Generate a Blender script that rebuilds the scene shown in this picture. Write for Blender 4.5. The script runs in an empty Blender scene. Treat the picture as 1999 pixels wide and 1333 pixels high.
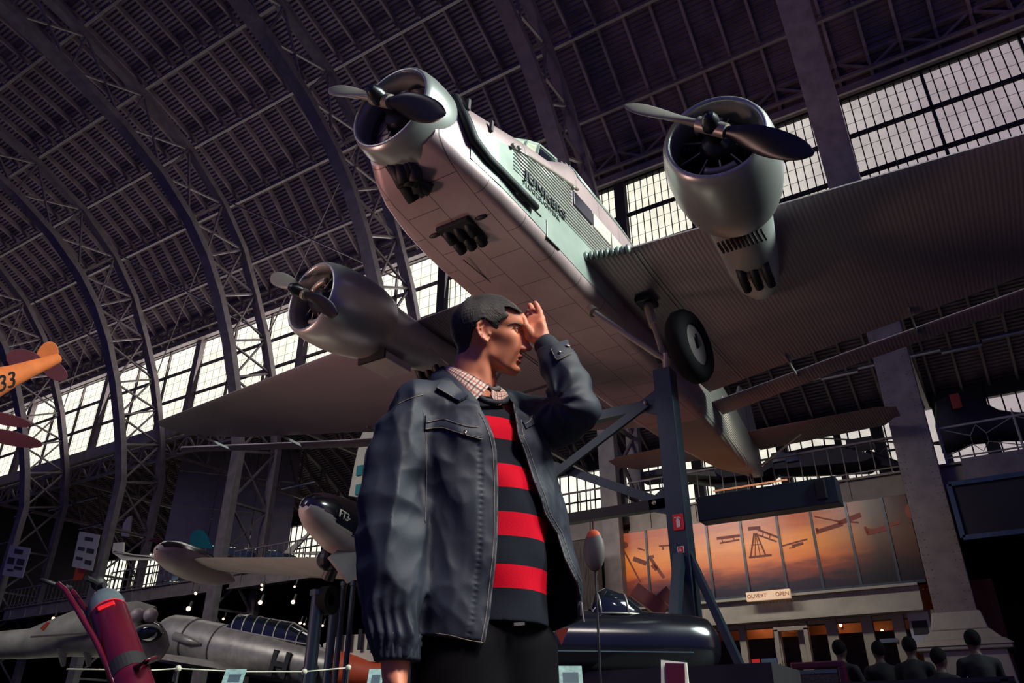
import bpy, math, random
import numpy as np
from mathutils import Vector, Matrix, Euler
random.seed(7)
np.random.seed(7)
scn = bpy.context.scene
COL = scn.collection
PI = math.pi
# ---------------------------------------------------------------- camera
FPX = 1499.0; PITCH = math.radians(27.6); YAW = math.radians(32.1); CAMH = 0.71
SP, CP = math.sin(PITCH), math.cos(PITCH)
cam_d = bpy.data.cameras.new('camera'); cam = bpy.data.objects.new('camera', cam_d); COL.objects.link(cam)
cam.location = (0, 0, CAMH); cam.rotation_euler = (PI/2+PITCH, 0, YAW)
cam_d.sensor_width = 36; cam_d.lens = FPX/1999*36; cam_d.clip_end = 400; cam_d.clip_start = .05
cam_d.dof.use_dof = False
scn.camera = cam

def ray(u, v):
    x = (u-999.5)/FPX; y = (666.5-v)/FPX
    fw = CP-y*SP; up = SP+y*CP
    return Vector((x*math.cos(YAW)-fw*math.sin(YAW), x*math.sin(YAW)+fw*math.cos(YAW), up))
C0 = Vector((0, 0, CAMH))
def onY(u, v, Y): r = ray(u, v); return C0+r*(Y/r.y)
def onX(u, v, X): r = ray(u, v); return C0+r*(X/r.x)
def onZ(u, v, Z): r = ray(u, v); return C0+r*((Z-CAMH)/r.z)
def at(u, v, d): return C0+ray(u, v)*d

# ---------------------------------------------------------------- materials
def lin(c):
    return tuple(((x/255)/12.92 if x/255 <= .04045 else ((x/255+.055)/1.055)**2.4) for x in c)
def nd(nt, t, **kw):
    n = nt.nodes.new(t)
    for k, v in kw.items():
        if k in n.inputs: n.inputs[k].default_value = v
        else: setattr(n, k, v)
    return n
def mat(name, col, rough=.6, metal=0., var=.12, vscale=3., bump=0., bscale=40., wave=None, spec=.5, emis=None, estr=0., stretch=None, dirt=None):
    """procedural principled material: base colour varied by noise; optional bump noise and wave corrugation.
    wave = (direction 'X','Y','Z' or 'U','V', scale, strength)"""
    m = bpy.data.materials.new(name); m.use_nodes = True; nt = m.node_tree
    b = nt.nodes['Principled BSDF']; L = nt.links.new
    c = lin(col) if max(col) > 1 else col
    b.inputs['Roughness'].default_value = rough; b.inputs['Metallic'].default_value = metal
    b.inputs['Specular IOR Level'].default_value = spec
    tc = nd(nt, 'ShaderNodeTexCoord')
    src = tc.outputs['Object']
    if stretch:
        mp = nd(nt, 'ShaderNodeMapping'); mp.inputs['Scale'].default_value = stretch; L(src, mp.inputs[0]); src = mp.outputs[0]
    n = nd(nt, 'ShaderNodeTexNoise', Scale=vscale, Detail=6.)
    L(src, n.inputs['Vector'])
    r = nd(nt, 'ShaderNodeValToRGB')
    r.color_ramp.elements[0].position = .3; r.color_ramp.elements[1].position = .7
    r.color_ramp.elements[0].color = tuple(x*(1-var) for x in c)+(1,); r.color_ramp.elements[1].color = tuple(min(1, x*(1+var)) for x in c)+(1,)
    if dirt: r.color_ramp.elements[0].color = lin(dirt)+(1,)
    L(n.outputs['Fac'], r.inputs[0]); L(r.outputs[0], b.inputs['Base Color'])
    last = None
    if bump:
        bn = nd(nt, 'ShaderNodeTexNoise', Scale=bscale, Detail=4.); L(src, bn.inputs['Vector'])
        bp = nd(nt, 'ShaderNodeBump', Strength=bump, Distance=.02); L(bn.outputs['Fac'], bp.inputs['Height']); last = bp
    if wave:
        d, sc, st = wave
        w = nd(nt, 'ShaderNodeMath', operation='SINE'); mu = nd(nt, 'ShaderNodeMath', operation='MULTIPLY'); mu.inputs[1].default_value = sc
        sx = nd(nt, 'ShaderNodeSeparateXYZ')
        L(tc.outputs['UV' if d in 'UV' else 'Object'], sx.inputs[0]); L(sx.outputs[{'X': 0, 'Y': 1, 'Z': 2, 'U': 0, 'V': 1}[d]], mu.inputs[0]); L(mu.outputs[0], w.inputs[0])
        bp2 = nd(nt, 'ShaderNodeBump', Strength=1., Distance=st); L(w.outputs[0], bp2.inputs['Height'])
        if last: L(last.outputs[0], bp2.inputs['Normal'])
        last = bp2
    if last: L(last.outputs[0], b.inputs['Normal'])
    if emis:
        b.inputs['Emission Color'].default_value = (lin(emis) if max(emis) > 1 else tuple(emis))+(1,); b.inputs['Emission Strength'].default_value = estr
    return m

# ---------------------------------------------------------------- mesh builder
class MB:
    def __init__(s): s.v = []; s.f = []; s.uv = {}; s.mi = []
    def add(s, vs, fs, mi=0):
        o = len(s.v); s.v += [tuple(x) for x in vs]; s.f += [tuple(o+i for i in f) for f in fs]; s.mi += [mi]*len(fs); return s
    def box(s, c, d, R=None, mi=0):
        hx, hy, hz = d[0]/2, d[1]/2, d[2]/2
        vs = [Vector((x, y, z)) for x in (-hx, hx) for y in (-hy, hy) for z in (-hz, hz)]
        if R is not None: vs = [R @ q for q in vs]
        c = Vector(c)
        return s.add([q+c for q in vs], [(0, 1, 3, 2), (4, 6, 7, 5), (0, 4, 5, 1), (2, 3, 7, 6), (0, 2, 6, 4), (1, 5, 7, 3)], mi)
    def bar(s, a, b, w, h=None, up=(0, 0, 1), mi=0):
        """rectangular bar from a to b, w across, h along 'up'"""
        a, b = Vector(a), Vector(b); h = h or w
        d = (b-a); L = d.length; d = d/L
        up = Vector(up)
        x = d.cross(up)
        if x.length < 1e-3: x = d.cross(Vector((1, 0, 0)))
        x.normalize(); z = x.cross(d)
        R = Matrix((x, d, z)).transposed()
        return s.box((a+b)/2, (w, L, h), R, mi)
    def tube(s, pts, r, n=12, cap=True, mi=0, sy=1., up=None):
        pts = [Vector(p) for p in pts]; k = len(pts)
        rr = r if hasattr(r, '__len__') else [r]*k
        rings = []; prev = None
        for i, p in enumerate(pts):
            t = (pts[min(i+1, k-1)]-pts[max(i-1, 0)])
            t.normalize()
            if prev is None:
                ref = Vector(up) if up else (Vector((0, 0, 1)) if abs(t.z) < .9 else Vector((1, 0, 0)))
                x = t.cross(ref).normalized()
            else:
                x = prev-t*prev.dot(t); x.normalize()
            prev = x; y = t.cross(x)
            rings.append([p+(x*math.cos(2*PI*j/n)+y*math.sin(2*PI*j/n)*sy)*rr[i] for j in range(n)])
        return s.loft(rings, cap=cap, mi=mi)
    def loft(s, rings, cap=True, closed=True, mi=0):
        n = len(rings[0]); vs = [q for r in rings for q in r]; fs = []
        for i in range(len(rings)-1):
            for j in range(n if closed else n-1):
                a = i*n+j; b = i*n+(j+1) % n
                fs.append((a, b, b+n, a+n))
        if cap and closed:
            fs.append(tuple(range(n-1, -1, -1))); fs.append(tuple((len(rings)-1)*n+j for j in range(n)))
        return s.add(vs, fs, mi)
    def lathe(s, prof, o, ax, n=32, mi=0, cap=False, ref=None):
        """prof = [(dist along axis, radius)]"""
        ax = Vector(ax).normalized(); o = Vector(o)
        x = ax.cross(Vector(ref) if ref else (Vector((0, 0, 1)) if abs(ax.z) < .9 else Vector((1, 0, 0)))).normalized(); y = ax.cross(x)
        rings = [[o+ax*d+(x*math.cos(2*PI*j/n)+y*math.sin(2*PI*j/n))*max(r, 1e-4) for j in range(n)] for d, r in prof]
        return s.loft(rings, cap=cap, mi=mi)
    def prism(s, poly, ex, mi=0):
        """poly: list of 3d points, ex: extrusion vector"""
        n = len(poly); ex = Vector(ex); p = [Vector(q) for q in poly]
        vs = p+[q+ex for q in p]
        fs = [tuple(range(n-1, -1, -1)), tuple(range(n, 2*n))]+[(i, (i+1) % n, (i+1) % n+n, i+n) for i in range(n)]
        return s.add(vs, fs, mi)
    def ball(s, c, r, n=16, m=10, mi=0, R=None):
        r = r if hasattr(r, '__len__') else (r, r, r); c = Vector(c); rings = []
        for i in range(m+1):
            t = PI*i/m; z = -math.cos(t); q = max(math.sin(t), 1e-3)
            ring = [Vector((r[0]*q*math.cos(2*PI*j/n), r[1]*q*math.sin(2*PI*j/n), r[2]*z)) for j in range(n)]
            if R is not None: ring = [R @ v for v in ring]
            rings.append([c+v for v in ring])
        return s.loft(rings, cap=True, mi=mi)
    def build(s, name, m, parent=None, smooth=False, bevel=0, loc=None, sub=0, **props):
        me = bpy.data.meshes.new(name)
        org = Vector(loc) if loc is not None else (parent['_w'] if False else Vector((0, 0, 0)))
        if parent is not None: org = WLOC.get(parent.name, Vector((0, 0, 0)))
        o = bpy.data.objects.new(name, me)
        if parent is not None: o.parent = parent; WLOC[o.name] = org.copy()
        elif loc is not None: o.location = loc; WLOC[o.name] = Vector(loc)
        vs = [(x[0]-org.x, x[1]-org.y, x[2]-org.z) for x in s.v]
        me.from_pydata(vs, [], s.f)
        for mm in (m if isinstance(m, (list, tuple)) else [m]): me.materials.append(mm)
        if isinstance(m, (list, tuple)): me.polygons.foreach_set('material_index', s.mi)
        if smooth is True: me.polygons.foreach_set('use_smooth', [True]*len(me.polygons))
        me.update()
        COL.objects.link(o)
        if smooth and smooth is not True:
            me.polygons.foreach_set('use_smooth', [True]*len(me.polygons))
            _sharp(me, math.radians(smooth))
        if bevel:
            b = o.modifiers.new('b', 'BEVEL'); b.width = bevel; b.segments = 2; b.limit_method = 'ANGLE'
        if sub:
            b = o.modifiers.new('s', 'SUBSURF'); b.levels = sub; b.render_levels = sub
        for k, v in props.items(): o[k] = v
        return o
def _sharp(me, ang):
    import bmesh
    bm = bmesh.new(); bm.from_mesh(me); bmesh.ops.recalc_face_normals(bm, faces=bm.faces)
    for e in bm.edges:
        if len(e.link_faces) == 2 and e.calc_face_angle(0) > ang: e.smooth = False
    bm.to_mesh(me); bm.free()
WLOC = {}
def tag(o, label=None, cat=None, group=None, kind=None):
    if label: o['label'] = label
    if cat: o['category'] = cat
    if group: o['group'] = group
    if kind: o['kind'] = kind
    return o
def empty(name, loc, label, cat, group=None, rz=0):
    o = bpy.data.objects.new(name, None); COL.objects.link(o); o.location = loc; o.rotation_euler = (0, 0, rz)
    o.empty_display_size = .2
    WLOC[o.name] = Vector(loc) if not rz else Vector((0, 0, 0))
    return tag(o, label, cat, group)
def dup(o, off, label=None, group=None, parent=None):
    c = o.copy(); COL.objects.link(c)
    if parent is None: c.location = Vector(o.location)+Vector(off); WLOC[c.name] = WLOC.get(o.name, Vector((0, 0, 0)))+Vector(off)
    else: c.parent = parent
    if label: c['label'] = label
    if group: c['group'] = group
    for ch in list(o.children): dup(ch, (0, 0, 0), parent=c)
    return c
def struct(mb, name, m, parent=None, **k):
    o = mb.build(name, m, parent, **k); o['kind'] = 'structure'; return o
def text_mesh(s, size, m, name, parent, M4, extrude=.002, font_scale=(1, 1), bold=0.):
    """flat lettering converted to a mesh, placed by a 4x4 matrix in the parent's space"""
    cu = bpy.data.curves.new('t', 'FONT'); cu.body = s; cu.size = size; cu.extrude = extrude; cu.offset = bold; cu.align_x = 'CENTER'; cu.align_y = 'CENTER'
    to = bpy.data.objects.new('t', cu); COL.objects.link(to)
    dg = bpy.context.evaluated_depsgraph_get(); dg.update()
    me = bpy.data.meshes.new_from_object(to.evaluated_get(dg)); bpy.data.objects.remove(to)
    M = M4 @ Matrix.Diagonal((font_scale[0], font_scale[1], 1, 1)); me.transform(M)
    me.materials.clear(); me.materials.append(m)
    o = bpy.data.objects.new(name, me); COL.objects.link(o)
    if parent is not None: o.parent = parent
    return o
def frame_mat(o, x, y, org=(0, 0, 0)):
    """matrix with local x,y axes in the plane, origin at o relative to org"""
    x = Vector(x).normalized(); y = Vector(y); y = (y-x*y.dot(x)).normalized(); z = x.cross(y)
    M = Matrix((x, y, z)).transposed().to_4x4(); M.translation = Vector(o)-Vector(org); return M
def interp(pts, t):
    """piecewise-linear interpolation of rows [(t, ...)]"""
    for a, b in zip(pts, pts[1:]):
        if t <= b[0]:
            f = (t-a[0])/(b[0]-a[0]) if b[0] != a[0] else 0
            f = max(0, f)
            return [p+(q-p)*f for p, q in zip(a[1:], b[1:])]
    return list(pts[-1][1:])
QUAL = 1.0
M = {}
# ================================================================ implicit modelling helpers (numpy surface nets)
def smin(a, b, k):
    h = np.clip(.5+.5*(b-a)/k, 0, 1); return b+(a-b)*h-k*h*(1-h)
def smax(a, b, k): return -smin(-a, -b, k)
def s_ell(P, c, r, R=None):
    q = P-np.array(c)
    if R is not None: q = q @ np.array(R)
    k = q/np.array(r); l = np.sqrt((k*k).sum(-1)); g = np.sqrt(((k/np.array(r))**2).sum(-1))
    return l*(l-1)/np.maximum(g, 1e-6)
def s_cap(P, a, b, ra, rb=None, flat=None):
    rb = ra if rb is None else rb; a = np.array(a, float); b = np.array(b, float)
    pa = P-a; ba = b-a; h = np.clip((pa @ ba)/max(ba @ ba, 1e-9), 0, 1)
    return np.linalg.norm(pa-h[..., None]*ba, axis=-1)-(ra+(rb-ra)*h)
def s_chain(P, pts, rs, k=.01):
    d = None
    for i in range(len(pts)-1):
        e = s_cap(P, pts[i], pts[i+1], rs[i], rs[i+1]); d = e if d is None else smin(d, e, k)
    return d
def s_box(P, c, h, R=None, r=.0):
    q = P-np.array(c)
    if R is not None: q = q @ np.array(R)
    q = np.abs(q)-(np.array(h)-r)
    return np.linalg.norm(np.maximum(q, 0), axis=-1)+np.minimum(q.max(-1), 0)-r
_rng = np.random.RandomState(11)
_W = [(_rng.normal(size=3), _rng.uniform(0, 6.28)) for _ in range(24)]
def fnoise(P, sc, n=6, o=0):
    """cheap smooth pseudo-noise: sum of sines in random directions"""
    s = 0
    for i in range(n):
        w, ph = _W[(i+o) % 24]; s = s+np.sin((P @ (w/np.linalg.norm(w)))*sc*(1+.35*i)+ph)
    return s/n
def surfnet(fn, lo, hi, h):
    lo = np.array(lo, float); hi = np.array(hi, float); n = np.ceil((hi-lo)/h).astype(int)+1
    xs = [lo[i]+h*np.arange(n[i]) for i in range(3)]
    F = np.empty(n)
    for i0 in range(0, n[0], 24):
        G = np.stack(np.meshgrid(xs[0][i0:i0+24], xs[1], xs[2], indexing='ij'), -1); F[i0:i0+24] = fn(G)
    F[0] = F[-1] = 1; F[:, 0] = F[:, -1] = 1; F[:, :, 0] = F[:, :, -1] = 1
    S = F < 0
    c = [S[:-1, :-1, :-1], S[1:, :-1, :-1], S[:-1, 1:, :-1], S[1:, 1:, :-1], S[:-1, :-1, 1:], S[1:, :-1, 1:], S[:-1, 1:, 1:], S[1:, 1:, 1:]]
    cnt = sum(x.astype(np.int8) for x in c); act = (cnt > 0) & (cnt < 8); I = np.argwhere(act); idx = -np.ones(act.shape, int); idx[act] = np.arange(len(I))
    offs = np.array([(0, 0, 0), (1, 0, 0), (0, 1, 0), (1, 1, 0), (0, 0, 1), (1, 0, 1), (0, 1, 1), (1, 1, 1)])
    V = F[tuple((I[:, None, :]+offs[None]).reshape(-1, 3).T)].reshape(-1, 8)
    acc = np.zeros((len(I), 3)); num = np.zeros(len(I))
    for a, b in ((0, 1), (2, 3), (4, 5), (6, 7), (0, 2), (1, 3), (4, 6), (5, 7), (0, 4), (1, 5), (2, 6), (3, 7)):
        va, vb = V[:, a], V[:, b]; m = (va < 0) != (vb < 0); t = np.where(m, va/np.where(m, va-vb, 1), 0)
        acc += np.where(m[:, None], offs[a]+(offs[b]-offs[a])*t[:, None], 0); num += m
    P = lo+h*(I+acc/num[:, None])
    Q = []
    for ax in range(3):
        sl0 = [slice(None)]*3; sl1 = [slice(None)]*3; sl0[ax] = slice(0, -1); sl1[ax] = slice(1, None)
        A, B = S[tuple(sl0)], S[tuple(sl1)]; u, v = (ax+1) % 3, (ax+2) % 3
        for flip, mask in ((0, A & ~B), (1, ~A & B)):
            E = np.argwhere(mask); E = E[(E[:, u] > 0) & (E[:, v] > 0)]
            du = np.zeros(3, int); du[u] = 1; dv = np.zeros(3, int); dv[v] = 1
            def gi(X): return idx[X[:, 0], X[:, 1], X[:, 2]]
            E = E[(E[:, u] < act.shape[u]) & (E[:, v] < act.shape[v])]
            q = np.stack([gi(E-du-dv), gi(E-dv), gi(E), gi(E-du)], 1)
            Q.append(q[:, ::-1] if flip else q)
    Q = np.concatenate(Q); Q = Q[(Q >= 0).all(1)]
    return P, Q
def sdf_obj(name, fn, lo, hi, h, m, parent, smooth_it=0, **props):
    P, Q = surfnet(fn, lo, hi, h)
    me = bpy.data.meshes.new(name); me.vertices.add(len(P)); me.vertices.foreach_set('co', P.ravel())
    me.loops.add(len(Q)*4); me.loops.foreach_set('vertex_index', Q.ravel().astype(np.int32)); me.polygons.add(len(Q))
    me.polygons.foreach_set('loop_start', np.arange(0, len(Q)*4, 4, dtype=np.int32))
    me.update(calc_edges=True); me.validate()
    me.polygons.foreach_set('use_smooth', [True]*len(me.polygons))
    for mm in (m if isinstance(m, (list, tuple)) else [m]): me.materials.append(mm)
    o = bpy.data.objects.new(name, me); COL.objects.link(o); o.parent = parent
    if smooth_it:
        s = o.modifiers.new('s', 'SMOOTH'); s.factor = .5; s.iterations = smooth_it
    for k, v in props.items(): o[k] = v
    return o
# ================================================================ materials for the hall
M['iron'] = mat('painted_iron', (118, 108, 104), .55, 0, .25, 2.5, .15, 30)
M['iron_light'] = mat('pale_painted_iron', (150, 146, 132), .5, 0, .15, 2., .1, 30)
M['roof'] = mat('corrugated_roof_sheet', (92, 78, 88), .75, 0, .35, 1.2, .1, 20, wave=('V', 2*PI/.22, .03))
M['rafter'] = mat('roof_timber', (128, 112, 110), .7, 0, .3, 2.)
M['dark'] = mat('dark_iron', (40, 36, 40), .6, 0, .2, 3.)
M['bar'] = mat('glazing_bar_paint', (46, 42, 46), .6)
M['concrete'] = mat('concrete_floor', (32, 29, 33), .8, 0, .2, 1.)
M['wallgrey'] = mat('grey_board_wall', (172, 164, 160), .8, 0, .1, 1.)
M['wallpaint'] = mat('cream_wall_paint', (140, 134, 120), .7, 0, .1, 1.)
M['mezz'] = mat('mezzanine_fascia_paint', (128, 118, 108), .6, 0, .2, 2.)
M['deck'] = mat('mezzanine_deck', (46, 42, 44), .8)
def glassmat(name, tint, solid=.12):
    m = bpy.data.materials.new(name); m.use_nodes = True; nt = m.node_tree; nt.nodes.clear(); L = nt.links.new
    out = nd(nt, 'ShaderNodeOutputMaterial'); tr = nd(nt, 'ShaderNodeBsdfTransparent'); df = nd(nt, 'ShaderNodeBsdfTranslucent'); mx = nd(nt, 'ShaderNodeMixShader')
    tc = nd(nt, 'ShaderNodeTexCoord'); n = nd(nt, 'ShaderNodeTexNoise', Scale=1.3, Detail=4.); L(tc.outputs['Object'], n.inputs['Vector'])
    r = nd(nt, 'ShaderNodeValToRGB'); r.color_ramp.elements[0].position = .35; r.color_ramp.elements[1].position = .6
    r.color_ramp.elements[0].color = tuple(x*.86 for x in tint)+(1,); r.color_ramp.elements[1].color = tuple(tint)+(1,)
    L(n.outputs['Fac'], r.inputs[0]); L(r.outputs[0], tr.inputs[0]); df.inputs[0].default_value = (.5, .5, .48, 1)
    mx.inputs[0].default_value = solid; L(tr.outputs[0], mx.inputs[1]); L(df.outputs[0], mx.inputs[2]); L(mx.outputs[0], out.inputs[0])
    return m
M['pane'] = glassmat('frosted_pane', (1, 1, 1), .08)

# ================================================================ arch trusses
FR = [(24, .0), (24, 13.8), (23.45, 15.9), (22.9, 17.5), (22.2, 19.3), (21.1, 21.5), (19.9, 23.3), (18.5, 24.8), (16.5, 26.3), (14, 27.6), (11, 28.7), (8, 29.5), (4, 30.2), (-2, 30.8)]
BK = [(26.4, .0), (26.4, 14.4), (25.9, 16.6), (25.2, 18.6), (24.5, 20.4), (23.3, 22.7), (22., 24.9), (20.2, 26.9), (17.6, 28.8), (14.6, 30.1), (11.2, 31.1), (8.1, 31.9), (4, 32.6), (-2, 33.2)]
TX = {'A': -1.35, 'B': -11.0, 'C': -21.3, 'D': -31.4, 'E': -41.2, 'F': -51.2, 'G': -61.2}
def chord(prof, w, h, x0):
    mb = MB(); rings = []
    for i, (y, z) in enumerate(prof):
        a = prof[max(i-1, 0)]; b = prof[min(i+1, len(prof)-1)]
        t = Vector((0, b[0]-a[0], b[1]-a[1])).normalized(); n = Vector((0, t.z, -t.y))
        c = Vector((x0, y, z))
        rings.append([c+Vector((-w/2, 0, 0))+n*h/2, c+Vector((w/2, 0, 0))+n*h/2, c+Vector((w/2, 0, 0))-n*h/2, c+Vector((-w/2, 0, 0))-n*h/2])
    mb.loft(rings)
    return mb
def densify(p, step):
    out = []
    for a, b in zip(p, p[1:]):
        n = max(1, round(math.dist(a, b)/step))
        for i in range(n): out.append((a[0]+(b[0]-a[0])*i/n, a[1]+(b[1]-a[1])*i/n))
    out.append(p[-1]); return out
def make_truss(x0, label, wide=.62, deep=.34):
    t = empty('arch_truss', (x0, 24, 0), label, 'roof truss', 'riveted arch trusses of the hall')
    chord(FR, wide, deep, x0).build('front_chord', M['iron'], t)
    chord(BK, wide*.8, deep*.9, x0).build('back_chord', M['iron'], t)
    # panel points
    zs = [(6.2,), (8.7,), (11.2,), (13.8,)]
    fp = [(24, 3.6), (24, 6.2), (24, 8.7), (24, 11.2)]+FR[1:]
    bp = [(26.4, 3.6), (26.4, 6.2), (26.4, 8.7), (26.4, 11.2)]+BK[1:]
    for i in range(len(fp)):
        a = Vector((x0, *fp[i])); b = Vector((x0, *bp[i]))
        MB().bar(a, b, .16, .10, up=(b-a).cross(Vector((1, 0, 0)))).build('brace', M['iron'], t)
        if i+1 < len(fp):
            c = Vector((x0, *fp[i+1])); d = Vector((x0, *bp[i+1]))
            for sx in (0.,):
                o = Vector((sx, 0, 0))
                MB().bar(a+o, d+o, .11, .09, up=(d-a).cross(Vector((1, 0, 0)))).build('brace', M['iron'], t)
                MB().bar(b+o, c+o, .11, .09, up=(c-b).cross(Vector((1, 0, 0)))).build('brace', M['iron'], t)
    return t
tC = make_truss(TX['C'], 'grey riveted arch truss rising behind the nose and far wing engine of the silver airliner')
dup(tC, (TX['D']-TX['C'], 0, 0), 'grey riveted arch truss crossing the window band above the far wing of the silver airliner')
dup(tC, (TX['E']-TX['C'], 0, 0), 'grey riveted arch truss just beyond the far wing tip of the silver airliner')
dup(tC, (TX['F']-TX['C'], 0, 0), 'grey riveted arch truss below the orange tail, second from the left edge')
dup(tC, (TX['G']-TX['C'], 0, 0), 'grey riveted arch truss at the far left edge behind the red wings')
dup(tC, (TX['B']-TX['C'], 0, 0), 'grey riveted arch truss rising behind the cockpit of the silver airliner')

# the near column on the right: wide riveted box column on a stone pedestal, carrying its own arch
xA = TX['A']
cA = empty('arch_column', (xA, 24, 0), 'wide riveted box column on a moulded pedestal at the right of the cafe front', 'column')
chord(FR, .98, .6, xA).build('column_shaft', M['iron'], cA, bevel=.02)
chord(BK, .7, .35, xA).build('back_chord', M['iron'], cA)
ped = MB()
for z0, z1, w0, w1 in ((1.6, 2.75, 2.0, 1.85), (2.75, 2.85, 2.15, 2.15), (2.85, 3.0, 2.25, 1.9), (3.0, 3.25, 1.8, 1.35), (3.25, 3.7, 1.3, 1.12)):
    ped.loft([[Vector((xA+sx*w0/2, 24+sy*w0*.42, z0)) for sx, sy in ((-1, -1), (1, -1), (1, 1), (-1, 1))], [Vector((xA+sx*w1/2, 24+sy*w1*.42, z1)) for sx, sy in ((-1, -1), (1, -1), (1, 1), (-1, 1))]])
ped.build('pedestal', M['iron_light'], cA, bevel=.03)
rv = MB()
for i in range(95):
    z = 3.9+i*.2
    fr = densify(FR, .2)
    y, z = fr[min(int(3.9/.2)+i, len(fr)-1)]
    for sx in (-.43, -.3, .3, .43): rv.ball((xA+sx, y-.3, z), .018, 6, 4)
rv.build('rivets', M['iron'], cA, kind='stuff')
for i in range(3, len(FR)-1):
    a = Vector((xA, *FR[i])); b = Vector((xA, *BK[i]))
    MB().bar(a, b, .4, .12, up=(1, 0, 0)).build('brace', M['iron'], cA)
    d = Vector((xA, *BK[i+1]))
    MB().bar(a, d, .3, .1, up=(1, 0, 0)).build('brace', M['iron'], cA)

# ================================================================ roof shell
RP = [(27.6, 24.9), (24.9, 27.0), (22.3, 29.4), (19.0, 31.2), (15.4, 32.5), (11.6, 33.5), (8, 34.2), (4, 34.9), (-2, 35.6)]
XL, XR = -74., 14.
rb = MB()
def roof_seg(mb, X0, X1, P, uvs):
    for (y0, z0), (y1, z1) in zip(P, P[1:]):
        mb.add([(X0, y0, z0), (X1, y0, z0), (X1, y1, z1), (X0, y1, z1)], [(0, 1, 2, 3)])
        L = math.dist((y0, z0), (y1, z1)); uvs += [(X0, uvs_d[0]), (X1, uvs_d[0]), (X1, uvs_d[0]+L), (X0, uvs_d[0]+L)]; uvs_d[0] += L
uvs_d = [0.]; uvl = []
roof_seg(rb, XL, XR, RP, uvl)
roof = struct(rb, 'ceiling', M['roof'])
uvm = roof.data.uv_layers.new(name='UVMap')
for i, l in enumerate(roof.data.loops): uvm.data[i].uv = uvl[l.vertex_index]
# rafters under the sheets, one mesh; purlin rails at each fold of the roof
rf = MB()
x = XL
while x < XR:
    for (y0, z0), (y1, z1) in zip(RP, RP[1:]):
        n = Vector((0, (z1-z0), -(y1-y0))).normalized()
        if n.z > 0: n = -n
        rf.bar(Vector((x, y0, z0))+n*.16, Vector((x, y1, z1))+n*.16, .12, .28, up=n)
    x += 1.24
o = struct(rf, 'rafters', M['rafter'], roof)
pl = MB()
for i, (y, z) in enumerate(RP[1:]):
    pl.bar((XL, y-.15, z-.5), (XR, y-.15, z-.5), .16, .16)
struct(pl, 'purlins', M['iron'], roof)
# diagonal wind braces between trusses (left bays)
wb = MB()
ks = sorted(TX.values())
for a, b in list(zip(ks, ks[1:]))[:4]:
    for i in (4,):
        p, q = BK[i], BK[i+3]
        wb.bar((a, p[0]+.1, p[1]+.3), (b, q[0]+.1, q[1]+.3), .05, .07); wb.bar((b, p[0]+.1, p[1]+.3), (a, q[0]+.1, q[1]+.3), .05, .07)
struct(wb, 'wind_braces', M['iron'], roof)

# ================================================================ clerestory band
YW = 27.3; ZB, Z1, Z2, ZT = 18.45, 20.45, 22.4, 24.35
names = sorted(TX.values())+[8.7]
k = 0
for a, b in list(zip([-71.2]+names, names))[::-1]:
    k += 1
    if b == 8.7 and False: continue
    fr = MB()
    fr.bar((a+.0, YW-.15, ZB), (a+.0, YW-.15, ZT+.4), .5, .35, up=(0, 1, 0))
    for i in (1, 2): xx = a+(b-a)*i/3; fr.bar((xx, YW, ZB), (xx, YW, ZT), .12, .14, up=(0, 1, 0))
    for z in (ZB, Z1, Z2, ZT): fr.bar((a, YW, z), (b, YW, z), .14, .15)
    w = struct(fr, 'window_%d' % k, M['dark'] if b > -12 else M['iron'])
    gb = MB()
    for i in range(1, 30):
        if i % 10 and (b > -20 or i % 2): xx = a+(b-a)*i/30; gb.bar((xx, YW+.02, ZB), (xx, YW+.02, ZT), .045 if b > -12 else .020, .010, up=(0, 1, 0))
    for i in range(3):
        for j in (1, 2):
            z = (ZB, Z1, Z2)[i]+(1.98)*j/3; gb.bar((a, YW+.03, z), (b, YW+.03, z), .010, .014)
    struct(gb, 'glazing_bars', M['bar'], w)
    struct(MB().add([(a, YW+.06, ZB), (b, YW+.06, ZB), (b, YW+.06, ZT), (a, YW+.06, ZT)], [(0, 1, 2, 3)]), 'pane', M['pane'], w)
def longbeam(name, y, z, w, h, m, label, cat, x0=XL, x1=XR):
    return tag(MB().bar((x0, y, z), (x1, y, z), w, h).build(name, M[m], loc=(x0, y, z)), label, cat)
longbeam('crane_rail', 26.85, 24.35, .3, .35, 'iron', 'long grey rail beam running above the clerestory windows', 'beam')
longbeam('sill_beam', 26.75, 17.9, .35, .75, 'iron_light', 'long pale grey sill beam running under the clerestory windows', 'beam')
# lattice girders: above the rail, and under the sill beam
def lattice(name, y, z0, z1, x0, x1, step, label, m='iron'):
    e = MB(); e.bar((x0, y, z0), (x1, y, z0), .16, .14); e.bar((x0, y, z1), (x1, y, z1), .16, .14)
    x = x0; up = True
    while x < x1:
        zz = (z0, z1) if up else (z1, z0); e.bar((x, y, zz[0]), (x+step, y, zz[1]), .07, .12); e.bar((x+step, y, z0), (x+step, y, z1), .08, .08); x += step; up = not up
    return tag(e.build(name, M[m], loc=(x0, y, z0)), label, 'girder')
lattice('eave_girder', 26.5, 24.75, 25.6, XL, XR, 1.24, 'latticed eave girder running just above the rail and the clerestory windows')
lattice('sill_girder', 26.7, 16.1, 17.2, XL, XR, 1.1, 'latticed girder hanging under the pale sill beam')
# solid strips that close the wall above and below the band
st = MB(); st.box(((XL+XR)/2, 27.5, 24.75), (XR-XL, .25, .7)); struct(st, 'trim_1', M['dark'])
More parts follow.
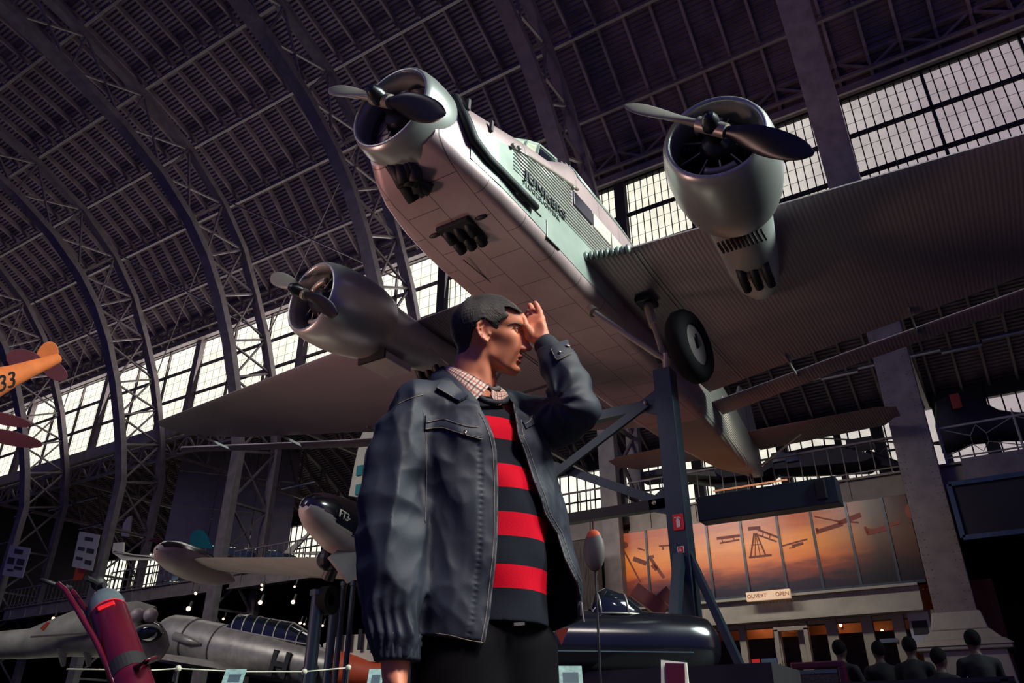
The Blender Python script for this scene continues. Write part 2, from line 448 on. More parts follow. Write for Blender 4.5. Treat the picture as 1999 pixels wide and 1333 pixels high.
# ================================================================ floor, aisle, outer wall
fl = MB(); fl.box(((XL+XR)/2, -3, -.1), (XR-XL, 30, .2)); struct(fl, 'floor', M['concrete'])
fl = MB(); fl.box(((XL-9)/2, 29.5, .8), (-9-XL, 31.5, 1.6)); fl.box(((XR-9)/2, 31.2, .8), (XR+9, 28, 1.6)); struct(fl, 'floor_raised', M['concrete'])
fl = MB(); fl.box(((XR-6)/2, 13.3, .275), (XR+6, 7.9, .55)); struct(fl, 'floor_terrace', M['concrete'])
YO = 43.
# aisle vault
AP = [(27.2, 17.4), (29, 19.6), (32, 20.9), (35.5, 20.9), (39, 19.4), (YO+.2, 16.9)]
ab = MB(); uvs_d = [0.]; uvl = []
roof_seg(ab, XL, XR, AP, uvl)
ar = struct(ab, 'ceiling_aisle', M['roof'])
uvm = ar.data.uv_layers.new(name='UVMap')
for i, l in enumerate(ar.data.loops): uvm.data[i].uv = uvl[l.vertex_index]
rf = MB(); x = XL
while x < XR:
    for (y0, z0), (y1, z1) in zip(AP, AP[1:]):
        rf.bar((x, y0, z0-.14), (x, y1, z1-.14), .12, .2)
    x += 1.24
struct(rf, 'rafters', M['rafter'], ar)
# trusses of the aisle
atr = MB()
for xx in names:
    for i, (p, q) in enumerate(zip(AP, AP[1:])):
        atr.bar((xx, p[0], p[1]-.5), (xx, q[0], q[1]-.5), .25, .25)
    for i in range(8):
        y0 = 27.4+i*1.95; y1 = y0+1.95
        f = lambda y: interp(AP, y)[0]-.5
        atr.bar((xx, y0, f(y0)), (xx, y1, 16.2), .1, .12); atr.bar((xx, y0, 16.2), (xx, y0, f(y0)), .1, .12)
    atr.bar((xx, 27, 16.2), (xx, YO, 16.2), .2, .2)
struct(atr, 'tie_trusses', M['iron'], ar)
# outer wall: lower solid wall, window band 12.6-16.4, strip windows 8.4-10
WB0, WB1 = 12.4, 16.3
ow = MB()
ow.box(((XL+XR)/2, YO+.15, 4.6), (XR-XL, .3, 6.4)); ow.box(((XL+XR)/2, YO+.15, 11.3), (XR-XL, .3, 2.2)); ow.box(((XL+XR)/2, YO+.15, 16.8), (XR-XL, .3, 1.2))
for x in np.arange(XL, XR+.1, 5.0): ow.box((x, YO+.1, 9), (.6, .45, 16))
# boarded bays of the outer wall
struct(ow, 'wall_outer', M['dark'])
i0 = k
for a, b in ((-74, -40), (-40, -16), (-16, 14)):
    k += 1; fr = MB()
    for z in (WB0, 14.3, WB1): fr.bar((a, YO, z), (b, YO, z), .1, .1)
    for x in np.arange(a, b, .62): fr.bar((x, YO, WB0), (x, YO, WB1), .07, .07, up=(0, 1, 0))
    for x in np.arange(a, b, 5.): fr.bar((x, YO, WB0), (x, YO, WB1), .35, .2, up=(0, 1, 0))
    w = struct(fr, 'window_%d' % k, M['bar'])
    struct(MB().add([(a, YO+.1, WB0), (b, YO+.1, WB0), (b, YO+.1, WB1), (a, YO+.1, WB1)], [(0, 1, 2, 3)]), 'pane', M['pane'], w)
k += 1; fr = MB(); a, b = -3, 14
for z in (7.8, 9.1, 10.2): fr.bar((a, YO, z), (b, YO, z), .08, .08)
for x in np.arange(a, b, .85): fr.bar((x, YO, 7.8), (x, YO, 10.2), .08, .08, up=(0, 1, 0))
w = struct(fr, 'window_%d' % k, M['bar'])
M['pane_teal'] = glassmat('teal_frosted_pane', (.55, .85, .85), .15)
struct(MB().add([(a, YO+.1, 7.8), (b, YO+.1, 7.8), (b, YO+.1, 10.2), (a, YO+.1, 10.2)], [(0, 1, 2, 3)]), 'pane', M['pane_teal'], w)
# end walls
struct(MB().box((XL, 3.6, 18), (.3, 47.2, 36)).prism([(XL-.1, 27.2, 0)]+[(XL-.1, y, z) for y, z in AP]+[(XL-.1, YO+.2, 0)], (.2, 0, 0)), 'wall_left', M['dark'])
struct(MB().box((XR, 30, 12), (.3, 28, 24)), 'wall_right', M['dark'])
# mezzanine deck
dk = MB(); dk.box(((XL+XR)/2, 33.8, 7.55), (XR-XL, 18.4, .25)); struct(dk, 'floor_mezzanine', M['deck'])
fa = MB()
for a, b in zip(sorted(TX.values()), sorted(TX.values())[1:]+[XR]):
    fa.box(((a+b)/2, 24.55, 7.4), (b-a-.9, .25, .62)); fa.box(((a+b)/2, 24.5, 7.72), (b-a-.9, .4, .06)); fa.box(((a+b)/2, 24.5, 7.08), (b-a-.9, .4, .06))
    for q in np.arange(a+1.2, b, 1.6): fa.box((q, 24.4, 7.4), (.1, .06, .6))
struct(fa, 'trim_mezzanine', M['mezz'])
# ================================================================ silver three-engined airliner
XC = -5.85
M['silver'] = mat('silver_painted_sheet', (162, 162, 158), .42, .45, .10, 1.6, .12, 9, spec=.6)
M['silver_side'] = mat('silver_side_sheet', (146, 154, 144), .38, .35, .14, 2.2, .15, 8, spec=.6)
M['silver_wing'] = mat('corrugated_silver_wing', (150, 136, 140), .5, .4, .08, .8, 0, 9, wave=('X', 2*PI/.075, .0018))
M['silver_tail'] = mat('corrugated_silver_tail', (150, 148, 138), .5, .4, .08, .8, 0, 9, wave=('Z', 2*PI/.085, .007))
M['cowl'] = mat('silver_cowl', (158, 158, 154), .33, .55, .06, 2.5, .05, 7, spec=.6)
M['black'] = mat('soot_black', (14, 13, 16), .6, .1)
M['engine'] = mat('dark_engine_metal', (38, 38, 44), .4, .7, .3, 12)
M['prop_black'] = mat('black_propeller_back', (16, 18, 24), .32, .1, .1)
M['prop_grey'] = mat('grey_propeller_face', (122, 114, 106), .5, .3, .08)
M['steel'] = mat('grey_steel_tube', (150, 142, 130), .4, .5, .1)
M['rubber'] = mat('tyre_rubber', (13, 12, 15), .9, spec=.2)
M['navy'] = mat('navy_paint', (46, 58, 68), .38, .2, .1, 3, spec=.6)
M['glass_dark'] = mat('dark_window_glass', (22, 28, 40), .12, .3, .05, spec=.9)
M['glass_pale'] = mat('pale_window_glass', (190, 190, 168), .25, .0, .12, 5, spec=.8)  # pale base colour stands in for sky reflected in the cabin windows
M['letter'] = mat('dark_lettering', (38, 42, 44), .6)
M['seam'] = mat('dark_seam_sealant', (58, 48, 48), .7)
def seam_mat(name, col, rough, metal, sc=.62):
    m = mat(name, col, rough, metal, .1, 1.5, .12, 8, spec=.6); nt = m.node_tree; b = nt.nodes['Principled BSDF']
    old = b.inputs['Base Color'].links[0].from_socket
    tc = nt.nodes['Texture Coordinate']; br = nd(nt, 'ShaderNodeTexBrick', Scale=1.); br.inputs['Mortar Size'].default_value = .007
    br.inputs['Brick Width'].default_value = .9; br.inputs['Row Height'].default_value = sc; br.inputs['Mortar'].default_value = (.25, .25, .25, 1); br.inputs['Color1'].default_value = (1, 1, 1, 1); br.inputs['Color2'].default_value = (.94, .94, .94, 1)
    mp = nd(nt, 'ShaderNodeMapping'); mp.inputs['Rotation'].default_value = (0, 0, PI/2); nt.links.new(tc.outputs['Object'], mp.inputs[0]); nt.links.new(mp.outputs[0], br.inputs['Vector'])
    mx = nd(nt, 'ShaderNodeMixRGB', blend_type='MULTIPLY'); mx.inputs[0].default_value = 1; nt.links.new(old, mx.inputs[1]); nt.links.new(br.outputs[0], mx.inputs[2]); nt.links.new(mx.outputs[0], b.inputs['Base Color'])
    return m
M['belly'] = seam_mat('silver_belly_panels', (172, 146, 146), .42, .4)
AIR = empty('airliner', (XC, 10, 8), 'silver three-engined corrugated airliner with propellers propped up on blue posts', 'airplane')
SEC = [(6.35, .60, 8.15, 8.6, 9.35), (6.8, .80, 7.93, 8.7, 9.42), (7.5, .92, 7.8, 8.85, 9.5), (8.3, .97, 7.70, 9.1, 9.72), (9.2, .97, 7.64, 9.38, 9.95), (10.1, .97, 7.58, 9.62, 10.62), (12, .97, 7.50, 9.66, 10.50), (15, .9, 7.44, 9.5, 10.1), (18, .72, 7.47, 9.2, 9.65), (21, .48, 7.62, 8.9, 9.25), (23.9, .16, 8.1, 8.75, 9.0)]
def fus_ring(y, off=0.):
    hw, zb, zs, zt = interp(SEC, y); hw += off; zb -= off; zt += off
    r = min(.2, hw*.45); pts = []
    for a in np.linspace(-PI/2, 0, 6): pts.append((hw-r+r*math.cos(a), zb+r+r*math.sin(a)))
    pts.append((hw, (zb+zs)/2))
    for a in np.linspace(0, PI/2, 9): pts.append((hw*math.cos(a)**.75 if a < PI/2-1e-3 else 0, zs+(zt-zs)*math.sin(a)**.9))
    full = pts+[(-x, z) for x, z in pts[-2::-1]]
    return [Vector((XC+x, y, z)) for x, z in full]
ys = list(np.linspace(6.35, 16.6, 34))
f = MB().loft([fus_ring(y) for y in ys]); fus = f.build('fuselage', M['belly'], AIR, smooth=35)
f = MB().loft([fus_ring(y) for y in np.linspace(16.6, 23.9, 14)]); f.build('tail_cone', M['silver_tail'], AIR, smooth=35)
# smooth pale side plates and true corrugated bands along both sides
for s in (1, -1):
    pan = MB(); rows = []
    for y in np.linspace(6.9, 11.4, 24):
        hw, zb, zs, zt = interp(SEC, y); x = XC+s*(hw+.008)
        rows.append([Vector((x, y, zb+.21)), Vector((x, y, zs if y < 7.9 else min(zs, 8.6)))])
    pan.loft(rows, cap=False, closed=False).build('side_plate', M['silver_side'], AIR)
    cor = MB()
    z = 8.56
    while z < 9.62:
        y0 = None
        for y in np.linspace(7.85, 10, 30):
            if interp(SEC, y)[2] > z-.02: y0 = y; break
        if y0 is None: break
        cor.tube([(XC+s*(interp(SEC, y)[0]+.004), y, z) for y in ([y0]+[q for q in ((8.3, 9.2, 9.75, 11, 12, 15) if z < 9.1 else (8.3, 9.2, 9.75)) if q > y0+.05])], .017, 8)
        z += .072
    cor.build('corrugated_panel', M['silver_side'], AIR, smooth=True)
# top rear deck corrugation
cor = MB()
for i in range(9):
    a = .35+i*.13
    cor.tube([(XC+interp(SEC, y)[0]*math.cos(a)**.75, y, interp(SEC, y)[2]+(interp(SEC, y)[3]-interp(SEC, y)[2])*math.sin(a)**.9) for y in (10.1, 11, 12, 15)], .024, 8)
cor.build('corrugated_roof_panel', M['silver_side'], AIR, smooth=True)
# longitudinal edge rails and bolts
for z0 in (0,):
    MB().tube([(XC+interp(SEC, y)[0]+.015, y, interp(SEC, y)[2]) for y in (7.8, 8.3, 9.2, 10)], .028, 8).build('edge_rail', M['steel'], AIR, smooth=True)
for p in ((7.78, 8.94), (7.95, 9.02), (7.75, 8.2), (7.9, 8.12), (9.8, 9.5)):
    MB().ball((XC+.99, p[0], p[1]), .045, 10, 6).build('boss', M['steel'], AIR, smooth=True)
# lettering
M4 = frame_mat((XC+1.0, 8.78, 8.62), (0, 1, .0), (0, 0, 1), WLOC[AIR.name])
text_mesh('JUNKERS', .27, M['letter'], 'lettering', AIR, M4, .012, (1.25, .9))
M4 = frame_mat((XC+.985, 8.68, 8.45), (0, 1, .0), (0, 0, 1), WLOC[AIR.name])
text_mesh('FLUGZEUGWERK', .13, M['letter'], 'small_lettering', AIR, M4, .004, (1.15, 1))
# hatch plate and small latches on the port side
MB().box((XC+.985, 9.0, 8.0), (.02, .42, .34)).build('hatch', M['silver_side'], AIR, bevel=.008)
MB().box((XC+.985, 9.0, 7.82), (.03, .42, .014)).build('hatch_seam', M['seam'], AIR)
MB().box((XC+.985, 8.4, 8.12), (.02, .45, .012)).build('hatch_seam', M['seam'], AIR)
for y in (6.75, 7.3): MB().bar((XC+.86+.04*(y > 7), y, 8.9), (XC+.87+.04*(y > 7), y, 9.1), .06, .05).build('grab_handle', M['seam'], AIR, bevel=.01)
# cockpit canopy
cn = MB(); F_ = [(.62, 7.95, 9.42), (.42, 8.35, 9.85), (.50, 9.1, 10.28), (.50, 10.1, 10.5)]
A = {}
for s in (1, -1):
    A[s] = dict(a=Vector((XC+s*.60, 8.05, 9.45)), b=Vector((XC+s*.46, 8.54, 9.92)), c=Vector((XC+s*.50, 9.46, 10.47)), c0=Vector((XC+s*.86, 8.70, 9.42)), d=Vector((XC+s*.50, 10.12, 10.60)), d0=Vector((XC+s*.88, 9.46, 9.66)), m=Vector((XC+s*.48, 9.05, 10.25)), m0=Vector((XC+s*.78, 8.42, 9.40)))
for s in (1, -1):
    q = A[s]
    for p1, p2 in (('a', 'b'), ('b', 'm'), ('m', 'c'), ('a', 'm0'), ('m0', 'c0'), ('m', 'm0'), ('c', 'c0'), ('c', 'd'), ('c0', 'd0'), ('d', 'd0')): cn.bar(q[p1], q[p2], .045, .045)
for p in 'abcdm': cn.bar(A[1][p], A[-1][p], .045, .045)
cp = cn.build('canopy_frame', M['silver_side'], AIR)
pn = MB()
for s in (1, -1):
    q = A[s]; pn.add([q['a'], q['m0'], q['m'], q['b']], [(0, 1, 2, 3)]); pn.add([q['m0'], q['c0'], q['c'], q['m']], [(0, 1, 2, 3)])
pn.add([A[1]['a'], A[1]['b'], A[-1]['b'], A[-1]['a']], [(0, 1, 2, 3)])
pn.build('windscreen', M['glass_pale'], AIR)
pn = MB()
for s in (1, -1): q = A[s]; pn.add([q['c0'], q['d0'], q['d'], q['c']], [(0, 1, 2, 3)])
pn.build('side_window', M['glass_dark'], AIR)
rf = MB(); rf.add([A[1]['b'], A[1]['c'], A[-1]['c'], A[-1]['b']], [(0, 1, 2, 3)]); rf.add([A[1]['c'], A[1]['d'], A[-1]['d'], A[-1]['c']], [(0, 1, 2, 3)])
rf.add([A[1]['d'], A[1]['d0'], Vector((XC+.9, 10.0, 9.80)), Vector((XC+.56, 10.7, 10.50)), Vector((XC-.56, 10.7, 10.50)), Vector((XC-.9, 10.0, 9.80)), A[-1]['d0'], A[-1]['d']], [(0, 1, 2, 3), (0, 3, 4, 7), (4, 5, 6, 7)])
rf.build('canopy_roof', M['silver_side'], AIR, smooth=20)
# cabin windows
for i in range(3):
    y = 9.8+i*.78
    MB().box((XC+.985, y+.37, 9.29), (.03, .72, .32)).build('cabin_window', M['glass_pale'] if i else M['glass_dark'], AIR, bevel=.01)
# ---- wings
def zw(x): return 8.25+.07*max(0, abs(x)-1)
LE = [(.9, 10.15), (1.6, 10.42), (5, 10.95), (10, 11.76), (14.4, 12.47), (14.75, 12.75)]
TE = [(.9, 16.8), (4, 16.25), (7, 15.85), (9, 15.55), (13, 14.55), (14.4, 13.9), (14.75, 13.4)]
TH = [(.9, .95), (5, .75), (10, .5), (14.4, .22), (14.75, .06)]
def airfoil(x, y0, y1, z, t):
    pts = []
    for i in range(15):
        c = (1-math.cos(PI*i/14))/2
        pts.append((y0+(y1-y0)*c, z+t*.6*(1.48*math.sqrt(c)-.63*c-1.76*c*c+1.42*c**3-.5*c**4)*1.0-.1*t*c))
    for i in range(13, 0, -1):
        c = (1-math.cos(PI*i/14))/2
        pts.append((y0+(y1-y0)*c, z-t*.32*(1.48*math.sqrt(c)-.63*c-1.76*c*c+1.42*c**3-.5*c**4)*1.0-.1*t*c))
    return [Vector((XC+x, a, b)) for a, b in pts]
for s in (1, -1):
    st = list(np.arange(.9, 14.4, .75))+[14.4, 14.62, 14.75]
    wmb = MB().loft([airfoil(s*x, interp(LE, x)[0], interp(TE, x)[0], zw(x), interp(TH, x)[0]) for x in st])
    wing = wmb.build('wing', M['silver_wing'], AIR, smooth=40)
    wing['label'] = 'wing on the right of the picture' if s == 1 else 'wing on the left of the picture, reaching to the windows'
    # root joint rib strip with knuckles
    kn = MB()
    for i in range(9):
        x = 1.0+i*.085; kn.ball((XC+s*x, interp(LE, x)[0]-.01, zw(x)), (.05, .07, .09), 8, 6)
    kn.build('root_knuckles', M['silver_side'], wing, smooth=True)
    kn = MB()
    for xx in (1.75, 1.83): kn.tube([v+Vector((0, 0, -.008)) for v in airfoil(s*xx, interp(LE, xx)[0], interp(TE, xx)[0], zw(xx), interp(TH, xx)[0])[15:]], .012, 6)
    kn.build('joint_band', M['silver'], wing)
    # slotted flap hung behind the trailing edge
    fst = [.75, 2, 4, 6, 8, 10, 12, 14, 15.7, 15.95]
    FT = [(.75, 17.35), (4, 16.75), (7, 16.3), (10, 15.8), (15.7, 14.25), (15.95, 14.4)]
    FB = [(.75, 18.25), (4, 17.45), (7, 17.0), (10, 16.45), (15.7, 14.7), (15.95, 14.62)]
    fl = MB().loft([airfoil(s*x, interp(FT, x)[0], interp(FB, x)[0], zw(x)-.12, .2) for x in fst]).build('flap', M['silver_wing'], AIR, smooth=40)
    for x in (2.9, 5.5, 8.5, 11.5, 14):
        MB().bar((XC+s*x, interp(TE, x)[0]-.5, zw(x)-.12), (XC+s*x, interp(FT, x)[0]+.2, zw(x)-.2), .03, .07).build('flap_hinge', M['silver'], fl)
# ---- engines, cowlings, propellers
def engine(hub, ax, cowl_prof, label, bl, r_bl=1.45, dome=True):
    ax = Vector(ax).normalized(); hub = Vector(hub)      # ax points aft
    c0 = hub+ax*.28
    en = MB().lathe([(.0, .08), (.06, .2), (.25, .3), (.55, .33), (.8, .3), (.82, .01)], c0-ax*.05, ax, 20).build('engine', M['engine'], AIR, smooth=30)
    x = ax.cross(Vector((0, 0, 1))).normalized(); y = ax.cross(x)
    for i in range(9):
        a = 2*PI*i/9+.2; d = x*math.cos(a)+y*math.sin(a)
        cy = MB(); cy.lathe([(.28+j*.028, .085 if j % 2 else .108) for j in range(11)]+[(.6, .07)], c0+ax*.4, d, 12)
        cy.build('cylinder', M['engine'], en, smooth=30)
        MB().tube([c0+ax*.1+d*.18, c0+ax*.22+d*.55], .014, 6).build('pushrod', M['steel'], en)
    MB().lathe([(.75, .01), (.75, .62)], c0, ax, 24).build('baffle', M['black'], en)
    for k in range(2):
        a = 1.1+k*2.9
        MB().tube([c0+ax*.12+(x*math.cos(a+t)+y*math.sin(a+t))*.43 for t in np.linspace(0, 1., 9)], .055, 8).build('exhaust_ring', M['steel'], en, smooth=True)
    cw = MB().lathe(cowl_prof, hub, ax, 48).build('cowling', M['cowl'], AIR, smooth=True); cw['label'] = label
    # hub with spinner boss and two blades
    bd = Vector(bl); bd = (bd-ax*bd.dot(ax)).normalized(); cd = ax.cross(bd).normalized()
    pr = MB(); pr.lathe([(-.30, .01), (-.27, .07), (-.16, .12), (-.02, .125), (.0, .09), (.2, .1), (.35, .1)], hub, ax, 18)
    prop = pr.build('propeller', M['prop_black'], AIR, smooth=30)
    MB().lathe([(-.22, .105), (.22, .105), (.23, .06)], hub-bd*0, bd, 14).build('blade_collar', M['steel'], prop, smooth=30)
    for s in (1, -1):
        b = MB(); rings = []
        for i in range(16):
            t = i/15; rr = .12+t*(r_bl-.12)
            wd = [.07, .08, .10, .13, .16, .18, .192, .198, .2, .198, .19, .18, .165, .14, .10, .03][i]
            th = .055*(1-t)**.8+.010; tw = math.radians(62-44*t)*s
            u = (cd*s*math.cos(tw)*1+ax*math.sin(abs(tw))).normalized() if s == 1 else (cd*s*math.cos(tw)+ax*math.sin(abs(tw))).normalized()
            n = bd.cross(u).normalized()
            rings.append([hub+bd*s*rr+u*(wd*math.cos(q))*.95+n*th*math.sin(q) for q in np.linspace(0, 2*PI, 14, endpoint=False)])
        b.loft(rings)
        bb = b.build('blade', [M['prop_black'], M['prop_grey']], prop, smooth=50)
        me = bb.data
        for p in me.polygons:
            p.material_index = 1 if p.normal.dot(ax)*(1) > (.0) and False else 0
        if s == -1:
            for p in me.polygons: p.material_index = 1
    return ax, x, y
bl = (.8, -.02, -.6)
LONG = [(.62, .60), (.30, .615), (.20, .63), (.17, .665), (.19, .70), (.28, .745), (.5, .79), (.8, .81), (1.15, .80), (1.5, .745), (1.75, .66)]
SHORT = [(.62, .60), (.30, .61), (.17, .63), (.14, .66), (.16, .69), (.24, .72), (.42, .75), (.62, .755), (.85, .74), (.95, .71), (.95, .66)]
n_ax = engine((XC, 5.86, 8.80), (0, 1, -.01), SHORT, 'short open cowling on the nose', bl)
HP = onY(1390, 249, 8.12); HS = onY(590, 571, 8.15)
engine(HP, (-.14, .99, 0), LONG, 'deep cowling on the right of the picture', bl)
engine(HS, (.14, .99, 0), LONG, 'deep cowling on the left of the picture', bl)
# nacelle fairings into the wings
for s, H in ((1, HP), (-1, HS)):
    ax = Vector((-.14*s, .99, 0)).normalized(); rings = []
    for d, rx, rz, dz in ((1.25, .70, .70, 0), (1.6, .62, .64, -.0), (2.1, .52, .56, -.0), (2.8, .48, .46, -.02), (3.6, .44, .34, -.02), (4.4, .36, .24, .02), (4.9, .2, .12, .08), (5.05, .04, .04, .12)):
        c = H+ax*d+Vector((0, 0, dz)); rings.append([c+Vector((rx*math.cos(t), 0, rz*math.sin(t))) for t in np.linspace(0, 2*PI, 28, endpoint=False)])
    nc = MB().loft(rings).build('nacelle', M['silver'], AIR, smooth=45)
    # oil cooler box under the left-hand engine, louvres under the right-hand one
    if s == -1:
        c = H+ax*2.05+Vector((.05, 0, -.72))
        MB().box(c, (.62, .8, .16)).build('oil_cooler', M['silver'], nc, bevel=.02); MB().box(c+Vector((0, -.42, 0)), (.66, .05, .2)).build('cooler_intake', M['black'], nc)
        MB().tube([H+ax*2.6+Vector((.6, 0, -.3)), H+ax*3.3+Vector((.75, 0, -.62)), H+ax*3.5+Vector((.78, 0, -.75))], .02, 8).build('breather_pipe', M['steel'], nc)
    else:
        for i in range(11): MB().box(H+ax*1.95+Vector((-.33+i*.066, 0, -.62)), (.03, .28, .05)).build('louvre', M['black'], nc)
    # exhaust stubs
    for i in range(3):
        for j in range(2):
            c = H+ax*(3.15+.2*j+.02*i)+Vector((-.2+i*.2, 0, -.42+.02*j))
            MB().tube([c+Vector((0, -.05, .15)), c+Vector((0, .1, -.06)), c+Vector((0, .28, -.1))], .075, 10).build('exhaust_stub', M['black'], nc, smooth=True)
# ---- belly details: exhaust box under the nose, dark collector, side exhaust pipes
for i in range(3):
    for j in range(2):
        c = Vector((XC-.22+i*.2, 7.75+j*.26, 7.76-.03*j))
        MB().tube([c+Vector((0, -.08, .12)), c+Vector((0, .06, -.05)), c+Vector((0, .2, -.09))], .08, 10).build('exhaust_stub', M['black'], AIR, smooth=True)
MB().box((XC-.02, 7.85, 7.75), (.62, .5, .08)).build('exhaust_tray', M['black'], AIR, bevel=.03)
for s in (-.55, .55): MB().ball((XC+s*.8, 7.75, 7.78), (.12, .05, .05), 10, 6).build('vent_scoop', M['black'], AIR, smooth=True)
cl = MB(); random.seed(4)
for i in range(9): cl.tube([(XC-.1+random.uniform(-.25, .25), 6.5+random.uniform(-.15, .15), 8.2), (XC-.1+random.uniform(-.25, .25), 6.75+random.uniform(-.2, .25), 7.85)], .1, 8)
cl.build('oil_tank_fittings', M['black'], AIR, smooth=True)
for s in (1, -1):
    MB().tube([(XC+s*.3, 6.75, 9.45), (XC+s*.66, 6.7, 9.2), (XC+s*.82, 6.75, 8.75), (XC+s*.88, 6.9, 8.42), (XC+s*.93, 7.2, 8.28), (XC+s*1.04, 8.0, 8.12), (XC+s*1.06, 8.35, 8.08)], [.05, .07, .08, .08, .07, .065, .06], 12).build('exhaust_pipe', M['black'], AIR, smooth=True)
MB().lathe([(0, .5), (.02, .62), (.3, .66), (.45, .6)], (XC, 6.3, 8.72), (0, 1, 0), 28).build('firewall_ring', M['engine'], AIR, smooth=30)
# inspection seams on the belly
MB().box((XC-.35, 8.9, 7.645), (.012, 1.0, .012)).build('belly_seam', M['seam'], AIR)
# ---- tail
for s in (1, -1):
    rings = [airfoil(s*x, 22.1+(.25 if x > 3.9 else .0)*(x-3.9)/.5, 23.9-.1*x*.5-(.5 if x > 4.2 else 0), 8.98, .2*(1-x/6)) for x in (.2, 1.5, 3, 3.9, 4.25, 4.4)]
    sb = MB().loft(rings).build('tailplane', M['silver_wing'], AIR, smooth=40)
    MB().tube([(XC+s*.25, 23.4, 8.3), (XC+s*1.7, 22.9, 8.9)], .035, 8).build('tail_strut', M['steel'], sb)
fin = MB(); P_ = [(21.6, 9.1), (22.9, 10.7), (23.1, 10.95), (23.35, 10.95), (23.45, 9.0)]
fin.prism([(XC-.05, y, z) for y, z in P_], (.1, 0, 0)).build('fin', M['silver_tail'], AIR, bevel=.03)
P_ = [(23.5, 8.4), (23.45, 10.98), (23.8, 11.0), (24.2, 10.6), (24.45, 9.8), (24.35, 8.7)]
MB().prism([(XC-.045, y, z) for y, z in P_], (.09, 0, 0)).build('rudder', M['silver_tail'], AIR, bevel=.03)
MB().tube([(XC, 22.9, 8.0), (XC, 23.3, 7.55)], .05, 10).build('tailwheel_leg', M['steel'], AIR)
# ---- landing gear
WC = onY(1347, 676, 11.15)
for s in (1, -1):
    wc = Vector((WC.x if s == 1 else 2*XC-WC.x, WC.y, WC.z)); axl = Vector((s, -.12, .02)).normalized()
    wh = MB().lathe([(-.14, .36), (-.17, .46), (-.15, .57), (-.07, .635), (.07, .635), (.15, .57), (.17, .46), (.14, .36)], wc, axl, 40).build('wheel', M['rubber'], AIR, smooth=True)
    MB().lathe([(-.1, .38), (-.12, .3), (-.13, .1), (-.13, .01)], wc, axl, 30).build('wheel_disc', M['silver'], wh, smooth=30)
    MB().lathe([(.1, .38), (.12, .3), (.13, .1), (.13, .01)], wc, axl, 30).build('wheel_disc', M['iron'], wh, smooth=30)
    MB().prism([wc+axl*.14+Vector(q) for q in ((0, -.1, .14), (0, .12, .02), (0, -.04, -.1))], (s*.03, 0, 0)).build('hub_cap', M['black'], wh)
    ai = Vector((XC+s*1.87, 11.15, 6.42))
    leg = lambda n, a, b, r: MB().tube([a, b], r, 12).build(n, M['steel'], AIR, smooth=30)
    rt_ = onZ(1160, 610, 7.3); rt_ = Vector((rt_.x if s == 1 else 2*XC-rt_.x, rt_.y, rt_.z))
    leg('gear_strut', rt_, ai, .055)
    MB().tube([rt_, rt_+Vector((-s*.1, .05, .13))], .09, 10).build('strut_joint', M['steel'], AIR)
    leg('gear_strut', Vector((XC+s*1.0, 13.3, 7.6)), ai, .04)
    tp_ = onZ(1262, 588, 8.05); tp_ = Vector((tp_.x if s == 1 else 2*XC-tp_.x, tp_.y, tp_.z)); md_ = tp_.lerp(ai, .45)
    leg('shock_leg', tp_, md_, .085)
    leg('shock_leg_piston', md_, ai+Vector((0, 0, .05)), .05)
    MB().tube([ai-Vector((s*.12, 0, 0)), wc], .06, 10).build('axle', M['black'], AIR)
    MB().box(tp_+Vector((0, 0, -.02)), (.34, .45, .14)).build('leg_well', M['black'], AIR, bevel=.05)

# ================================================================ blue support stands
PXs = -4.0
st = empty('support_stand', (PXs, 11.15, 0), 'tall dark blue steel support frame holding up the wheels of the silver airliner', 'stand')
for x in (PXs, 2*XC-PXs):
    p = MB(); w_ = .30
    p.box((x, 11.15, 3.1), (w_, w_, 6.2)).build('post', M['navy'], st, bevel=.012)
    MB().tube([(x+.05, 11.15, 6.2), (x+.07, 11.15, 6.5)], .07, 12).build('jack_pin', M['steel'], st)
    MB().box((x, 11.15, .02), (.8, .8, .04)).build('base_plate', M['navy'], st)
    MB().bar((x+.1, 11.1, 3.2), onY(1478, 1370, 11.0) if x == PXs else (x-1.3, 11.0, .1), .10, .10).build('brace', M['navy'], st)
    MB().bar((x, 11.0, 3.15), (x-.05, 9.7, .1), .14, .14).build('brace', M['navy'], st)
zu = onY(1262, 793, 11.15).z; zl = onY(1290, 985, 11.15).z
a, b = PXs-.12, 2*XC-PXs+.12
MB().bar((a-.2, 11.15, zu), (b, 11.15, zu), .14, .16).build('beam', M['navy'], st)
MB().bar((a-.05, 11.15, zl), (b, 11.15, zl), .14, .16).build('beam', M['black'], st)
MB().bar((a-.2, 11.05, zu), (b, 11.05, zl), .06, .14).build('cross_brace', M['navy'], st)
MB().bar((a-.05, 11.2, zl), (b, 11.2, zu), .06, .14).build('cross_brace', M['navy'], st)
MB().prism([(a+.05, 11.08, zu+.28), (a+.05, 11.08, zu-.25), (a-.32, 11.08, zu-.08), (a-.32, 11.08, zu+.08)], (0, .1, 0)).build('gusset', M['navy'], st)
MB().prism([(a+.05, 11.08, zl+.3), (a+.05, 11.08, zl-.2), (a-.32, 11.08, zl-.08), (a-.32, 11.08, zl+.08)], (0, .1, 0)).build('gusset', M['navy'], st)
for z in (zu, zl): MB().ball((a-.2, 10.99, z), .035, 8, 6).build('bolt', M['steel'], st)
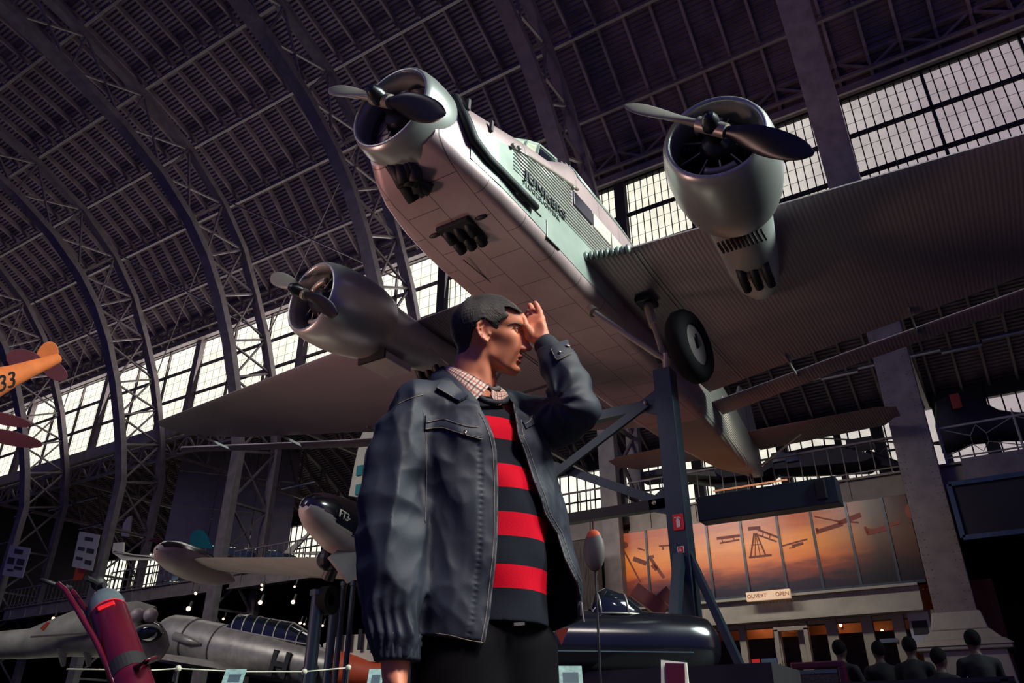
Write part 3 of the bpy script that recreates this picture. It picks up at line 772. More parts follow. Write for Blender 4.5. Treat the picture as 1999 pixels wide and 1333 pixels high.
# ================================================================ the man
MO = np.array((-.08, 1.95, 0.))
def mp(u, v, b):
    x = (u-999.5)/FPX; y = (666.5-v)/FPX; t = b/(CP-y*SP)
    return np.array((x*t, b, CAMH+(SP+y*CP)*t))
def uv_of(P):
    d = P[..., 1]*CP+(P[..., 2]-CAMH)*SP; y = -P[..., 1]*SP+(P[..., 2]-CAMH)*CP
    return 999.5+FPX*P[..., 0]/d, 666.5-FPX*y/d
def pl_(pts, x):
    p = np.array(sorted(pts)); return np.interp(x, p[:, 0], p[:, 1])
ry = Matrix.Rotation(YAW, 3, 'Z')
MAN = empty('person', ry @ Vector((MO[0], MO[1], 0)), 'young man in grey jacket and red striped sweater shading his eyes with one hand', 'person', rz=YAW)
def man_sdf(name, fn, lo, hi, h, m, **k):
    lo = np.array(lo)-MO; hi = np.array(hi)-MO
    return sdf_obj(name, lambda P: fn(P+MO), lo, hi, h, m, k.pop('parent', MAN), **k)
def man_mb(mb, name, m, parent=None, **k):
    mb.v = [(v[0]-MO[0], v[1]-MO[1], v[2]-MO[2]) for v in mb.v]
    o = mb.build(name, m, None, **k); o.parent = parent or MAN; return o
# ---------------------------------------------------------------- materials
def skin_material():
    m = mat('skin', (206, 130, 98), .48, 0, .08, 14, .04, 500, spec=.4); b = m.node_tree.nodes['Principled BSDF']
    b.inputs['Subsurface Weight'].default_value = .12; b.inputs['Subsurface Radius'].default_value = (.012, .004, .002); b.inputs['Subsurface Scale'].default_value = .6
    return m
M['skin'] = skin_material()
M['lips'] = mat('lips', (150, 72, 62), .4, 0, .08, 30)
M['hair'] = mat('dark_brown_hair', (30, 24, 24), .55, 0, .45, 90, .5, 420, stretch=(.35, 1.2, .5))
def hair_strands(m):
    nt = m.node_tree; L = nt.links.new; b = nt.nodes['Principled BSDF']; tc = nt.nodes['Texture Coordinate']
    sx = nd(nt, 'ShaderNodeSeparateXYZ'); L(tc.outputs['Object'], sx.inputs[0])
    ax = nd(nt, 'ShaderNodeMath', operation='ADD'); ax.inputs[1].default_value = .035; L(sx.outputs[0], ax.inputs[0])
    az = nd(nt, 'ShaderNodeMath', operation='SUBTRACT'); az.inputs[1].default_value = 1.835; L(sx.outputs[2], az.inputs[0])
    an = nd(nt, 'ShaderNodeMath', operation='ARCTAN2'); L(az.outputs[0], an.inputs[0]); L(ax.outputs[0], an.inputs[1])
    m1 = nd(nt, 'ShaderNodeMath', operation='MULTIPLY'); m1.inputs[1].default_value = 1.6; L(an.outputs[0], m1.inputs[0])
    m2 = nd(nt, 'ShaderNodeMath', operation='MULTIPLY'); m2.inputs[1].default_value = 9.; L(sx.outputs[1], m2.inputs[0])
    m3 = nd(nt, 'ShaderNodeMath', operation='MULTIPLY'); m3.inputs[1].default_value = 1.2; L(sx.outputs[0], m3.inputs[0])
    cb = nd(nt, 'ShaderNodeCombineXYZ'); L(m1.outputs[0], cb.inputs[0]); L(m2.outputs[0], cb.inputs[1]); L(m3.outputs[0], cb.inputs[2])
    n = nd(nt, 'ShaderNodeTexNoise', Scale=26., Detail=5., Roughness=.65); L(cb.outputs[0], n.inputs['Vector'])
    bp = nd(nt, 'ShaderNodeBump', Strength=1., Distance=.004); L(n.outputs['Fac'], bp.inputs['Height']); L(bp.outputs[0], b.inputs['Normal'])
    r = nd(nt, 'ShaderNodeValToRGB'); r.color_ramp.elements[0].position = .38; r.color_ramp.elements[1].position = .66; r.color_ramp.elements[0].color = lin((10, 8, 10))+(1,); r.color_ramp.elements[1].color = lin((48, 38, 36))+(1,)
    L(n.outputs['Fac'], r.inputs[0]); L(r.outputs[0], b.inputs['Base Color'])
hair_strands(M['hair'])
M['jacket'] = mat('grey_cotton_jacket', (35, 41, 54), .60, 0, .12, 9, .06, 420, spec=.35)
M['jacket_trim'] = mat('jacket_edge_seam', (84, 84, 84), .6, 0, .15, 30)
M['stitch'] = mat('pale_stitching', (128, 118, 104), .7, 0, .25, 160)
M['lining'] = mat('black_lining', (18, 18, 24), .7)
M['knit'] = mat('rib_knit', (22, 30, 42), .8, 0, .1, 9, .1, 300)
M['snap'] = mat('metal_snap', (180, 172, 160), .3, .8)
M['trouser'] = mat('black_trousers', (12, 11, 16), .9, spec=.1)
def sweater_material(bands):
    m = mat('striped_sweater', (24, 28, 38), .85, 0, .08, 30, .12, 420); nt = m.node_tree; b = nt.nodes['Principled BSDF']; L = nt.links.new
    tc = nt.nodes['Texture Coordinate']; sx = nd(nt, 'ShaderNodeSeparateXYZ'); L(tc.outputs['Object'], sx.inputs[0])
    tot = None
    for lo, hi in bands:
        a = nd(nt, 'ShaderNodeMath', operation='GREATER_THAN'); a.inputs[1].default_value = lo; L(sx.outputs[2], a.inputs[0])
        c = nd(nt, 'ShaderNodeMath', operation='LESS_THAN'); c.inputs[1].default_value = hi; L(sx.outputs[2], c.inputs[0])
        p = nd(nt, 'ShaderNodeMath', operation='MULTIPLY'); L(a.outputs[0], p.inputs[0]); L(c.outputs[0], p.inputs[1])
        if tot is None: tot = p
        else: q = nd(nt, 'ShaderNodeMath', operation='ADD'); L(tot.outputs[0], q.inputs[0]); L(p.outputs[0], q.inputs[1]); tot = q
    mx = nd(nt, 'ShaderNodeMixRGB'); L(tot.outputs[0], mx.inputs[0]); old = b.inputs['Base Color'].links[0].from_socket; L(old, mx.inputs[1]); mx.inputs[2].default_value = lin((200, 2, 36))+(1,)
    L(mx.outputs[0], b.inputs['Base Color']); b.inputs['Specular IOR Level'].default_value = .15
    return m
def plaid_material():
    m = mat('plaid_shirt', (200, 190, 176), .8, 0, .03, 30, .2, 200); nt = m.node_tree; b = nt.nodes['Principled BSDF']; L = nt.links.new
    tc = nt.nodes['Texture Coordinate']; sx = nd(nt, 'ShaderNodeSeparateXYZ'); L(tc.outputs['UV'], sx.inputs[0])
    cur = b.inputs['Base Color'].links[0].from_socket
    for ax, sc, col, th, ph in ((0, 95, (170, 62, 44), .35, 0), (1, 95, (170, 62, 44), .35, 0), (0, 47, (26, 30, 44), .84, 1.2), (1, 47, (26, 30, 44), .84, 1.2)):
        mu = nd(nt, 'ShaderNodeMath', operation='MULTIPLY'); mu.inputs[1].default_value = sc*6.283/10; L(sx.outputs[ax], mu.inputs[0])
        ad = nd(nt, 'ShaderNodeMath', operation='ADD'); ad.inputs[1].default_value = ph; L(mu.outputs[0], ad.inputs[0])
        si = nd(nt, 'ShaderNodeMath', operation='SINE'); L(ad.outputs[0], si.inputs[0])
        gt = nd(nt, 'ShaderNodeMath', operation='GREATER_THAN'); gt.inputs[1].default_value = th; L(si.outputs[0], gt.inputs[0])
        m2 = nd(nt, 'ShaderNodeMath', operation='MULTIPLY'); m2.inputs[1].default_value = .62; L(gt.outputs[0], m2.inputs[0])
        mx = nd(nt, 'ShaderNodeMixRGB'); L(m2.outputs[0], mx.inputs[0]); L(cur, mx.inputs[1]); mx.inputs[2].default_value = lin(col)+(1,); cur = mx.outputs[0]
    L(cur, b.inputs['Base Color']); return m
M['plaid'] = plaid_material()

# ---------------------------------------------------------------- head
b0 = 1.95
def sym(P):
    Q = P.copy(); Q[..., 1] = b0-np.abs(P[..., 1]-b0); return Q     # mirror: near side only
ROLL = math.radians(17); KZ = 1.125; PVT = np.array((-.07, b0, 1.69))
_c, _s = math.cos(ROLL), math.sin(ROLL)
def to_head(P):
    """world -> upright drawing frame of the tilted head"""
    q = P-PVT; y = q[..., 1]*_c+q[..., 2]*_s; z = -q[..., 1]*_s+q[..., 2]*_c
    return np.stack((q[..., 0], y, z*KZ), -1)+PVT
def from_head(P):
    q = P-PVT; y, z = q[..., 1], q[..., 2]/KZ
    return np.stack((q[..., 0], y*_c-z*_s, y*_s+z*_c), -1)+PVT
def mirror_w(P):
    Q = to_head(P); Q[..., 1] = 2*b0-Q[..., 1]; return from_head(Q)
def face_front(P):
    """profile-driven head: skull, face, jaw, neck"""
    W_ = P; P = to_head(P); S = sym(P)
    d = s_ell(P, (-.066, b0, 1.787), (.097, .077, .088))
    d = smin(d, s_ell(P, (-.100, b0, 1.765), (.066, .066, .075)), .03)
    # forehead
    d = smin(d, s_ell(P, (-.030, b0, 1.800), (.050, .060, .052)), .03)
    # mid face / maxilla
    d = smin(d, s_ell(P, (-.032, b0, 1.712), (.056, .050, .070)), .02)
    # jaw line and chin
    d = smin(d, s_chain(S, [(-.074, b0-.053, 1.728), (-.062, b0-.047, 1.678), (-.025, b0-.034, 1.650), (.002, b0-.010, 1.638)], [.016, .017, .016, .018], .012), .022)
    d = smin(d, s_ell(P, (.004, b0, 1.640), (.020, .020, .018)), .012)
    d = smin(d, s_ell(P, (-.030, b0, 1.672), (.045, .042, .035)), .02)
    # cheekbones
    d = smin(d, s_ell(S, (-.012, b0-.040, 1.733), (.024, .014, .018)), .028)
    d = smin(d, s_cap(S, (-.014, b0-.046, 1.737), (-.06, b0-.061, 1.750), .010, .009), .026)
    # masseter and cheek
    d = smin(d, s_ell(S, (-.038, b0-.036, 1.700), (.046, .023, .046)), .022)
    d = smin(d, s_ell(S, (-.006, b0-.024, 1.712), (.025, .020, .030)), .016)
    # brow ridge
    d = smin(d, s_chain(S, [(.020, b0-.010, 1.776), (.014, b0-.030, 1.785), (-.016, b0-.050, 1.779)], [.0080, .0070, .0062], .008), .018)
    # eye sockets
    d = smax(d, -s_ell(S, (.030, b0-.032, 1.760), (.020, .019, .012)), .012)
    d = smax(d, -s_ell(S, (.022, b0-.047, 1.7600), (.015, .014, .0085)), .012)
    # lids around the eye
    d = smin(d, s_ell(S, (.0035, b0-.031, 1.7615), (.0155, .0175, .0135)), .004)
    d = smax(d, -s_ell(S, (.0185, b0-.0325, 1.7605), (.0105, .0125, .0042)), .0015)
    # nose
    d = smin(d, s_chain(P, [(.016, b0, 1.772), (.022, b0, 1.742), (.027, b0, 1.712)], [.009, .0125, .0145], .006), .014)
    d = smin(d, s_chain(P, [(.024, b0, 1.768), (.034, b0, 1.742), (.0445, b0, 1.712)], [.0075, .0085, .0100], .006), .010)
    d = smin(d, s_ell(P, (.0455, b0, 1.7065), (.0105, .0105, .0092)), .006)
    d = smin(d, s_ell(S, (.0300, b0-.0130, 1.7035), (.0120, .0070, .0085)), .006)
    d = smax(d, -s_ell(S, (.0360, b0-.0068, 1.6945), (.0065, .0032, .0050)), .003)
    # philtrum / mouth mound
    d = smin(d, s_ell(P, (.003, b0, 1.674), (.022, .0235, .022)), .010)
    # lips
    lu = s_chain(S, [(.0260, b0, 1.6795), (.0235, b0-.010, 1.6800), (.0040, b0-.0255, 1.6735)], [.0064, .0062, .0034], .004)
    ll = s_chain(S, [(.0205, b0, 1.6600), (.0180, b0-.010, 1.6610), (.0040, b0-.0250, 1.6705)], [.0068, .0064, .0034], .004)
    d = smin(d, lu, .004); d = smin(d, ll, .004)
    # slightly open mouth
    d = smax(d, -s_chain(S, [(.030, b0, 1.6700), (.024, b0-.010, 1.6708), (.009, b0-.0240, 1.6720)], [.0046, .0044, .0018], .002), .002)
    # crease under the lower lip, hollow of the cheek, temple
    d = smax(d, -s_cap(S, (.027, b0, 1.6495), (.018, b0-.02, 1.652), .0055), .008)
    # neck with the sternomastoid and adam's apple
    d = d/1.06; P = W_; S = sym(P)
    d = smin(d, s_chain(P, [(-.098, b0-.004, 1.715), (-.106, b0, 1.640), (-.120, b0+.006, 1.560), (-.125, b0+.01, 1.50)], [.050, .054, .060, .066], .02), .018)
    d = smin(d, s_cap(S, (-.092, b0-.054, 1.705), (-.066, b0-.020, 1.545), .012, .012), .018)
    d = smin(d, s_ell(P, (-.056, b0, 1.606), (.014, .012, .018)), .014)
    return d
def ear(P):
    S = P; f = lambda u, v, bb=1.868: tuple(mp(u, v, bb-.010))
    T = [f(943, 642, 1.879), f(936, 633, 1.871), f(939, 627, 1.866), f(946, 627, 1.868), f(953, 634, 1.872), f(956, 642, 1.878)]
    hel = s_chain(S, [f(951, 645, 1.883), f(953, 634, 1.874), f(947, 627, 1.868), f(939, 627, 1.864), f(933, 633, 1.862), f(932, 643, 1.863), f(937, 653, 1.866), f(943, 661, 1.870), f(949, 666, 1.874), f(953, 660, 1.880)], [.0035, .0042, .0046, .0046, .0045, .0044, .0044, .0052, .0055, .0045], .004)
    plate = s_chain(S, [f(944, 636, 1.874), f(944, 645, 1.876), f(949, 657, 1.879)], [.013, .012, .008], .01)
    plate = smax(plate, (S[..., 1]-1.872), .003); plate = np.maximum(plate, 1.859-S[..., 1]+.001)
    anti = s_chain(S, [f(946, 633, 1.868), f(939, 641, 1.867), f(941, 652, 1.869), f(947, 658, 1.871)], [.0028, .0034, .0034, .0034], .003)
    d = smin(hel, plate, .004); d = smin(d, anti, .003)
    d = smax(d, -s_ell(S, f(947.5, 646, 1.862), (.0080, .010, .0125)), .003)
    d = smax(d, -s_chain(S, [f(943, 631, 1.862), f(937, 634, 1.860), f(936, 646, 1.860), f(941, 656, 1.864)], [.0026, .0026, .0026, .0018], .002), .002)
    d = smin(d, s_cap(S, f(954, 648, 1.876), f(955, 652, 1.874), .0042), .003)
    return d
def head(P):
    d = face_front(P); e = np.minimum(ear(P), ear(mirror_w(P))); return smin(d, e, .005)
# hand raised to the brow (man's left), palm towards the viewer
def hand_up(P):
    f = lambda u, v, b: tuple(mp(u, v, b))
    W = f(1058, 664, 1.925)
    K = [f(1031, 632, 1.945), f(1038, 626, 1.945), f(1047, 622, 1.938), f(1056, 622, 1.928)]
    d = s_cap(P, f(1075, 690, 1.92), W, .030, .0235)
    for k_, r_ in zip(K, (.0125, .0135, .0135, .0125)): d = smin(d, s_cap(P, W, k_, .0185, r_), .012)
    d = smin(d, s_ell(P, f(1034, 651, 1.925), (.017, .014, .024)), .014)      # thumb mound
    d = smin(d, s_ell(P, f(1058, 642, 1.912), (.013, .012, .028)), .014)      # outer edge of the palm
    d = smax(d, -s_ell(P, f(1046, 638, 1.893), (.017, .012, .022)), .012)
    fingers = [
        ([f(1036, 652, 1.922), f(1026, 637, 1.914), f(1020, 624, 1.912), f(1017, 616, 1.914)], [.014, .0118, .0122, .0104]),    # thumb
        ([K[0], f(1029, 624, 1.972), f(1028, 618, 1.988), f(1029.0, 613.5, 1.990)], [.0115, .0095, .0088, .0078]),                    # index, pointing away
        ([K[1], f(1034, 617, 1.968), f(1032, 611, 1.984), f(1031, 608.5, 1.985)], [.0118, .0098, .0088, .0076]),                  # middle
        ([K[2], f(1042, 610, 1.955), f(1037, 600.5, 1.966), f(1034.6, 596, 1.966)], [.0118, .0094, .0086, .0076]),                  # ring
        ([K[3], f(1053, 608, 1.932), f(1048, 597.5, 1.937), f(1045, 592, 1.936)], [.0110, .0092, .0084, .0074]),                    # little
    ]
    for pts, rs in fingers: d = smin(d, s_chain(P, pts, rs, .003), .0028)
    return d
def hand_down(P):
    f = lambda u, v, b: tuple(mp(u, v, b))
    W = np.array(f(772, 1300, 1.80)); dn = np.array((.0, 0, -1))
    d = s_cap(P, W+(0, 0, .09), W, .034, .029)
    K = [W+np.array(q) for q in ((.018, -.022, -.098), (.012, -.004, -.104), (.008, .014, -.100), (.004, .03, -.092))]
    for k_ in K: d = smin(d, s_cap(P, W+(0, 0, -.02), k_, .021, .0125), .014)
    for i, k_ in enumerate(K):
        L_ = (.042, .046, .042, .034)[i]
        p1 = k_+np.array((.004, 0, -L_)); p2 = p1+np.array((.014, 0, -L_*.6)); p3 = p2+np.array((.014, 0, -L_*.4))
        d = smin(d, s_chain(P, [k_, p1, p2, p3], [.0105, .0092, .0085, .0076], .003), .005)
    t0 = W+(.008, -.022, -.03); d = smin(d, s_chain(P, [t0, t0+(.014, -.018, -.034), t0+(.024, -.022, -.062), t0+(.03, -.020, -.085)], [.015, .0115, .0105, .009], .004), .008)
    return d
def core(P):
    """torso, hips, arms under the clothes"""
    d = s_chain(P, [(-.13, 1.97, 1.50), (-.10, 1.98, 1.38), (-.08, 1.98, 1.15), (-.07, 1.98, .98)], [.085, .10, .09, .10], .05)
    d = smin(d, s_cap(P, tuple(mp(850, 805, 1.90)), tuple(mp(1025, 815, 2.07)), .045), .03)
    d = smin(d, s_chain(P, [tuple(mp(850, 805, 1.90)), tuple(mp(770, 1000, 1.82)), tuple(mp(772, 1290, 1.80))], [.05, .042, .03], .02), .02)
    d = smin(d, s_chain(P, [tuple(mp(1025, 815, 2.07)), tuple(mp(1132, 800, 1.885)), tuple(mp(1070, 682, 1.92))], [.05, .038, .028], .01), .02)
    for s in (-1, 1):
        d = smin(d, s_chain(P, [(-.07+s*.075, 1.98+s*.055, .95), (-.06+s*.09, 1.97+s*.06, .50), (-.06+s*.10, 1.99+s*.06, .08)], [.085, .055, .04], .02), .04)
    return d
def join_parts(name, parts, m, parent=None):
    me = bpy.data.meshes.new(name); Vs = []; Qs = []; n = 0
    for fn, lo, hi, h in parts:
        P, Q = surfnet(lambda X: fn(X), np.array(lo, float), np.array(hi, float), h); Vs.append(P-MO); Qs.append(Q+n); n += len(P)
    P = np.concatenate(Vs); Q = np.concatenate(Qs)
    me.vertices.add(len(P)); me.vertices.foreach_set('co', P.ravel()); me.loops.add(len(Q)*4); me.loops.foreach_set('vertex_index', Q.ravel().astype(np.int32))
    me.polygons.add(len(Q)); me.polygons.foreach_set('loop_start', np.arange(0, len(Q)*4, 4, dtype=np.int32)); me.update(calc_edges=True); me.validate()
    me.polygons.foreach_set('use_smooth', [True]*len(me.polygons))
    for x in m: me.materials.append(x)
    o = bpy.data.objects.new(name, me); COL.objects.link(o); o.parent = parent or MAN
    return o
Hf = QUAL
body = join_parts('body', [(lambda P: smin(head(P), core(P), .02), (-.19, 1.82, 1.50), (.075, 2.06, 1.91), .0022*Hf),
                           (lambda P: smin(hand_up(P), core(P), .01), (-.0, 1.84, 1.66), (.17, 2.03, 1.90), .0020*Hf),
                           (lambda P: smin(smin(core(P), hand_down(P), .01), hand_up(P), .01), (-.45, 1.68, .05), (.32, 2.25, 1.66), .010)], [M['skin'], M['lips']])
# lips and colouring: faces close to the lip chains take the lip material
me = body.data
cen = np.empty(len(me.polygons)*3); me.polygons.foreach_get('center', cen); cen = to_head(cen.reshape(-1, 3)+MO)
S = sym(cen)
lu = s_chain(S, [(.0270, b0, 1.6790), (.0245, b0-.010, 1.6795), (.0040, b0-.0255, 1.6735)], [.0052, .0052, .0032], .004)
ll = s_chain(S, [(.0225, b0, 1.6610), (.0195, b0-.010, 1.6617), (.0040, b0-.0250, 1.6705)], [.0054, .0054, .0032], .004)
mi = ((np.minimum(lu, ll) < .0019) & (cen[:, 0] > .002)).astype(np.int32); me.polygons.foreach_set('material_index', mi)
# teeth, eyes, brows
def hd(mb): mb.v = [tuple(from_head(np.array(v))) for v in mb.v]; return mb
t = MB(); t.ball((.013, b0, 1.6745), (.011, .017, .0048), 16, 8); man_mb(hd(t), 'teeth', mat('teeth', (200, 190, 176), .3), smooth=True)
for s in (-1, 1):
    e = MB(); e.ball((.0040, b0+s*.0315, 1.7610), .0125, 24, 16); eye = man_mb(hd(e), 'eyeball', mat('eye_white', (150, 138, 134), .2), smooth=True)
    e = MB(); e.lathe([(.0100, .0055), (.0114, .0042), (.0122, .0005)], (.0040, b0+s*.0315, 1.7610), (1, s*.06, .02), 16); man_mb(hd(e), 'iris', mat('dark_iris', (30, 22, 20), .15), parent=eye, smooth=True)
# ---------------------------------------------------------------- hair: a thick cap bounded by a hairline drawn on the side of the head
HLINE = [(1021, 611), (1008, 598), (985, 580), (948, 566), (915, 572), (880, 598), (870, 645), (880, 690), (888, 712), (897, 708), (907, 692), (916, 676), (921, 661), (923, 648), (930, 634), (937, 624), (946, 623), (955, 630), (963, 641), (966, 648), (972, 648), (974, 634), (978, 625), (990, 619), (993, 615), (986, 607), (986, 599), (994, 600), (1004, 604), (1012, 610)]
HPX = np.array(HLINE, float)
def poly_sd(x, y, V):
    d = np.full(x.shape, 1e9); s = np.ones(x.shape)
    n = len(V)
    for i in range(n):
        a = V[i]; b = V[i-1]; ex, ey = b-a; wx = x-a[0]; wy = y-a[1]
        t = np.clip((wx*ex+wy*ey)/(ex*ex+ey*ey), 0, 1); dx = wx-ex*t; dy = wy-ey*t; d = np.minimum(d, dx*dx+dy*dy)
        c1 = y >= a[1]; c2 = y < b[1]; c3 = ex*wy > ey*wx
        s = np.where((c1 & c2 & c3) | (~c1 & ~c2 & ~c3), -s, s)
    return s*np.sqrt(d)
def hair(P):
    Hh = to_head(P); far = Hh[..., 1] > b0
    Pm = np.where(far[..., None], mirror_w(P), P); uu, vv = uv_of(Pm)
    line = poly_sd(uu, vv, HPX)*.00148
    W_ = P; P = Hh
    d = s_ell(P, (-.066, b0, 1.787), (.097, .077, .088)); d = smin(d, s_ell(P, (-.100, b0, 1.765), (.066, .066, .075)), .03); d = smin(d, s_ell(P, (-.030, b0, 1.800), (.050, .060, .052)), .03)
    d = d/1.06
    nk = s_chain(W_, [(-.098, b0-.004, 1.715), (-.106, b0, 1.640)], [.050, .054], .02); d = smin(d, nk, .018)
    z = P[..., 2]
    th = np.interp(z, [1.66, 1.74, 1.80, 1.86], [.0018, .0034, .0058, .0090])+.010*np.clip((P[..., 0]+.035)/.05, 0, 1)*np.clip((z-1.81)/.03, 0, 1)
    # locks swept forward from the crown
    ang = np.arctan2(z-1.80, -(P[..., 0]+.10)); q = np.stack((P[..., 0]*.30+.5*z, P[..., 1]*1.4, z*.5-P[..., 0]*.12), -1)
    tuft = .0004*fnoise(q, 1100, 6)+.0012*fnoise(q, 420, 5, 7)+.0010*fnoise(q, 100, 4, 3)
    return smax(d-th+.7*tuft*np.clip((z-1.68)/.1, .2, 1), line+.0028*fnoise(q, 700, 5), .005)
man_sdf('hair', hair, (-.19, 1.82, 1.62), (.055, 2.06, 1.92), .0018*Hf, M['hair'])

# ---------------------------------------------------------------- jacket
def cross(levels):
    """levels: {c: [(a,b),...] outline}; returns polar radius table around a moving centre"""
    cs = sorted(levels); TH_ = np.linspace(-PI, PI, 73); T = []
    for c in cs:
        pts = np.array(levels[c]); ctr = np.array((CX_(c), CY_(c))); n = len(pts)
        # closed catmull-rom
        fine = []
        for i in range(n):
            p0, p1, p2, p3 = pts[i-1], pts[i], pts[(i+1) % n], pts[(i+2) % n]
            for t in np.linspace(0, 1, 12, endpoint=False):
                fine.append(.5*((2*p1)+(-p0+p2)*t+(2*p0-5*p1+4*p2-p3)*t*t+(-p0+3*p1-3*p2+p3)*t**3))
        f = np.array(fine)-ctr; th = np.arctan2(f[:, 1], f[:, 0]); r = np.hypot(f[:, 0], f[:, 1]); o = np.argsort(th); th, r = th[o], r[o]
        T.append(np.interp(TH_, np.r_[th[-1]-2*PI, th, th[0]+2*PI], np.r_[r[-1], r, r[0]]))
    T = np.array(T); cs = np.array(cs)
    def R(theta, c):
        ci = np.clip(np.interp(c, cs, np.arange(len(cs))), 0, len(cs)-1.001); i = ci.astype(int); f = ci-i; f = f*f*(3-2*f)
        ti = (theta+PI)/(2*PI)*72; j = np.clip(ti.astype(int), 0, 71); g = ti-j
        return (T[i, j]*(1-g)+T[i, j+1]*g)*(1-f)+(T[i+1, j]*(1-g)+T[i+1, j+1]*g)*f
    return R
CX_ = lambda c: -.06+0*c
CY_ = lambda c: 1.975+0*c
LV = {
 .90: [(-.045, 1.805), (-.13, 1.79), (-.215, 1.83), (-.255, 1.93), (-.21, 2.06), (-.09, 2.13), (.05, 2.14), (.14, 2.08), (.185, 1.99), (.16, 1.915), (.09, 1.87), (.02, 1.83)],
 1.05: [(-.045, 1.80), (-.13, 1.785), (-.215, 1.825), (-.25, 1.93), (-.205, 2.06), (-.09, 2.125), (.05, 2.14), (.135, 2.08), (.172, 1.99), (.145, 1.90), (.08, 1.855), (.01, 1.82)],
 1.20: [(-.045, 1.795), (-.13, 1.78), (-.215, 1.82), (-.245, 1.92), (-.205, 2.05), (-.09, 2.12), (.04, 2.14), (.115, 2.09), (.145, 2.0), (.12, 1.90), (.06, 1.84), (.0, 1.81)],
 1.38: [(-.05, 1.80), (-.13, 1.785), (-.215, 1.815), (-.25, 1.91), (-.22, 2.04), (-.11, 2.11), (.02, 2.14), (.095, 2.12), (.12, 2.04), (.095, 1.93), (.045, 1.86), (.0, 1.825)],
 1.47: [(-.055, 1.83), (-.13, 1.81), (-.205, 1.835), (-.24, 1.91), (-.21, 2.02), (-.11, 2.09), (.0, 2.12), (.07, 2.11), (.09, 2.05), (.075, 1.96), (.035, 1.89), (-.005, 1.85)],
 1.54: [(-.075, 1.875), (-.13, 1.865), (-.18, 1.88), (-.20, 1.92), (-.18, 2.0), (-.11, 2.05), (-.03, 2.07), (.015, 2.06), (.03, 2.02), (.02, 1.97), (-.01, 1.92), (-.04, 1.89)],
}
RT = cross(LV)
UR = [(700, 872), (728, 880), (745, 897), (760, 912), (775, 925), (790, 935), (805, 943), (820, 952), (850, 964), (880, 970), (950, 973), (1050, 972), (1100, 968), (1150, 962), (1200, 957), (1258, 946), (1400, 940)]
UL = [(700, 985), (765, 985), (775, 992), (788, 1002), (820, 1008), (849, 1012), (882, 1025), (938, 1043), (972, 1056), (1002, 1064), (1040, 1088), (1091, 1104), (1140, 1128), (1175, 1135), (1400, 1142)]
def rot_to(d, z=(0, 0, 1)):
    d = np.array(d, float); d /= np.linalg.norm(d); x = np.cross(d, z); x /= np.linalg.norm(x); return d
def torso_j(P):
    x = P[..., 0]-CX_(0); y = P[..., 1]-CY_(0); r = np.hypot(x, y); th = np.arctan2(y, x)
    d = (r-RT(th, P[..., 2]))*.92
    return smax(d, P[..., 2]-1.565, .05)
SL_R = [mp(872, 790, 1.90), mp(824, 798, 1.875), mp(793, 850, 1.85), mp(776, 905, 1.835), mp(766, 985, 1.82), mp(763, 1060, 1.81), mp(764, 1120, 1.805), mp(770, 1190, 1.80), mp(774, 1240, 1.80), mp(775, 1272, 1.80)]
SR_R = [.064, .072, .070, .072, .076, .075, .068, .058, .052, .047]
SL_L = [mp(1005, 812, 2.06), mp(1045, 824, 2.03), mp(1090, 824, 1.95), mp(1126, 800, 1.885), mp(1110, 752, 1.892), mp(1092, 715, 1.905), mp(1080, 692, 1.915)]
SR_L = [.070, .070, .066, .058, .057, .052, .045]
def ridge(P, sc, o=0):
    """soft cloth folds: rounded troughs with sharper crests"""
    return np.abs(fnoise(P, sc, 4, o))*2.6-.75
def sleeve_R(P):
    d = s_chain(P, SL_R, SR_R, .03)
    Q = P.copy(); Q[..., 2] *= .28
    w = np.clip((1.60-P[..., 2])/.1, 0, 1)
    d = d+w*(.0060*ridge(Q, 40, 3)+.0034*ridge(P, 26, 9)+.0014*ridge(P*np.array((1, 1, .7)), 60, 1))
    # gathered pleats above the cuff
    u, v = uv_of(P); g = np.clip((v-1120)/110, 0, 1)
    ang = np.arctan2(P[..., 1]-1.80, P[..., 0]+.27)
    d = d+g*.0035*np.sin(ang*17+2*np.sin(P[..., 2]*40))
    return smax(d, v*.001-1.283, .004)
def sleeve_L(P):
    d = s_chain(P, SL_L, SR_L, .02)
    A = mp(1126, 800, 1.885)
    Q = P-A; rr = np.linalg.norm(Q, axis=-1)
    u, v = uv_of(P)
    # folds fanning from the inside of the elbow
    cu, cv = 1082., 782.; an = np.arctan2(v-cv, u-cu); rad = np.hypot(u-cu, v-cv)
    d = d+.0038*np.sin(an*9+rad*.03)*np.clip(1.3-rad/110, 0, 1)*np.clip(rad/25, 0, 1)+.0030*ridge(P, 34, 2)
    return d
def jk_outer(P):
    u, v = uv_of(P)
    d = torso_j(P)
    # shoulder yoke
    d = smin(d, s_chain(P, [mp(872, 772, 1.925), mp(912, 765, 1.97)], [.052, .05], .02), .03)
    d = smin(d, s_chain(P, [mp(1012, 806, 2.06), mp(975, 790, 2.02)], [.055, .05], .02), .03)
    # vertical body folds
    Q = P.copy(); Q[..., 2] *= .22
    w = np.clip((1.52-P[..., 2])/.12, 0, 1)
    Q[..., 0] += .35*P[..., 2]
    d = d+w*(.0062*ridge(Q, 30, 4)+.0034*ridge(P*np.array((1, 1, .6)), 30, 12)+.0013*ridge(P, 62, 6))
    # puckered seam beside the placket
    sm = np.clip(1-np.abs(u-(pl_(UR, v)-34))/7, 0, 1)*(v > 850)*(P[..., 1] < 1.93)
    d = d+sm*(.0022+.0018*np.sin(v*.55))
    d = smin(d, sleeve_R(P), .022)
    d = smin(d, sleeve_L(P), .016)
    return d
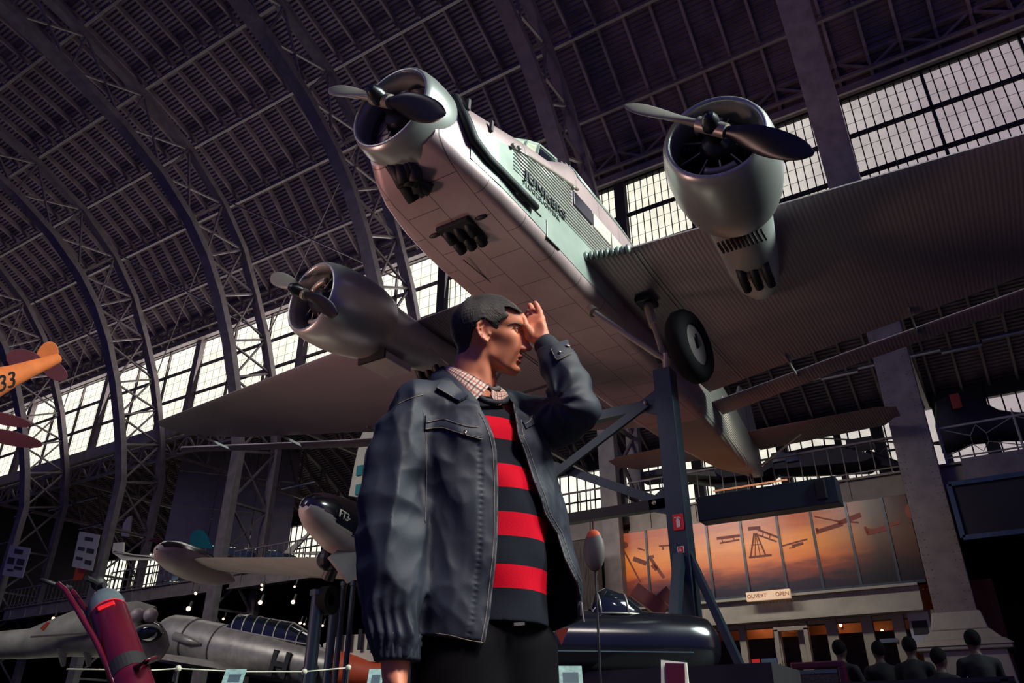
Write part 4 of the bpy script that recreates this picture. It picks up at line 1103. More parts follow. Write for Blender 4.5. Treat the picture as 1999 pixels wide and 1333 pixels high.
def jk(P):
    d = jk_outer(P); u, v = uv_of(P)
    sh = np.maximum(d, -(d+.014))
    # keep the sleeves shut: only the torso front opens
    op = smax(pl_(UR, v)-u, u-pl_(UL, v), 4)*.00135
    op = np.maximum(op, P[..., 1]-np.interp(P[..., 2], [1.3, 1.5], [1.97, 1.99]))
    cut = -op
    hem = np.interp(P[..., 0], [-.30, -.06, .05, .18], [.935, .905, .95, .985])
    tors = np.maximum(sh, cut)
    hm = hem-P[..., 2]
    arm = sleeve_R(P)
    tors = np.where(arm > .004, np.maximum(tors, hm), tors)
    # neck hole
    nh = s_chain(P, [(-.125, 1.955, 1.50), (-.115, 1.955, 1.66)], [.066, .082], .01)
    tors = np.maximum(tors, -nh)
    # cuff opening at the raised wrist
    C = np.array(mp(1080, 692, 1.915)); D = C-np.array(mp(1100, 730, 1.90)); D /= np.linalg.norm(D)
    tors = np.maximum(tors, ((P-C) @ D)-.018)
    return tors
jacket = man_sdf('jacket', jk, (-.47, 1.68, .86), (.31, 2.26, 1.68), .0042*Hf, M['jacket'])

def surf(u, v, fn=jk_outer, b_lo=1.60, b_hi=2.2, off=.002):
    """march the viewing ray of the drawing onto the cloth"""
    bs = np.linspace(b_lo, b_hi, 260); Q = np.array([mp(u, v, b) for b in bs]); d = fn(Q)
    k = np.argmax(d < 0)
    if not (d < 0).any(): k = np.argmin(d)
    b = bs[k] if k == 0 or d[k] > 0 else bs[k-1]+(bs[k]-bs[k-1])*d[k-1]/(d[k-1]-d[k])
    p = mp(u, v, b); e = 2e-3
    g = np.array([fn((p+np.eye(3)[i]*e)[None])[0]-fn((p-np.eye(3)[i]*e)[None])[0] for i in range(3)]); g /= max(np.linalg.norm(g), 1e-9)
    return p+g*off, g
def dense(pts, step=6.):
    out = []
    for a, b in zip(pts, pts[1:]):
        n = max(1, int(math.dist(a, b)/step))
        for i in range(n): out.append((a[0]+(b[0]-a[0])*i/n, a[1]+(b[1]-a[1])*i/n))
    return out+[pts[-1]]
def seamline(pts, r, m, name, parent=None, off=.001, dash=False):
    mb = MB(); P3 = [p for p in (surf(u, v, off=off)[0] for u, v in dense(pts, 5.)) if jk_outer(p[None])[0] < .012]
    # light smoothing
    for _ in range(2): P3 = [P3[0]]+[(a+2*b+c)/4 for a, b, c in zip(P3, P3[1:], P3[2:])]+[P3[-1]]
    mb.tube([Vector(p) for p in P3], r, 6)
    return man_mb(mb, name, m, parent=parent, smooth=True)
def patch(grid_uv, off, m, name, th=.0035, parent=None):
    """cloth patch laid on the jacket: grid of drawing points, given thickness"""
    mb = MB(); R_ = [[surf(u, v, off=off) for u, v in row] for row in grid_uv]
    top = [[p for p, g in row] for row in R_]; bot = [[p-g*th*1.6 for p, g in row] for row in R_]
    n, k = len(top), len(top[0]); vs = [p for r in top for p in r]+[p for r in bot for p in r]; fs = []
    for i in range(n-1):
        for j in range(k-1):
            a = i*k+j; fs.append((a, a+1, a+k+1, a+k)); b = n*k+a; fs.append((b, b+k, b+k+1, b+1))
    for i in range(n-1):
        for j in (0, k-1): a = i*k+j; fs.append((a, a+k, n*k+a+k, n*k+a))
    for j in range(k-1):
        for i in (0, n-1): a = i*k+j; fs.append((a, a+1, n*k+a+1, n*k+a))
    mb.add(vs, fs); return man_mb(mb, name, m, parent=parent, smooth=40)
def quadgrid(A, B, C, D, n, k):
    """A-B top edge polyline ends, D-C bottom edge (accepts polylines as lists)"""
    def along(pl, t):
        L = [0]
        for a, b in zip(pl, pl[1:]): L.append(L[-1]+math.dist(a, b))
        s = t*L[-1]
        for i in range(len(pl)-1):
            if s <= L[i+1]+1e-9: f = (s-L[i])/(L[i+1]-L[i]); return np.array(pl[i])*(1-f)+np.array(pl[i+1])*f
        return np.array(pl[-1])
    return [[along(A, j/(k-1))*(1-i/(n-1))+along(B, j/(k-1))*(i/(n-1)) for j in range(k)] for i in range(n)]
def face_line(pts, rs, name, m, off=0.):
    P3 = [Vector(surf(u, v, head, 1.80, 1.99, off)[0]) for u, v in dense(pts, 1.5)]; n = len(P3)
    mb = MB().tube(P3, [float(np.interp(i/(n-1), np.linspace(0, 1, len(rs)), rs)) for i in range(n)], 8)
    far = MB().tube([Vector(mirror_w(np.array(p)[None])[0]) for p in P3], [float(np.interp(i/(n-1), np.linspace(0, 1, len(rs)), rs)) for i in range(n)], 8)
    man_mb(mb, name, m, smooth=True); man_mb(far, name, m, smooth=True)
face_line([(990, 636), (997, 632), (1005, 630.5), (1013, 632.5), (1017.5, 636)], [.0006, .0018, .0024, .0026, .0020], 'eyebrow', M['hair'])
face_line([(998, 643.5), (1002, 640.5), (1006, 639.8), (1010, 641)], [.0006, .0013, .0015, .0012], 'eyelashes', M['hair'])
J = M['jacket']
# chest pocket band with its zip pull
pk = patch(quadgrid([(829, 812), (870, 814), (905, 826), (936, 840)], [(828, 838), (868, 836), (905, 848), (940, 856)], None, None, 6, 16), .0055, J, 'pocket_flap', parent=jacket)
seamline([(829, 826), (868, 821), (900, 833), (926, 838), (934, 836)], .0011, M['stitch'], 'stitch_line', pk, .0072)
seamline([(828, 839), (868, 837), (905, 849), (941, 858)], .0012, M['stitch'], 'stitch_line', pk, .005)
seamline([(906, 842), (913, 843), (911, 850), (905, 853), (907, 845)], .0016, M['snap'], 'zip_pull', pk, .008)
# collar lapel flap on the near side, and yoke seams
lp = patch(quadgrid([(862, 748), (880, 750), (905, 772), (914, 778)], [(851, 762), (862, 768), (882, 782), (897, 787)], None, None, 5, 10), .010, J, 'collar_tab', parent=jacket, th=.004)
seamline([(851, 762), (866, 771), (884, 783), (897, 787), (903, 780)], .0012, M['stitch'], 'stitch_line', lp, .0115)
seamline([(776, 790), (800, 778), (826, 770)], .0012, M['stitch'], 'shoulder_seam', jacket, .001)
seamline([(826, 800), (830, 830), (833, 880), (832, 950), (830, 1020)], .0015, M['jacket_trim'], 'armhole_seam', jacket, .000)
# jacket collar: standing band around the neck
cb = MB(); rowsT = [(868, 716, 1.965), (866, 722, 1.93), (876, 728, 1.895), (896, 744, 1.862), (918, 764, 1.845), (936, 786, 1.835)]
rowsB = [(842, 730, 1.975), (842, 742, 1.93), (856, 752, 1.885), (878, 768, 1.85), (905, 788, 1.828), (936, 806, 1.818)]
T_ = [mp(*r) for r in rowsT]; B_ = [mp(*r) for r in rowsB]
def bspl(P, n):
    P = [np.array(p) for p in P]; out = []
    for i in range(len(P)-1):
        p0, p1, p2, p3 = P[max(i-1, 0)], P[i], P[i+1], P[min(i+2, len(P)-1)]
        for t in np.linspace(0, 1, n, endpoint=False): out.append(.5*((2*p1)+(-p0+p2)*t+(2*p0-5*p1+4*p2-p3)*t*t+(-p0+3*p1-3*p2+p3)*t**3))
    return out+[P[-1]]
def sheet(T, B, th, bulge, name, m, parent=None, n=8, k=6, uv=None):
    T = bspl(T, n); B = bspl(B, n); rows = []
    ctr = np.array((-.115, 1.955))
    for i in range(k):
        f = i/(k-1); row = []
        for a, b in zip(T, B):
            p = a*(1-f)+b*f; o = np.array((p[0]-ctr[0], p[1]-ctr[1], 0)); o /= np.linalg.norm(o); row.append(p+o*bulge*math.sin(PI*f))
        rows.append(row)
    nn = len(rows[0]); vs = [p for r in rows for p in r]; inner = []
    for r in rows:
        for p in r: o = np.array((p[0]-ctr[0], p[1]-ctr[1], .02)); o /= np.linalg.norm(o); inner.append(p-o*th)
    fs = []
    N = k*nn
    for i in range(k-1):
        for j in range(nn-1): a = i*nn+j; fs += [(a, a+1, a+nn+1, a+nn), (N+a, N+a+nn, N+a+nn+1, N+a+1)]
    for i in range(k-1):
        for j in (0, nn-1): a = i*nn+j; fs.append((a, a+nn, N+a+nn, N+a))
    for j in range(nn-1):
        for i in (0, k-1): a = i*nn+j; fs.append((a, a+1, N+a+1, N+a))
    mb = MB().add(vs+inner, fs); o = man_mb(mb, name, m, parent=parent, smooth=45)
    if uv:
        L = [0]
        for a, b in zip(T, T[1:]): L.append(L[-1]+np.linalg.norm(b-a))
        H_ = np.linalg.norm(T[len(T)//2]-B[len(T)//2]); U = o.data.uv_layers.new(name='UVMap')
        for li, l in enumerate(o.data.loops):
            q = l.vertex_index % N; U.data[li].uv = (L[q % nn]*uv, H_*(q//nn)/(k-1)*uv)
    return o
sheet(T_, B_, .006, .006, 'jacket_collar', J, jacket)
farT = [(960, 742, 2.03), (985, 765, 1.985), (1000, 775, 1.965), (1008, 795, 1.945)]; farB = [(985, 762, 2.06), (1003, 778, 2.02), (1016, 790, 1.99), (1018, 812, 1.955)]
sheet([mp(*r) for r in farT], [mp(*r) for r in farB], .006, .004, 'jacket_collar', J, jacket)
# zip edges
def edge(pts, name, r, m, bb):
    P3 = [Vector(surf(u, v, off=-.003)[0]) for u, v in dense(pts, 8.)]
    mb = MB().tube(P3, r, 6); return man_mb(mb, name, m, parent=jacket, smooth=True)
edge([(u-2, v) for v, u in UR if 790 <= v <= 1258], 'zip_edge', .0028, M['jacket_trim'], 0)
edge([(u+2, v) for v, u in UL if 780 <= v <= 1180], 'zip_edge', .0028, M['jacket_trim'], 0)
seamline([(u-8, v) for v, u in UR if 800 <= v <= 1258], .0009, M['stitch'], 'stitch_line', jacket, .0008)
seamline([(u+9, v) for v, u in UL if 790 <= v <= 1140], .0008, M['stitch'], 'stitch_line', jacket, .0008)
seamline([(850, 1236), (880, 1240), (915, 1250), (943, 1254)], .0009, M['stitch'], 'stitch_line', jacket, .0008)
zp = Vector(surf(1135, 1176, off=.0)[0])
man_mb(MB().tube([zp, zp+Vector((.001, -.003, -.02)), zp+Vector((.004, -.004, -.045))], [.003, .0022, .0026], 8), 'zip_tail', M['snap'], parent=jacket)
# far chest tab
tb = patch(quadgrid([(1019, 824), (1032, 816), (1044, 810)], [(1026, 838), (1038, 831), (1048, 826)], None, None, 4, 6), .004, J, 'chest_tab', parent=jacket)
seamline([(1022, 830), (1034, 823), (1042, 812)], .0009, M['stitch'], 'stitch_line', tb, .0048)
seamline([(1016, 852), (1024, 849)], .0009, M['stitch'], 'stitch_line', jacket, .001)
# cuffs: rib knit in both sleeves
C = mp(1080, 692, 1.915); D = mp(1062, 668, 1.925)
cf = MB().tube([Vector(mp(1092, 712, 1.908)), Vector(mp(1078, 690, 1.916)), Vector(mp(1064, 672, 1.923)), Vector(mp(1060, 667, 1.925))], [.040, .038, .034, .030], 28)
man_mb(cf, 'rib_cuff', M['knit'], parent=jacket, smooth=True)
ct = patch(quadgrid([(1077, 682), (1090, 670), (1106, 664)], [(1088, 706), (1102, 697), (1116, 688)], None, None, 5, 7), .004, J, 'cuff_strap', parent=jacket)
seamline([(1077, 683), (1088, 706), (1116, 690)], .0009, M['stitch'], 'stitch_line', ct, .005)
for u, v, r in ((1092, 690, .0042), (1107, 678, .0068)):
    p, g = surf(u, v, off=.006); man_mb(MB().lathe([(0, r), (.0015, r*.95), (.003, r*.5), (.0028, .0005)], p, g, 14), 'snap_button', M['snap'], parent=ct, smooth=True)
# gathered cuff band of the hanging sleeve
rings = []
for i, (v, r) in enumerate(((1240, .0545), (1252, .050), (1262, .0505), (1274, .0495), (1284, .0500), (1291, .0480))):
    c = mp(775, v, 1.80); rings.append([Vector((c[0]+(r+.0018*math.sin(t*22))*math.cos(t), c[1]+(r+.0018*math.sin(t*22))*math.sin(t)*.95, c[2])) for t in np.linspace(0, 2*PI, 88, endpoint=False)])
man_mb(MB().loft(rings), 'gathered_cuff', J, parent=jacket, smooth=True)
# ---------------------------------------------------------------- sweater, shirt collar, trousers
def sweater(P):
    d = s_chain(P, [(-.115, 1.965, 1.52), (-.095, 1.965, 1.42), (-.065, 1.955, 1.28), (-.05, 1.955, 1.12), (-.05, 1.96, .94)], [.072, .112, .116, .112, .112], .05)
    q = P-np.array((-.05, 1.96, 0))
    d2 = s_chain(P, [(-.045, 1.955, 1.40), (-.025, 1.955, 1.22), (-.03, 1.955, .94)], [.085, .105, .114], .04)
    d = smin(d, d2, .04)
    Q = P.copy(); Q[..., 0] = P[..., 0]+.5*P[..., 2]; Q[..., 2] *= .5
    d = d+.0040*fnoise(Q, 48, 5, 8)*np.clip((1.42-P[..., 2])/.15, 0, 1)
    nh = s_chain(P, [(-.115, 1.955, 1.53), (-.11, 1.945, 1.64)], [.060, .070], .01)
    d = np.maximum(d, -nh)
    return np.maximum(d, .955-P[..., 2])
def cz(v, u=990, b=1.845): return float(mp(u, v, b)[2])
bands = [(cz(858, 990, 1.86), cz(812, 960, 1.86)), (cz(953), cz(906)), (cz(1047), cz(1001)), (cz(1148), cz(1103))]
print('bands', bands)
man_sdf('sweater', sweater, (-.26, 1.78, .93), (.14, 2.12, 1.60), .0045*Hf, sweater_material(bands))
# crew neckline
rings = []
nk = [mp(932, 772, 1.862), mp(945, 781, 1.856), mp(962, 785, 1.868), mp(978, 786, 1.892), mp(988, 780, 1.93), mp(985, 770, 1.985)]
man_mb(MB().tube([Vector(p) for p in bspl(nk, 5)], .0085, 10), 'sweater_neckband', M['knit'], smooth=True)
# shirt: near collar leaf, far collar leaf, neck band
nT = [mp(876, 712, 1.985), mp(882, 714, 1.93), mp(903, 722, 1.890), mp(930, 736, 1.872), mp(956, 752, 1.876)]
nB = [mp(866, 724, 1.99), mp(872, 728, 1.925), mp(886, 742, 1.880), mp(908, 762, 1.852), mp(930, 780, 1.846)]
sheet(nT, nB, .003, .005, 'shirt_collar', M['plaid'], uv=10)
fT = [mp(958, 756, 1.885), mp(968, 755, 1.905), mp(978, 756, 1.935), mp(984, 760, 1.97)]
fB = [mp(958, 770, 1.872), mp(972, 790, 1.874), mp(984, 786, 1.895), mp(992, 776, 1.935)]
sheet(fT, fB, .003, .004, 'shirt_collar', M['plaid'], uv=10)
man_mb(MB().tube([Vector(mp(950, 752, 1.884)), Vector(mp(962, 762, 1.888)), Vector(mp(974, 758, 1.905))], .008, 8), 'neck_band', M['plaid'], smooth=True)
sh = MB(); a_, b_ = Vector(mp(1003, 1219, 1.842)), Vector(mp(1024, 1217, 1.846)); sh.bar(a_, b_, .006, .007); man_mb(sh, 'shirt_tail', M['plaid'])
def trousers(P):
    d = s_chain(P, [(-.05, 1.97, 1.06), (-.06, 1.97, .96)], [.108, .122], .03)
    for s in (-1, 1):
        d = smin(d, s_chain(P, [(-.06+s*.062, 1.965+s*.05, .90), (-.05+s*.08, 1.96+s*.06, .50), (-.05+s*.10, 1.98+s*.06, .10)], [.112, .082, .066], .02), .03)
    d = d+.003*fnoise(P*np.array((1, 1, .5)), 40, 5, 2)
    return np.maximum(d, .05-P[..., 2])
man_sdf('trousers', trousers, (-.30, 1.75, .03), (.22, 2.2, 1.10), .009, M['trouser'])
for s in (-1, 1):
    def shoe(P, s=s): return np.maximum(smin(s_ell(P, (-.02+s*.10, 1.90+s*.06, .045), (.055, .13, .05)), s_ell(P, (-.05+s*.10, 1.98+s*.06, .07), (.05, .06, .07)), .03), .0-P[..., 2])
    man_sdf('shoe', shoe, (-.24, 1.70, -.01), (.18, 2.16, .2), .009, mat('shoe_leather', (22, 20, 22), .5))
# ================================================================ other exhibits, signs, cafe
W0 = {}
def px(u, v, d): return at(u, v, d)
M['sign_red'] = mat('sign_red', (214, 20, 28), .5, 0, .05)
M['sign_white'] = mat('sign_white', (225, 220, 205), .5, 0, .04)
M['sign_black'] = mat('sign_black', (20, 20, 24), .6)
M['red_paint'] = mat('red_enamel', (72, 6, 25), .3, 0, .15, 6, spec=.6)
M['ext_grey'] = mat('grey_cylinder_shoulder', (92, 106, 112), .3, .2, .1, 5, spec=.6)
M['camo'] = mat('weathered_grey_camouflage', (112, 110, 100), .7, 0, .35, 2.5)
M['t6'] = mat('worn_aluminium', (150, 146, 138), .4, .35, .22, 4, .1, 10)
M['t33'] = mat('pale_grey_aircraft', (150, 138, 132), .5, .1, .12, 2)
M['aircraft_black'] = mat('glossy_black_aircraft', (20, 20, 28), .18, .0, .1, 2, spec=.9)
M['orange'] = mat('orange_fabric', (200, 100, 44), .7, 0, .12, 5)
M['darkred'] = mat('dark_red_fabric', (74, 16, 32), .6, 0, .12, 4)
M['cream'] = mat('cream_paint', (206, 200, 176), .6, 0, .06, 3)
M['teal'] = mat('teal_paint', (30, 130, 130), .6, 0, .05)
M['blue_cloth'] = mat('blue_drape', (56, 78, 104), .7, 0, .2, 4)
M['dayglo'] = mat('orange_band_paint', (206, 84, 44), .6, 0, .06)
M['brown'] = mat('brown_wood', (110, 50, 40), .6, 0, .15, 3)
M['tube'] = mat('fluorescent_tube_off', (168, 172, 160), .4, 0, .05)
M['tube_lit'] = mat('warm_lit_tube', (200, 120, 80), .5, emis=(255, 170, 120), estr=.55)
M['bulb'] = mat('warm_bulb', (255, 230, 190), .4, emis=(255, 205, 150), estr=6.)
M['spot_can'] = mat('spot_housing', (30, 28, 30), .5)
M['canopy_glass'] = mat('smoky_canopy_glass', (26, 32, 40), .08, .2, .1, spec=1.)
M['poster'] = mat('poster_paper', (190, 184, 166), .7, 0, .04)
M['photo_dark'] = mat('printed_photo_patch', (60, 56, 56), .7, 0, .5, 30)
M['panel_print'] = mat('printed_information_panel', (150, 178, 170), .4, 0, .28, 22)
def tg(o, label, cat, group=None): return tag(o, label, cat, group)
def plane_basis(nrm):
    z = Vector(nrm).normalized(); x = Vector((0, 0, 1)).cross(z).normalized(); y = z.cross(x); return x, y, z
# ---- signs on the blue post (front face looks to -Y)
def sign(name, c, w, h, m, label, cat='sign', t=.012, poly=None):
    e = empty(name, c, label, cat); c = Vector(c)
    if poly: MB().prism([c+Vector((x*w, 0, y*h)) for x, y in poly], (0, t, 0)).build('plate', m, e)
    else: MB().box(c, (w, t, h)).build('plate', m, e, bevel=.004)
    return e, c
yf = 11.15-.15-.012
c = onY(1324, 1019, yf); e, c = sign('fire_extinguisher_sign', c, .165, .24, M['sign_red'], 'red sign with white fire extinguisher symbol high on the blue post')
s_ = .012
g = MB(); g.box(c+Vector((.0, -s_, -.025)), (.05, .008, .11)); g.ball(c+Vector((0, -s_, .03)), (.025, .004, .02)); g.box(c+Vector((-.005, -s_, .06)), (.03, .008, .03)); g.box(c+Vector((-.03, -s_, .07)), (.05, .008, .012)); g.bar(c+Vector((.01, -s_, .075)), c+Vector((.05, -s_, .05)), .008, .012, up=(0, 1, 0)); g.build('extinguisher_symbol', M['sign_white'], e)
c = onY(1329, 1073, yf); e, c = sign('fire_alarm_sign', c, .10, .10, M['sign_white'], 'small square red and white sign with flame symbol on the blue post')
MB().box(c+Vector((0, -.01, 0)), (.075, .008, .075)).build('red_field', M['sign_red'], e)
g = MB(); g.box(c+Vector((0, -.018, -.012)), (.03, .004, .024)); g.bar(c+Vector((-.006, -.018, 0)), c+Vector((.004, -.018, .026)), .012, .004, up=(0, 1, 0)); g.build('flame_symbol', M['sign_white'], e)
c = onY(1350, 1280, 10.9); e, c = sign('toilet_sign', c, .16, .34, M['sign_white'], 'white toilet sign with man and woman pictograms and arrow on the blue post', poly=[(-.5, .5), (.5, .5), (.5, -.3), (.3, -.5), (-.15, -.5), (-.5, -.25)])
for s in (-1, 1):
    b = MB().box(c+Vector((s*.036, -.008, .07)), (.062, .006, .11)).build('black_field', M['sign_black'], e)
    g = MB(); o = c+Vector((s*.036, -.014, .07)); g.ball(o+Vector((0, 0, .035)), (.009, .003, .009), 10, 6); g.box(o+Vector((0, 0, .008)), (.026, .004, .032))
    if s > 0: g.prism([o+Vector((-.012, 0, .02)), o+Vector((.012, 0, .02)), o+Vector((.022, 0, -.018)), o+Vector((-.022, 0, -.018))], (0, .004, 0))
    for q in (-.007, .007): g.box(o+Vector((q, 0, -.027)), (.009, .004, .035))
    g.build('pictogram', M['sign_white'], b)
g = MB(); g.box(c+Vector((.012, -.01, -.045)), (.09, .006, .022)); g.prism([c+Vector((-.07, -.013, -.045)), c+Vector((-.03, -.013, -.02)), c+Vector((-.03, -.013, -.07))], (0, .006, 0)); g.build('arrow', M['sign_black'], e)

# ---- wheeled fire extinguisher on the left
# placed from its seen outline at about 3.6 m from the camera
def q(u, v, d=3.9): return at(u, v, d)
A_, B_ = q(208, 1185, 3.75), q(262, 1345, 3.35)
dirc = (B_-A_).normalized()
ex = empty('fire_extinguisher', (A_+dirc*1.05).xyz, 'large red fire extinguisher with grey shoulder leaning on a wheeled red trolley', 'fire extinguisher')
R_ = .083
MB().lathe([(.0, R_), (.9, R_), (.95, R_*.8), (.96, .01)], A_+dirc*.02, dirc, 32).build('cylinder_body', M['red_paint'], ex, smooth=40)
MB().lathe([(-.105, .028), (-.1, .035), (-.085, .05), (-.05, .071), (-.01, R_*.99), (.03, R_*1.005), (.045, R_*1.0)], A_+dirc*.0, dirc, 32).build('cylinder_shoulder', M['ext_grey'], ex, smooth=40)
x_, y_, _z = plane_basis(-dirc)
view = (A_-C0).normalized()
side = dirc.cross(view).normalized(); toC = side.cross(dirc).normalized()
if toC.dot(view) > 0: toC = -toC
lb = MB(); lb.lathe([(.075, R_*1.012), (.112, R_*1.012)], A_, dirc, 32); 
MB().lathe([(.045, R_*1.01), (.052, R_*1.01)], A_, dirc, 32).build('band', M['sign_red'], ex)
MB().box(A_+dirc*.085+toC*R_*.985, (.075, .014, .028), Matrix((side, toC, dirc)).transposed()).build('label_plate', M['sign_red'], ex, bevel=.004)
MB().lathe([(.42, R_*1.03), (.50, R_*1.03)], A_, dirc, 32).build('dark_strap', M['sign_black'], ex)
vt = q(180, 1130, 3.8)
hd_ = empty('valve', (0, 0, 0), None, None) if False else None
v = MB(); v.tube([A_-dirc*.10, A_-dirc*.19], .022, 12); v.ball(A_-dirc*.19, .035, 12, 8); v.tube([A_-dirc*.19, q(168, 1128, 3.8)], .014, 8); v.tube([A_-dirc*.17, q(205, 1142, 3.8)], .014, 8); v.build('valve', M['sign_black'], ex, smooth=40)
for dx, dd in ((0, 0), (16, .18)):
    P_ = [q(112+dx, 1139+dx*.4, 3.7+dd), q(128+dx, 1153+dx*.3, 3.68+dd), q(150+dx, 1188, 3.6+dd), q(186+dx*.6, 1250, 3.5+dd), q(205+dx*.6, 1290, 3.42+dd), q(236+dx*.8, 1370, 3.25+dd)]
    MB().tube(P_, .0125, 10).build('trolley_tube', M['red_paint'], ex, smooth=True)
MB().tube([q(80, 1132, 3.75), q(95, 1136, 3.75), q(126, 1148, 3.78), q(138, 1147, 3.85)], .011, 10).build('trolley_handle', M['sign_black'], ex, smooth=True)
MB().tube([q(245, 1312, 3.42), q(272, 1299, 3.34), q(285, 1292, 3.3), q(305, 1284, 3.5)], [.012]*4, 8).build('trolley_bracket', M['red_paint'], ex, smooth=True)
MB().lathe([(.66, R_*1.05), (.70, R_*1.05)], A_, dirc, 24).build('trolley_ring', M['red_paint'], ex)
for s in (-1, 1):
    wc = A_+dirc*1.28+side*.2*s; wc.z = max(wc.z, .16)
    MB().lathe([(-.03, .1), (-.035, .15), (0, .17), (.035, .15), (.03, .1)], Vector((wc.x, wc.y, .17)), side, 24).build('trolley_wheel', M['rubber'], ex, smooth=True)

# ---- generic fuselage loft along a drawn axis
def body_loft(path, rads, m, name, parent=None, n=24, sq=1.0, **k):
    mb = MB(); mb.tube([Vector(p) for p in path], rads, n, up=(0, 0, 1), sy=sq); return mb.build(name, m, parent, smooth=40, **k)
def interp_path(P, R, n):
    L = [0]
    for a, b in zip(P, P[1:]): L.append(L[-1]+(b-a).length)
    out = []; rr = []
    for i in range(n):
        s = L[-1]*i/(n-1)
        for j in range(len(P)-1):
            if s <= L[j+1]+1e-6: f = (s-L[j])/(L[j+1]-L[j]); out.append(P[j].lerp(P[j+1], f)); rr.append(R[j]*(1-f)+R[j+1]*f); break
    return out, rr
# ---- old trainer with radial engine (H) on the ground at the left
n0 = at(324, 1240, 24.5); ax6 = (at(700, 1318, 21.6)-n0); tail = ax6.normalized()
T6 = empty('trainer_airplane', (n0.x, n0.y, 1.6), 'worn silver single engine trainer with long glazed cockpit and letter H', 'airplane')
Lx = lambda d, up=0: n0+tail*d+Vector((0, 0, up))
pr = MB().lathe([(-.05, .40), (-.02, .50), (.05, .58), (.25, .655), (.7, .69), (1.2, .69), (1.22, .64)], n0, tail, 36).build('cowling', M['t6'], T6, smooth=40)
MB().lathe([(.1, .01), (.1, .52)], n0, tail, 24).build('cowling_opening', M['black'], pr)
MB().lathe([(-.25, .04), (-.2, .1), (0, .13), (.2, .13)], n0, tail, 16).build('propeller_hub', M['steel'], T6, smooth=40)
P_ = [Lx(1.22), Lx(1.6), Lx(2.4), Lx(4.2), Lx(5.6), Lx(7.5, .1), Lx(8.6, .15)]
pp, rr = interp_path(P_, [.66, .66, .66, .64, .55, .34, .2], 24)
body_loft(pp, rr, M['t6'], 'fuselage', T6)
for d in (1.22, 2.35): MB().lathe([(d-.02, .672), (d+.03, .672)], n0, tail, 32).build('panel_band', M['seam'], T6)
# orange tail band
pp2, rr2 = interp_path([Lx(6.6, .06), Lx(8.2, .14)], [.47, .3], 6); body_loft(pp2, rr2, M['dayglo'], 'orange_band', T6)
up6 = Vector((0, 0, 1)); s6 = tail.cross(up6).normalized()
if s6.dot(C0-n0) < 0: s6 = -s6
MB().tube([n0+tail*1.0+s6*.62+up6*.05, n0+tail*1.7+s6*.72, n0+tail*2.1+s6*.7-up6*.02], [.14, .11, .03], 12).build('exhaust_fairing', M['t6'], T6, smooth=True)
# glazed cockpit
cg = MB(); rings = []; fr6 = MB()
for d, h, w_ in ((2.55, .02, .34), (2.85, .48, .34), (3.2, .55, .34), (4.9, .52, .33), (5.5, .34, .3), (5.95, .0, .2)):
    base = n0+tail*d+up6*(.52-.02*max(0, d-4))
    ring = [base+s6*w_*math.cos(t)+up6*(h*math.sin(t) if h > .03 else .02*math.sin(t)) for t in np.linspace(0, PI, 10)]
    rings.append(ring)
cg.loft(rings, cap=False, closed=False); cn6 = cg.build('cockpit_canopy', M['canopy_glass'], T6)
for d in (2.85, 3.25, 3.65, 4.05, 4.45, 4.9, 5.3):
    hh = interp([(2.55, .02), (2.85, .48), (3.2, .55), (4.9, .52), (5.5, .34), (5.95, .0)], d)[0]
    fr6.tube([n0+tail*d+up6*(.52-.02*max(0, d-4))+s6*.345*math.cos(t)+up6*(hh+.01)*math.sin(t) for t in np.linspace(0, PI, 10)], .022, 6)
fr6.tube([n0+tail*d+up6*(.52+h+.01) for d, h in ((2.6, .1), (2.85, .49), (4.9, .53), (5.6, .3), (5.95, .02))], .025, 6)
fr6.tube([n0+tail*d+up6*(.54)+s6*.345 for d in (2.55, 5.9)], .025, 6)
fr6.build('canopy_frame', M['t6'], cn6)
# wing: close one towards the camera
def slab_wing(root, tip, cr, ct, t, fwd, name, m, parent, n=8):
    mb = MB(); rings = []
    upv = Vector((0, 0, 1))
    for i in range(n+1):
        f = i/n; c = root.lerp(tip, f); ch = cr+(ct-cr)*f
        if f > .93: ch *= .7
        pts = []
        for tt in np.linspace(0, 2*PI, 16, endpoint=False): pts.append(c+fwd*ch*.5*math.cos(tt)+upv*t*(1-f*.6)*.5*math.sin(tt)*(1 if math.cos(tt) > -.5 else .6))
        rings.append(pts)
    mb.loft(rings); return mb.build(name, m, parent, smooth=50)
r0 = n0+tail*2.6-up6*.55
slab_wing(r0+s6*.3, r0+s6*5.2+up6*.1-tail*.2, 2.3, 1.3, .3, -tail, 'wing', M['t6'], T6)
slab_wing(r0-s6*.3, r0-s6*5.6+up6*.35, 2.3, 1.3, .3, -tail, 'wing', M['t6'], T6)
MB().prism([Lx(7.7, .2), Lx(8.1, 1.2), Lx(8.5, 1.3), Lx(8.9, .9), Lx(8.9, -.1)], s6*.06).build('fin', M['t6'], T6)
for s in (1, -1):
    lg = n0+tail*1.9+s6*1.3*s-up6*.6; MB().tube([lg, Vector((lg.x, lg.y, 1.95))], .05, 8).build('landing_gear_leg', M['steel'], T6)
    MB().lathe([(-.1, .2), (-.1, .33), (.1, .33), (.1, .2)], Vector((lg.x, lg.y, 1.95)), s6, 20).build('wheel', M['rubber'], T6)
fside = lambda d, z, o=.01: n0+tail*d+s6*(interp([(1, .66), (2.4, .66), (4.2, .64), (5.6, .55), (7.5, .34)], d)[0]*math.sqrt(max(.05, 1-(z/.62)**2))+o)+up6*z
Mt = frame_mat(fside(5.05, -.12, .03), tail if s6.cross(up6).dot(tail) < 0 else -tail, up6, WLOC[T6.name])
hx = Vector(tail)
if hx.cross(up6).dot(s6) < 0: hx = -hx
Mt = frame_mat(fside(5.0, -.16, .02), hx, up6, WLOC[T6.name])
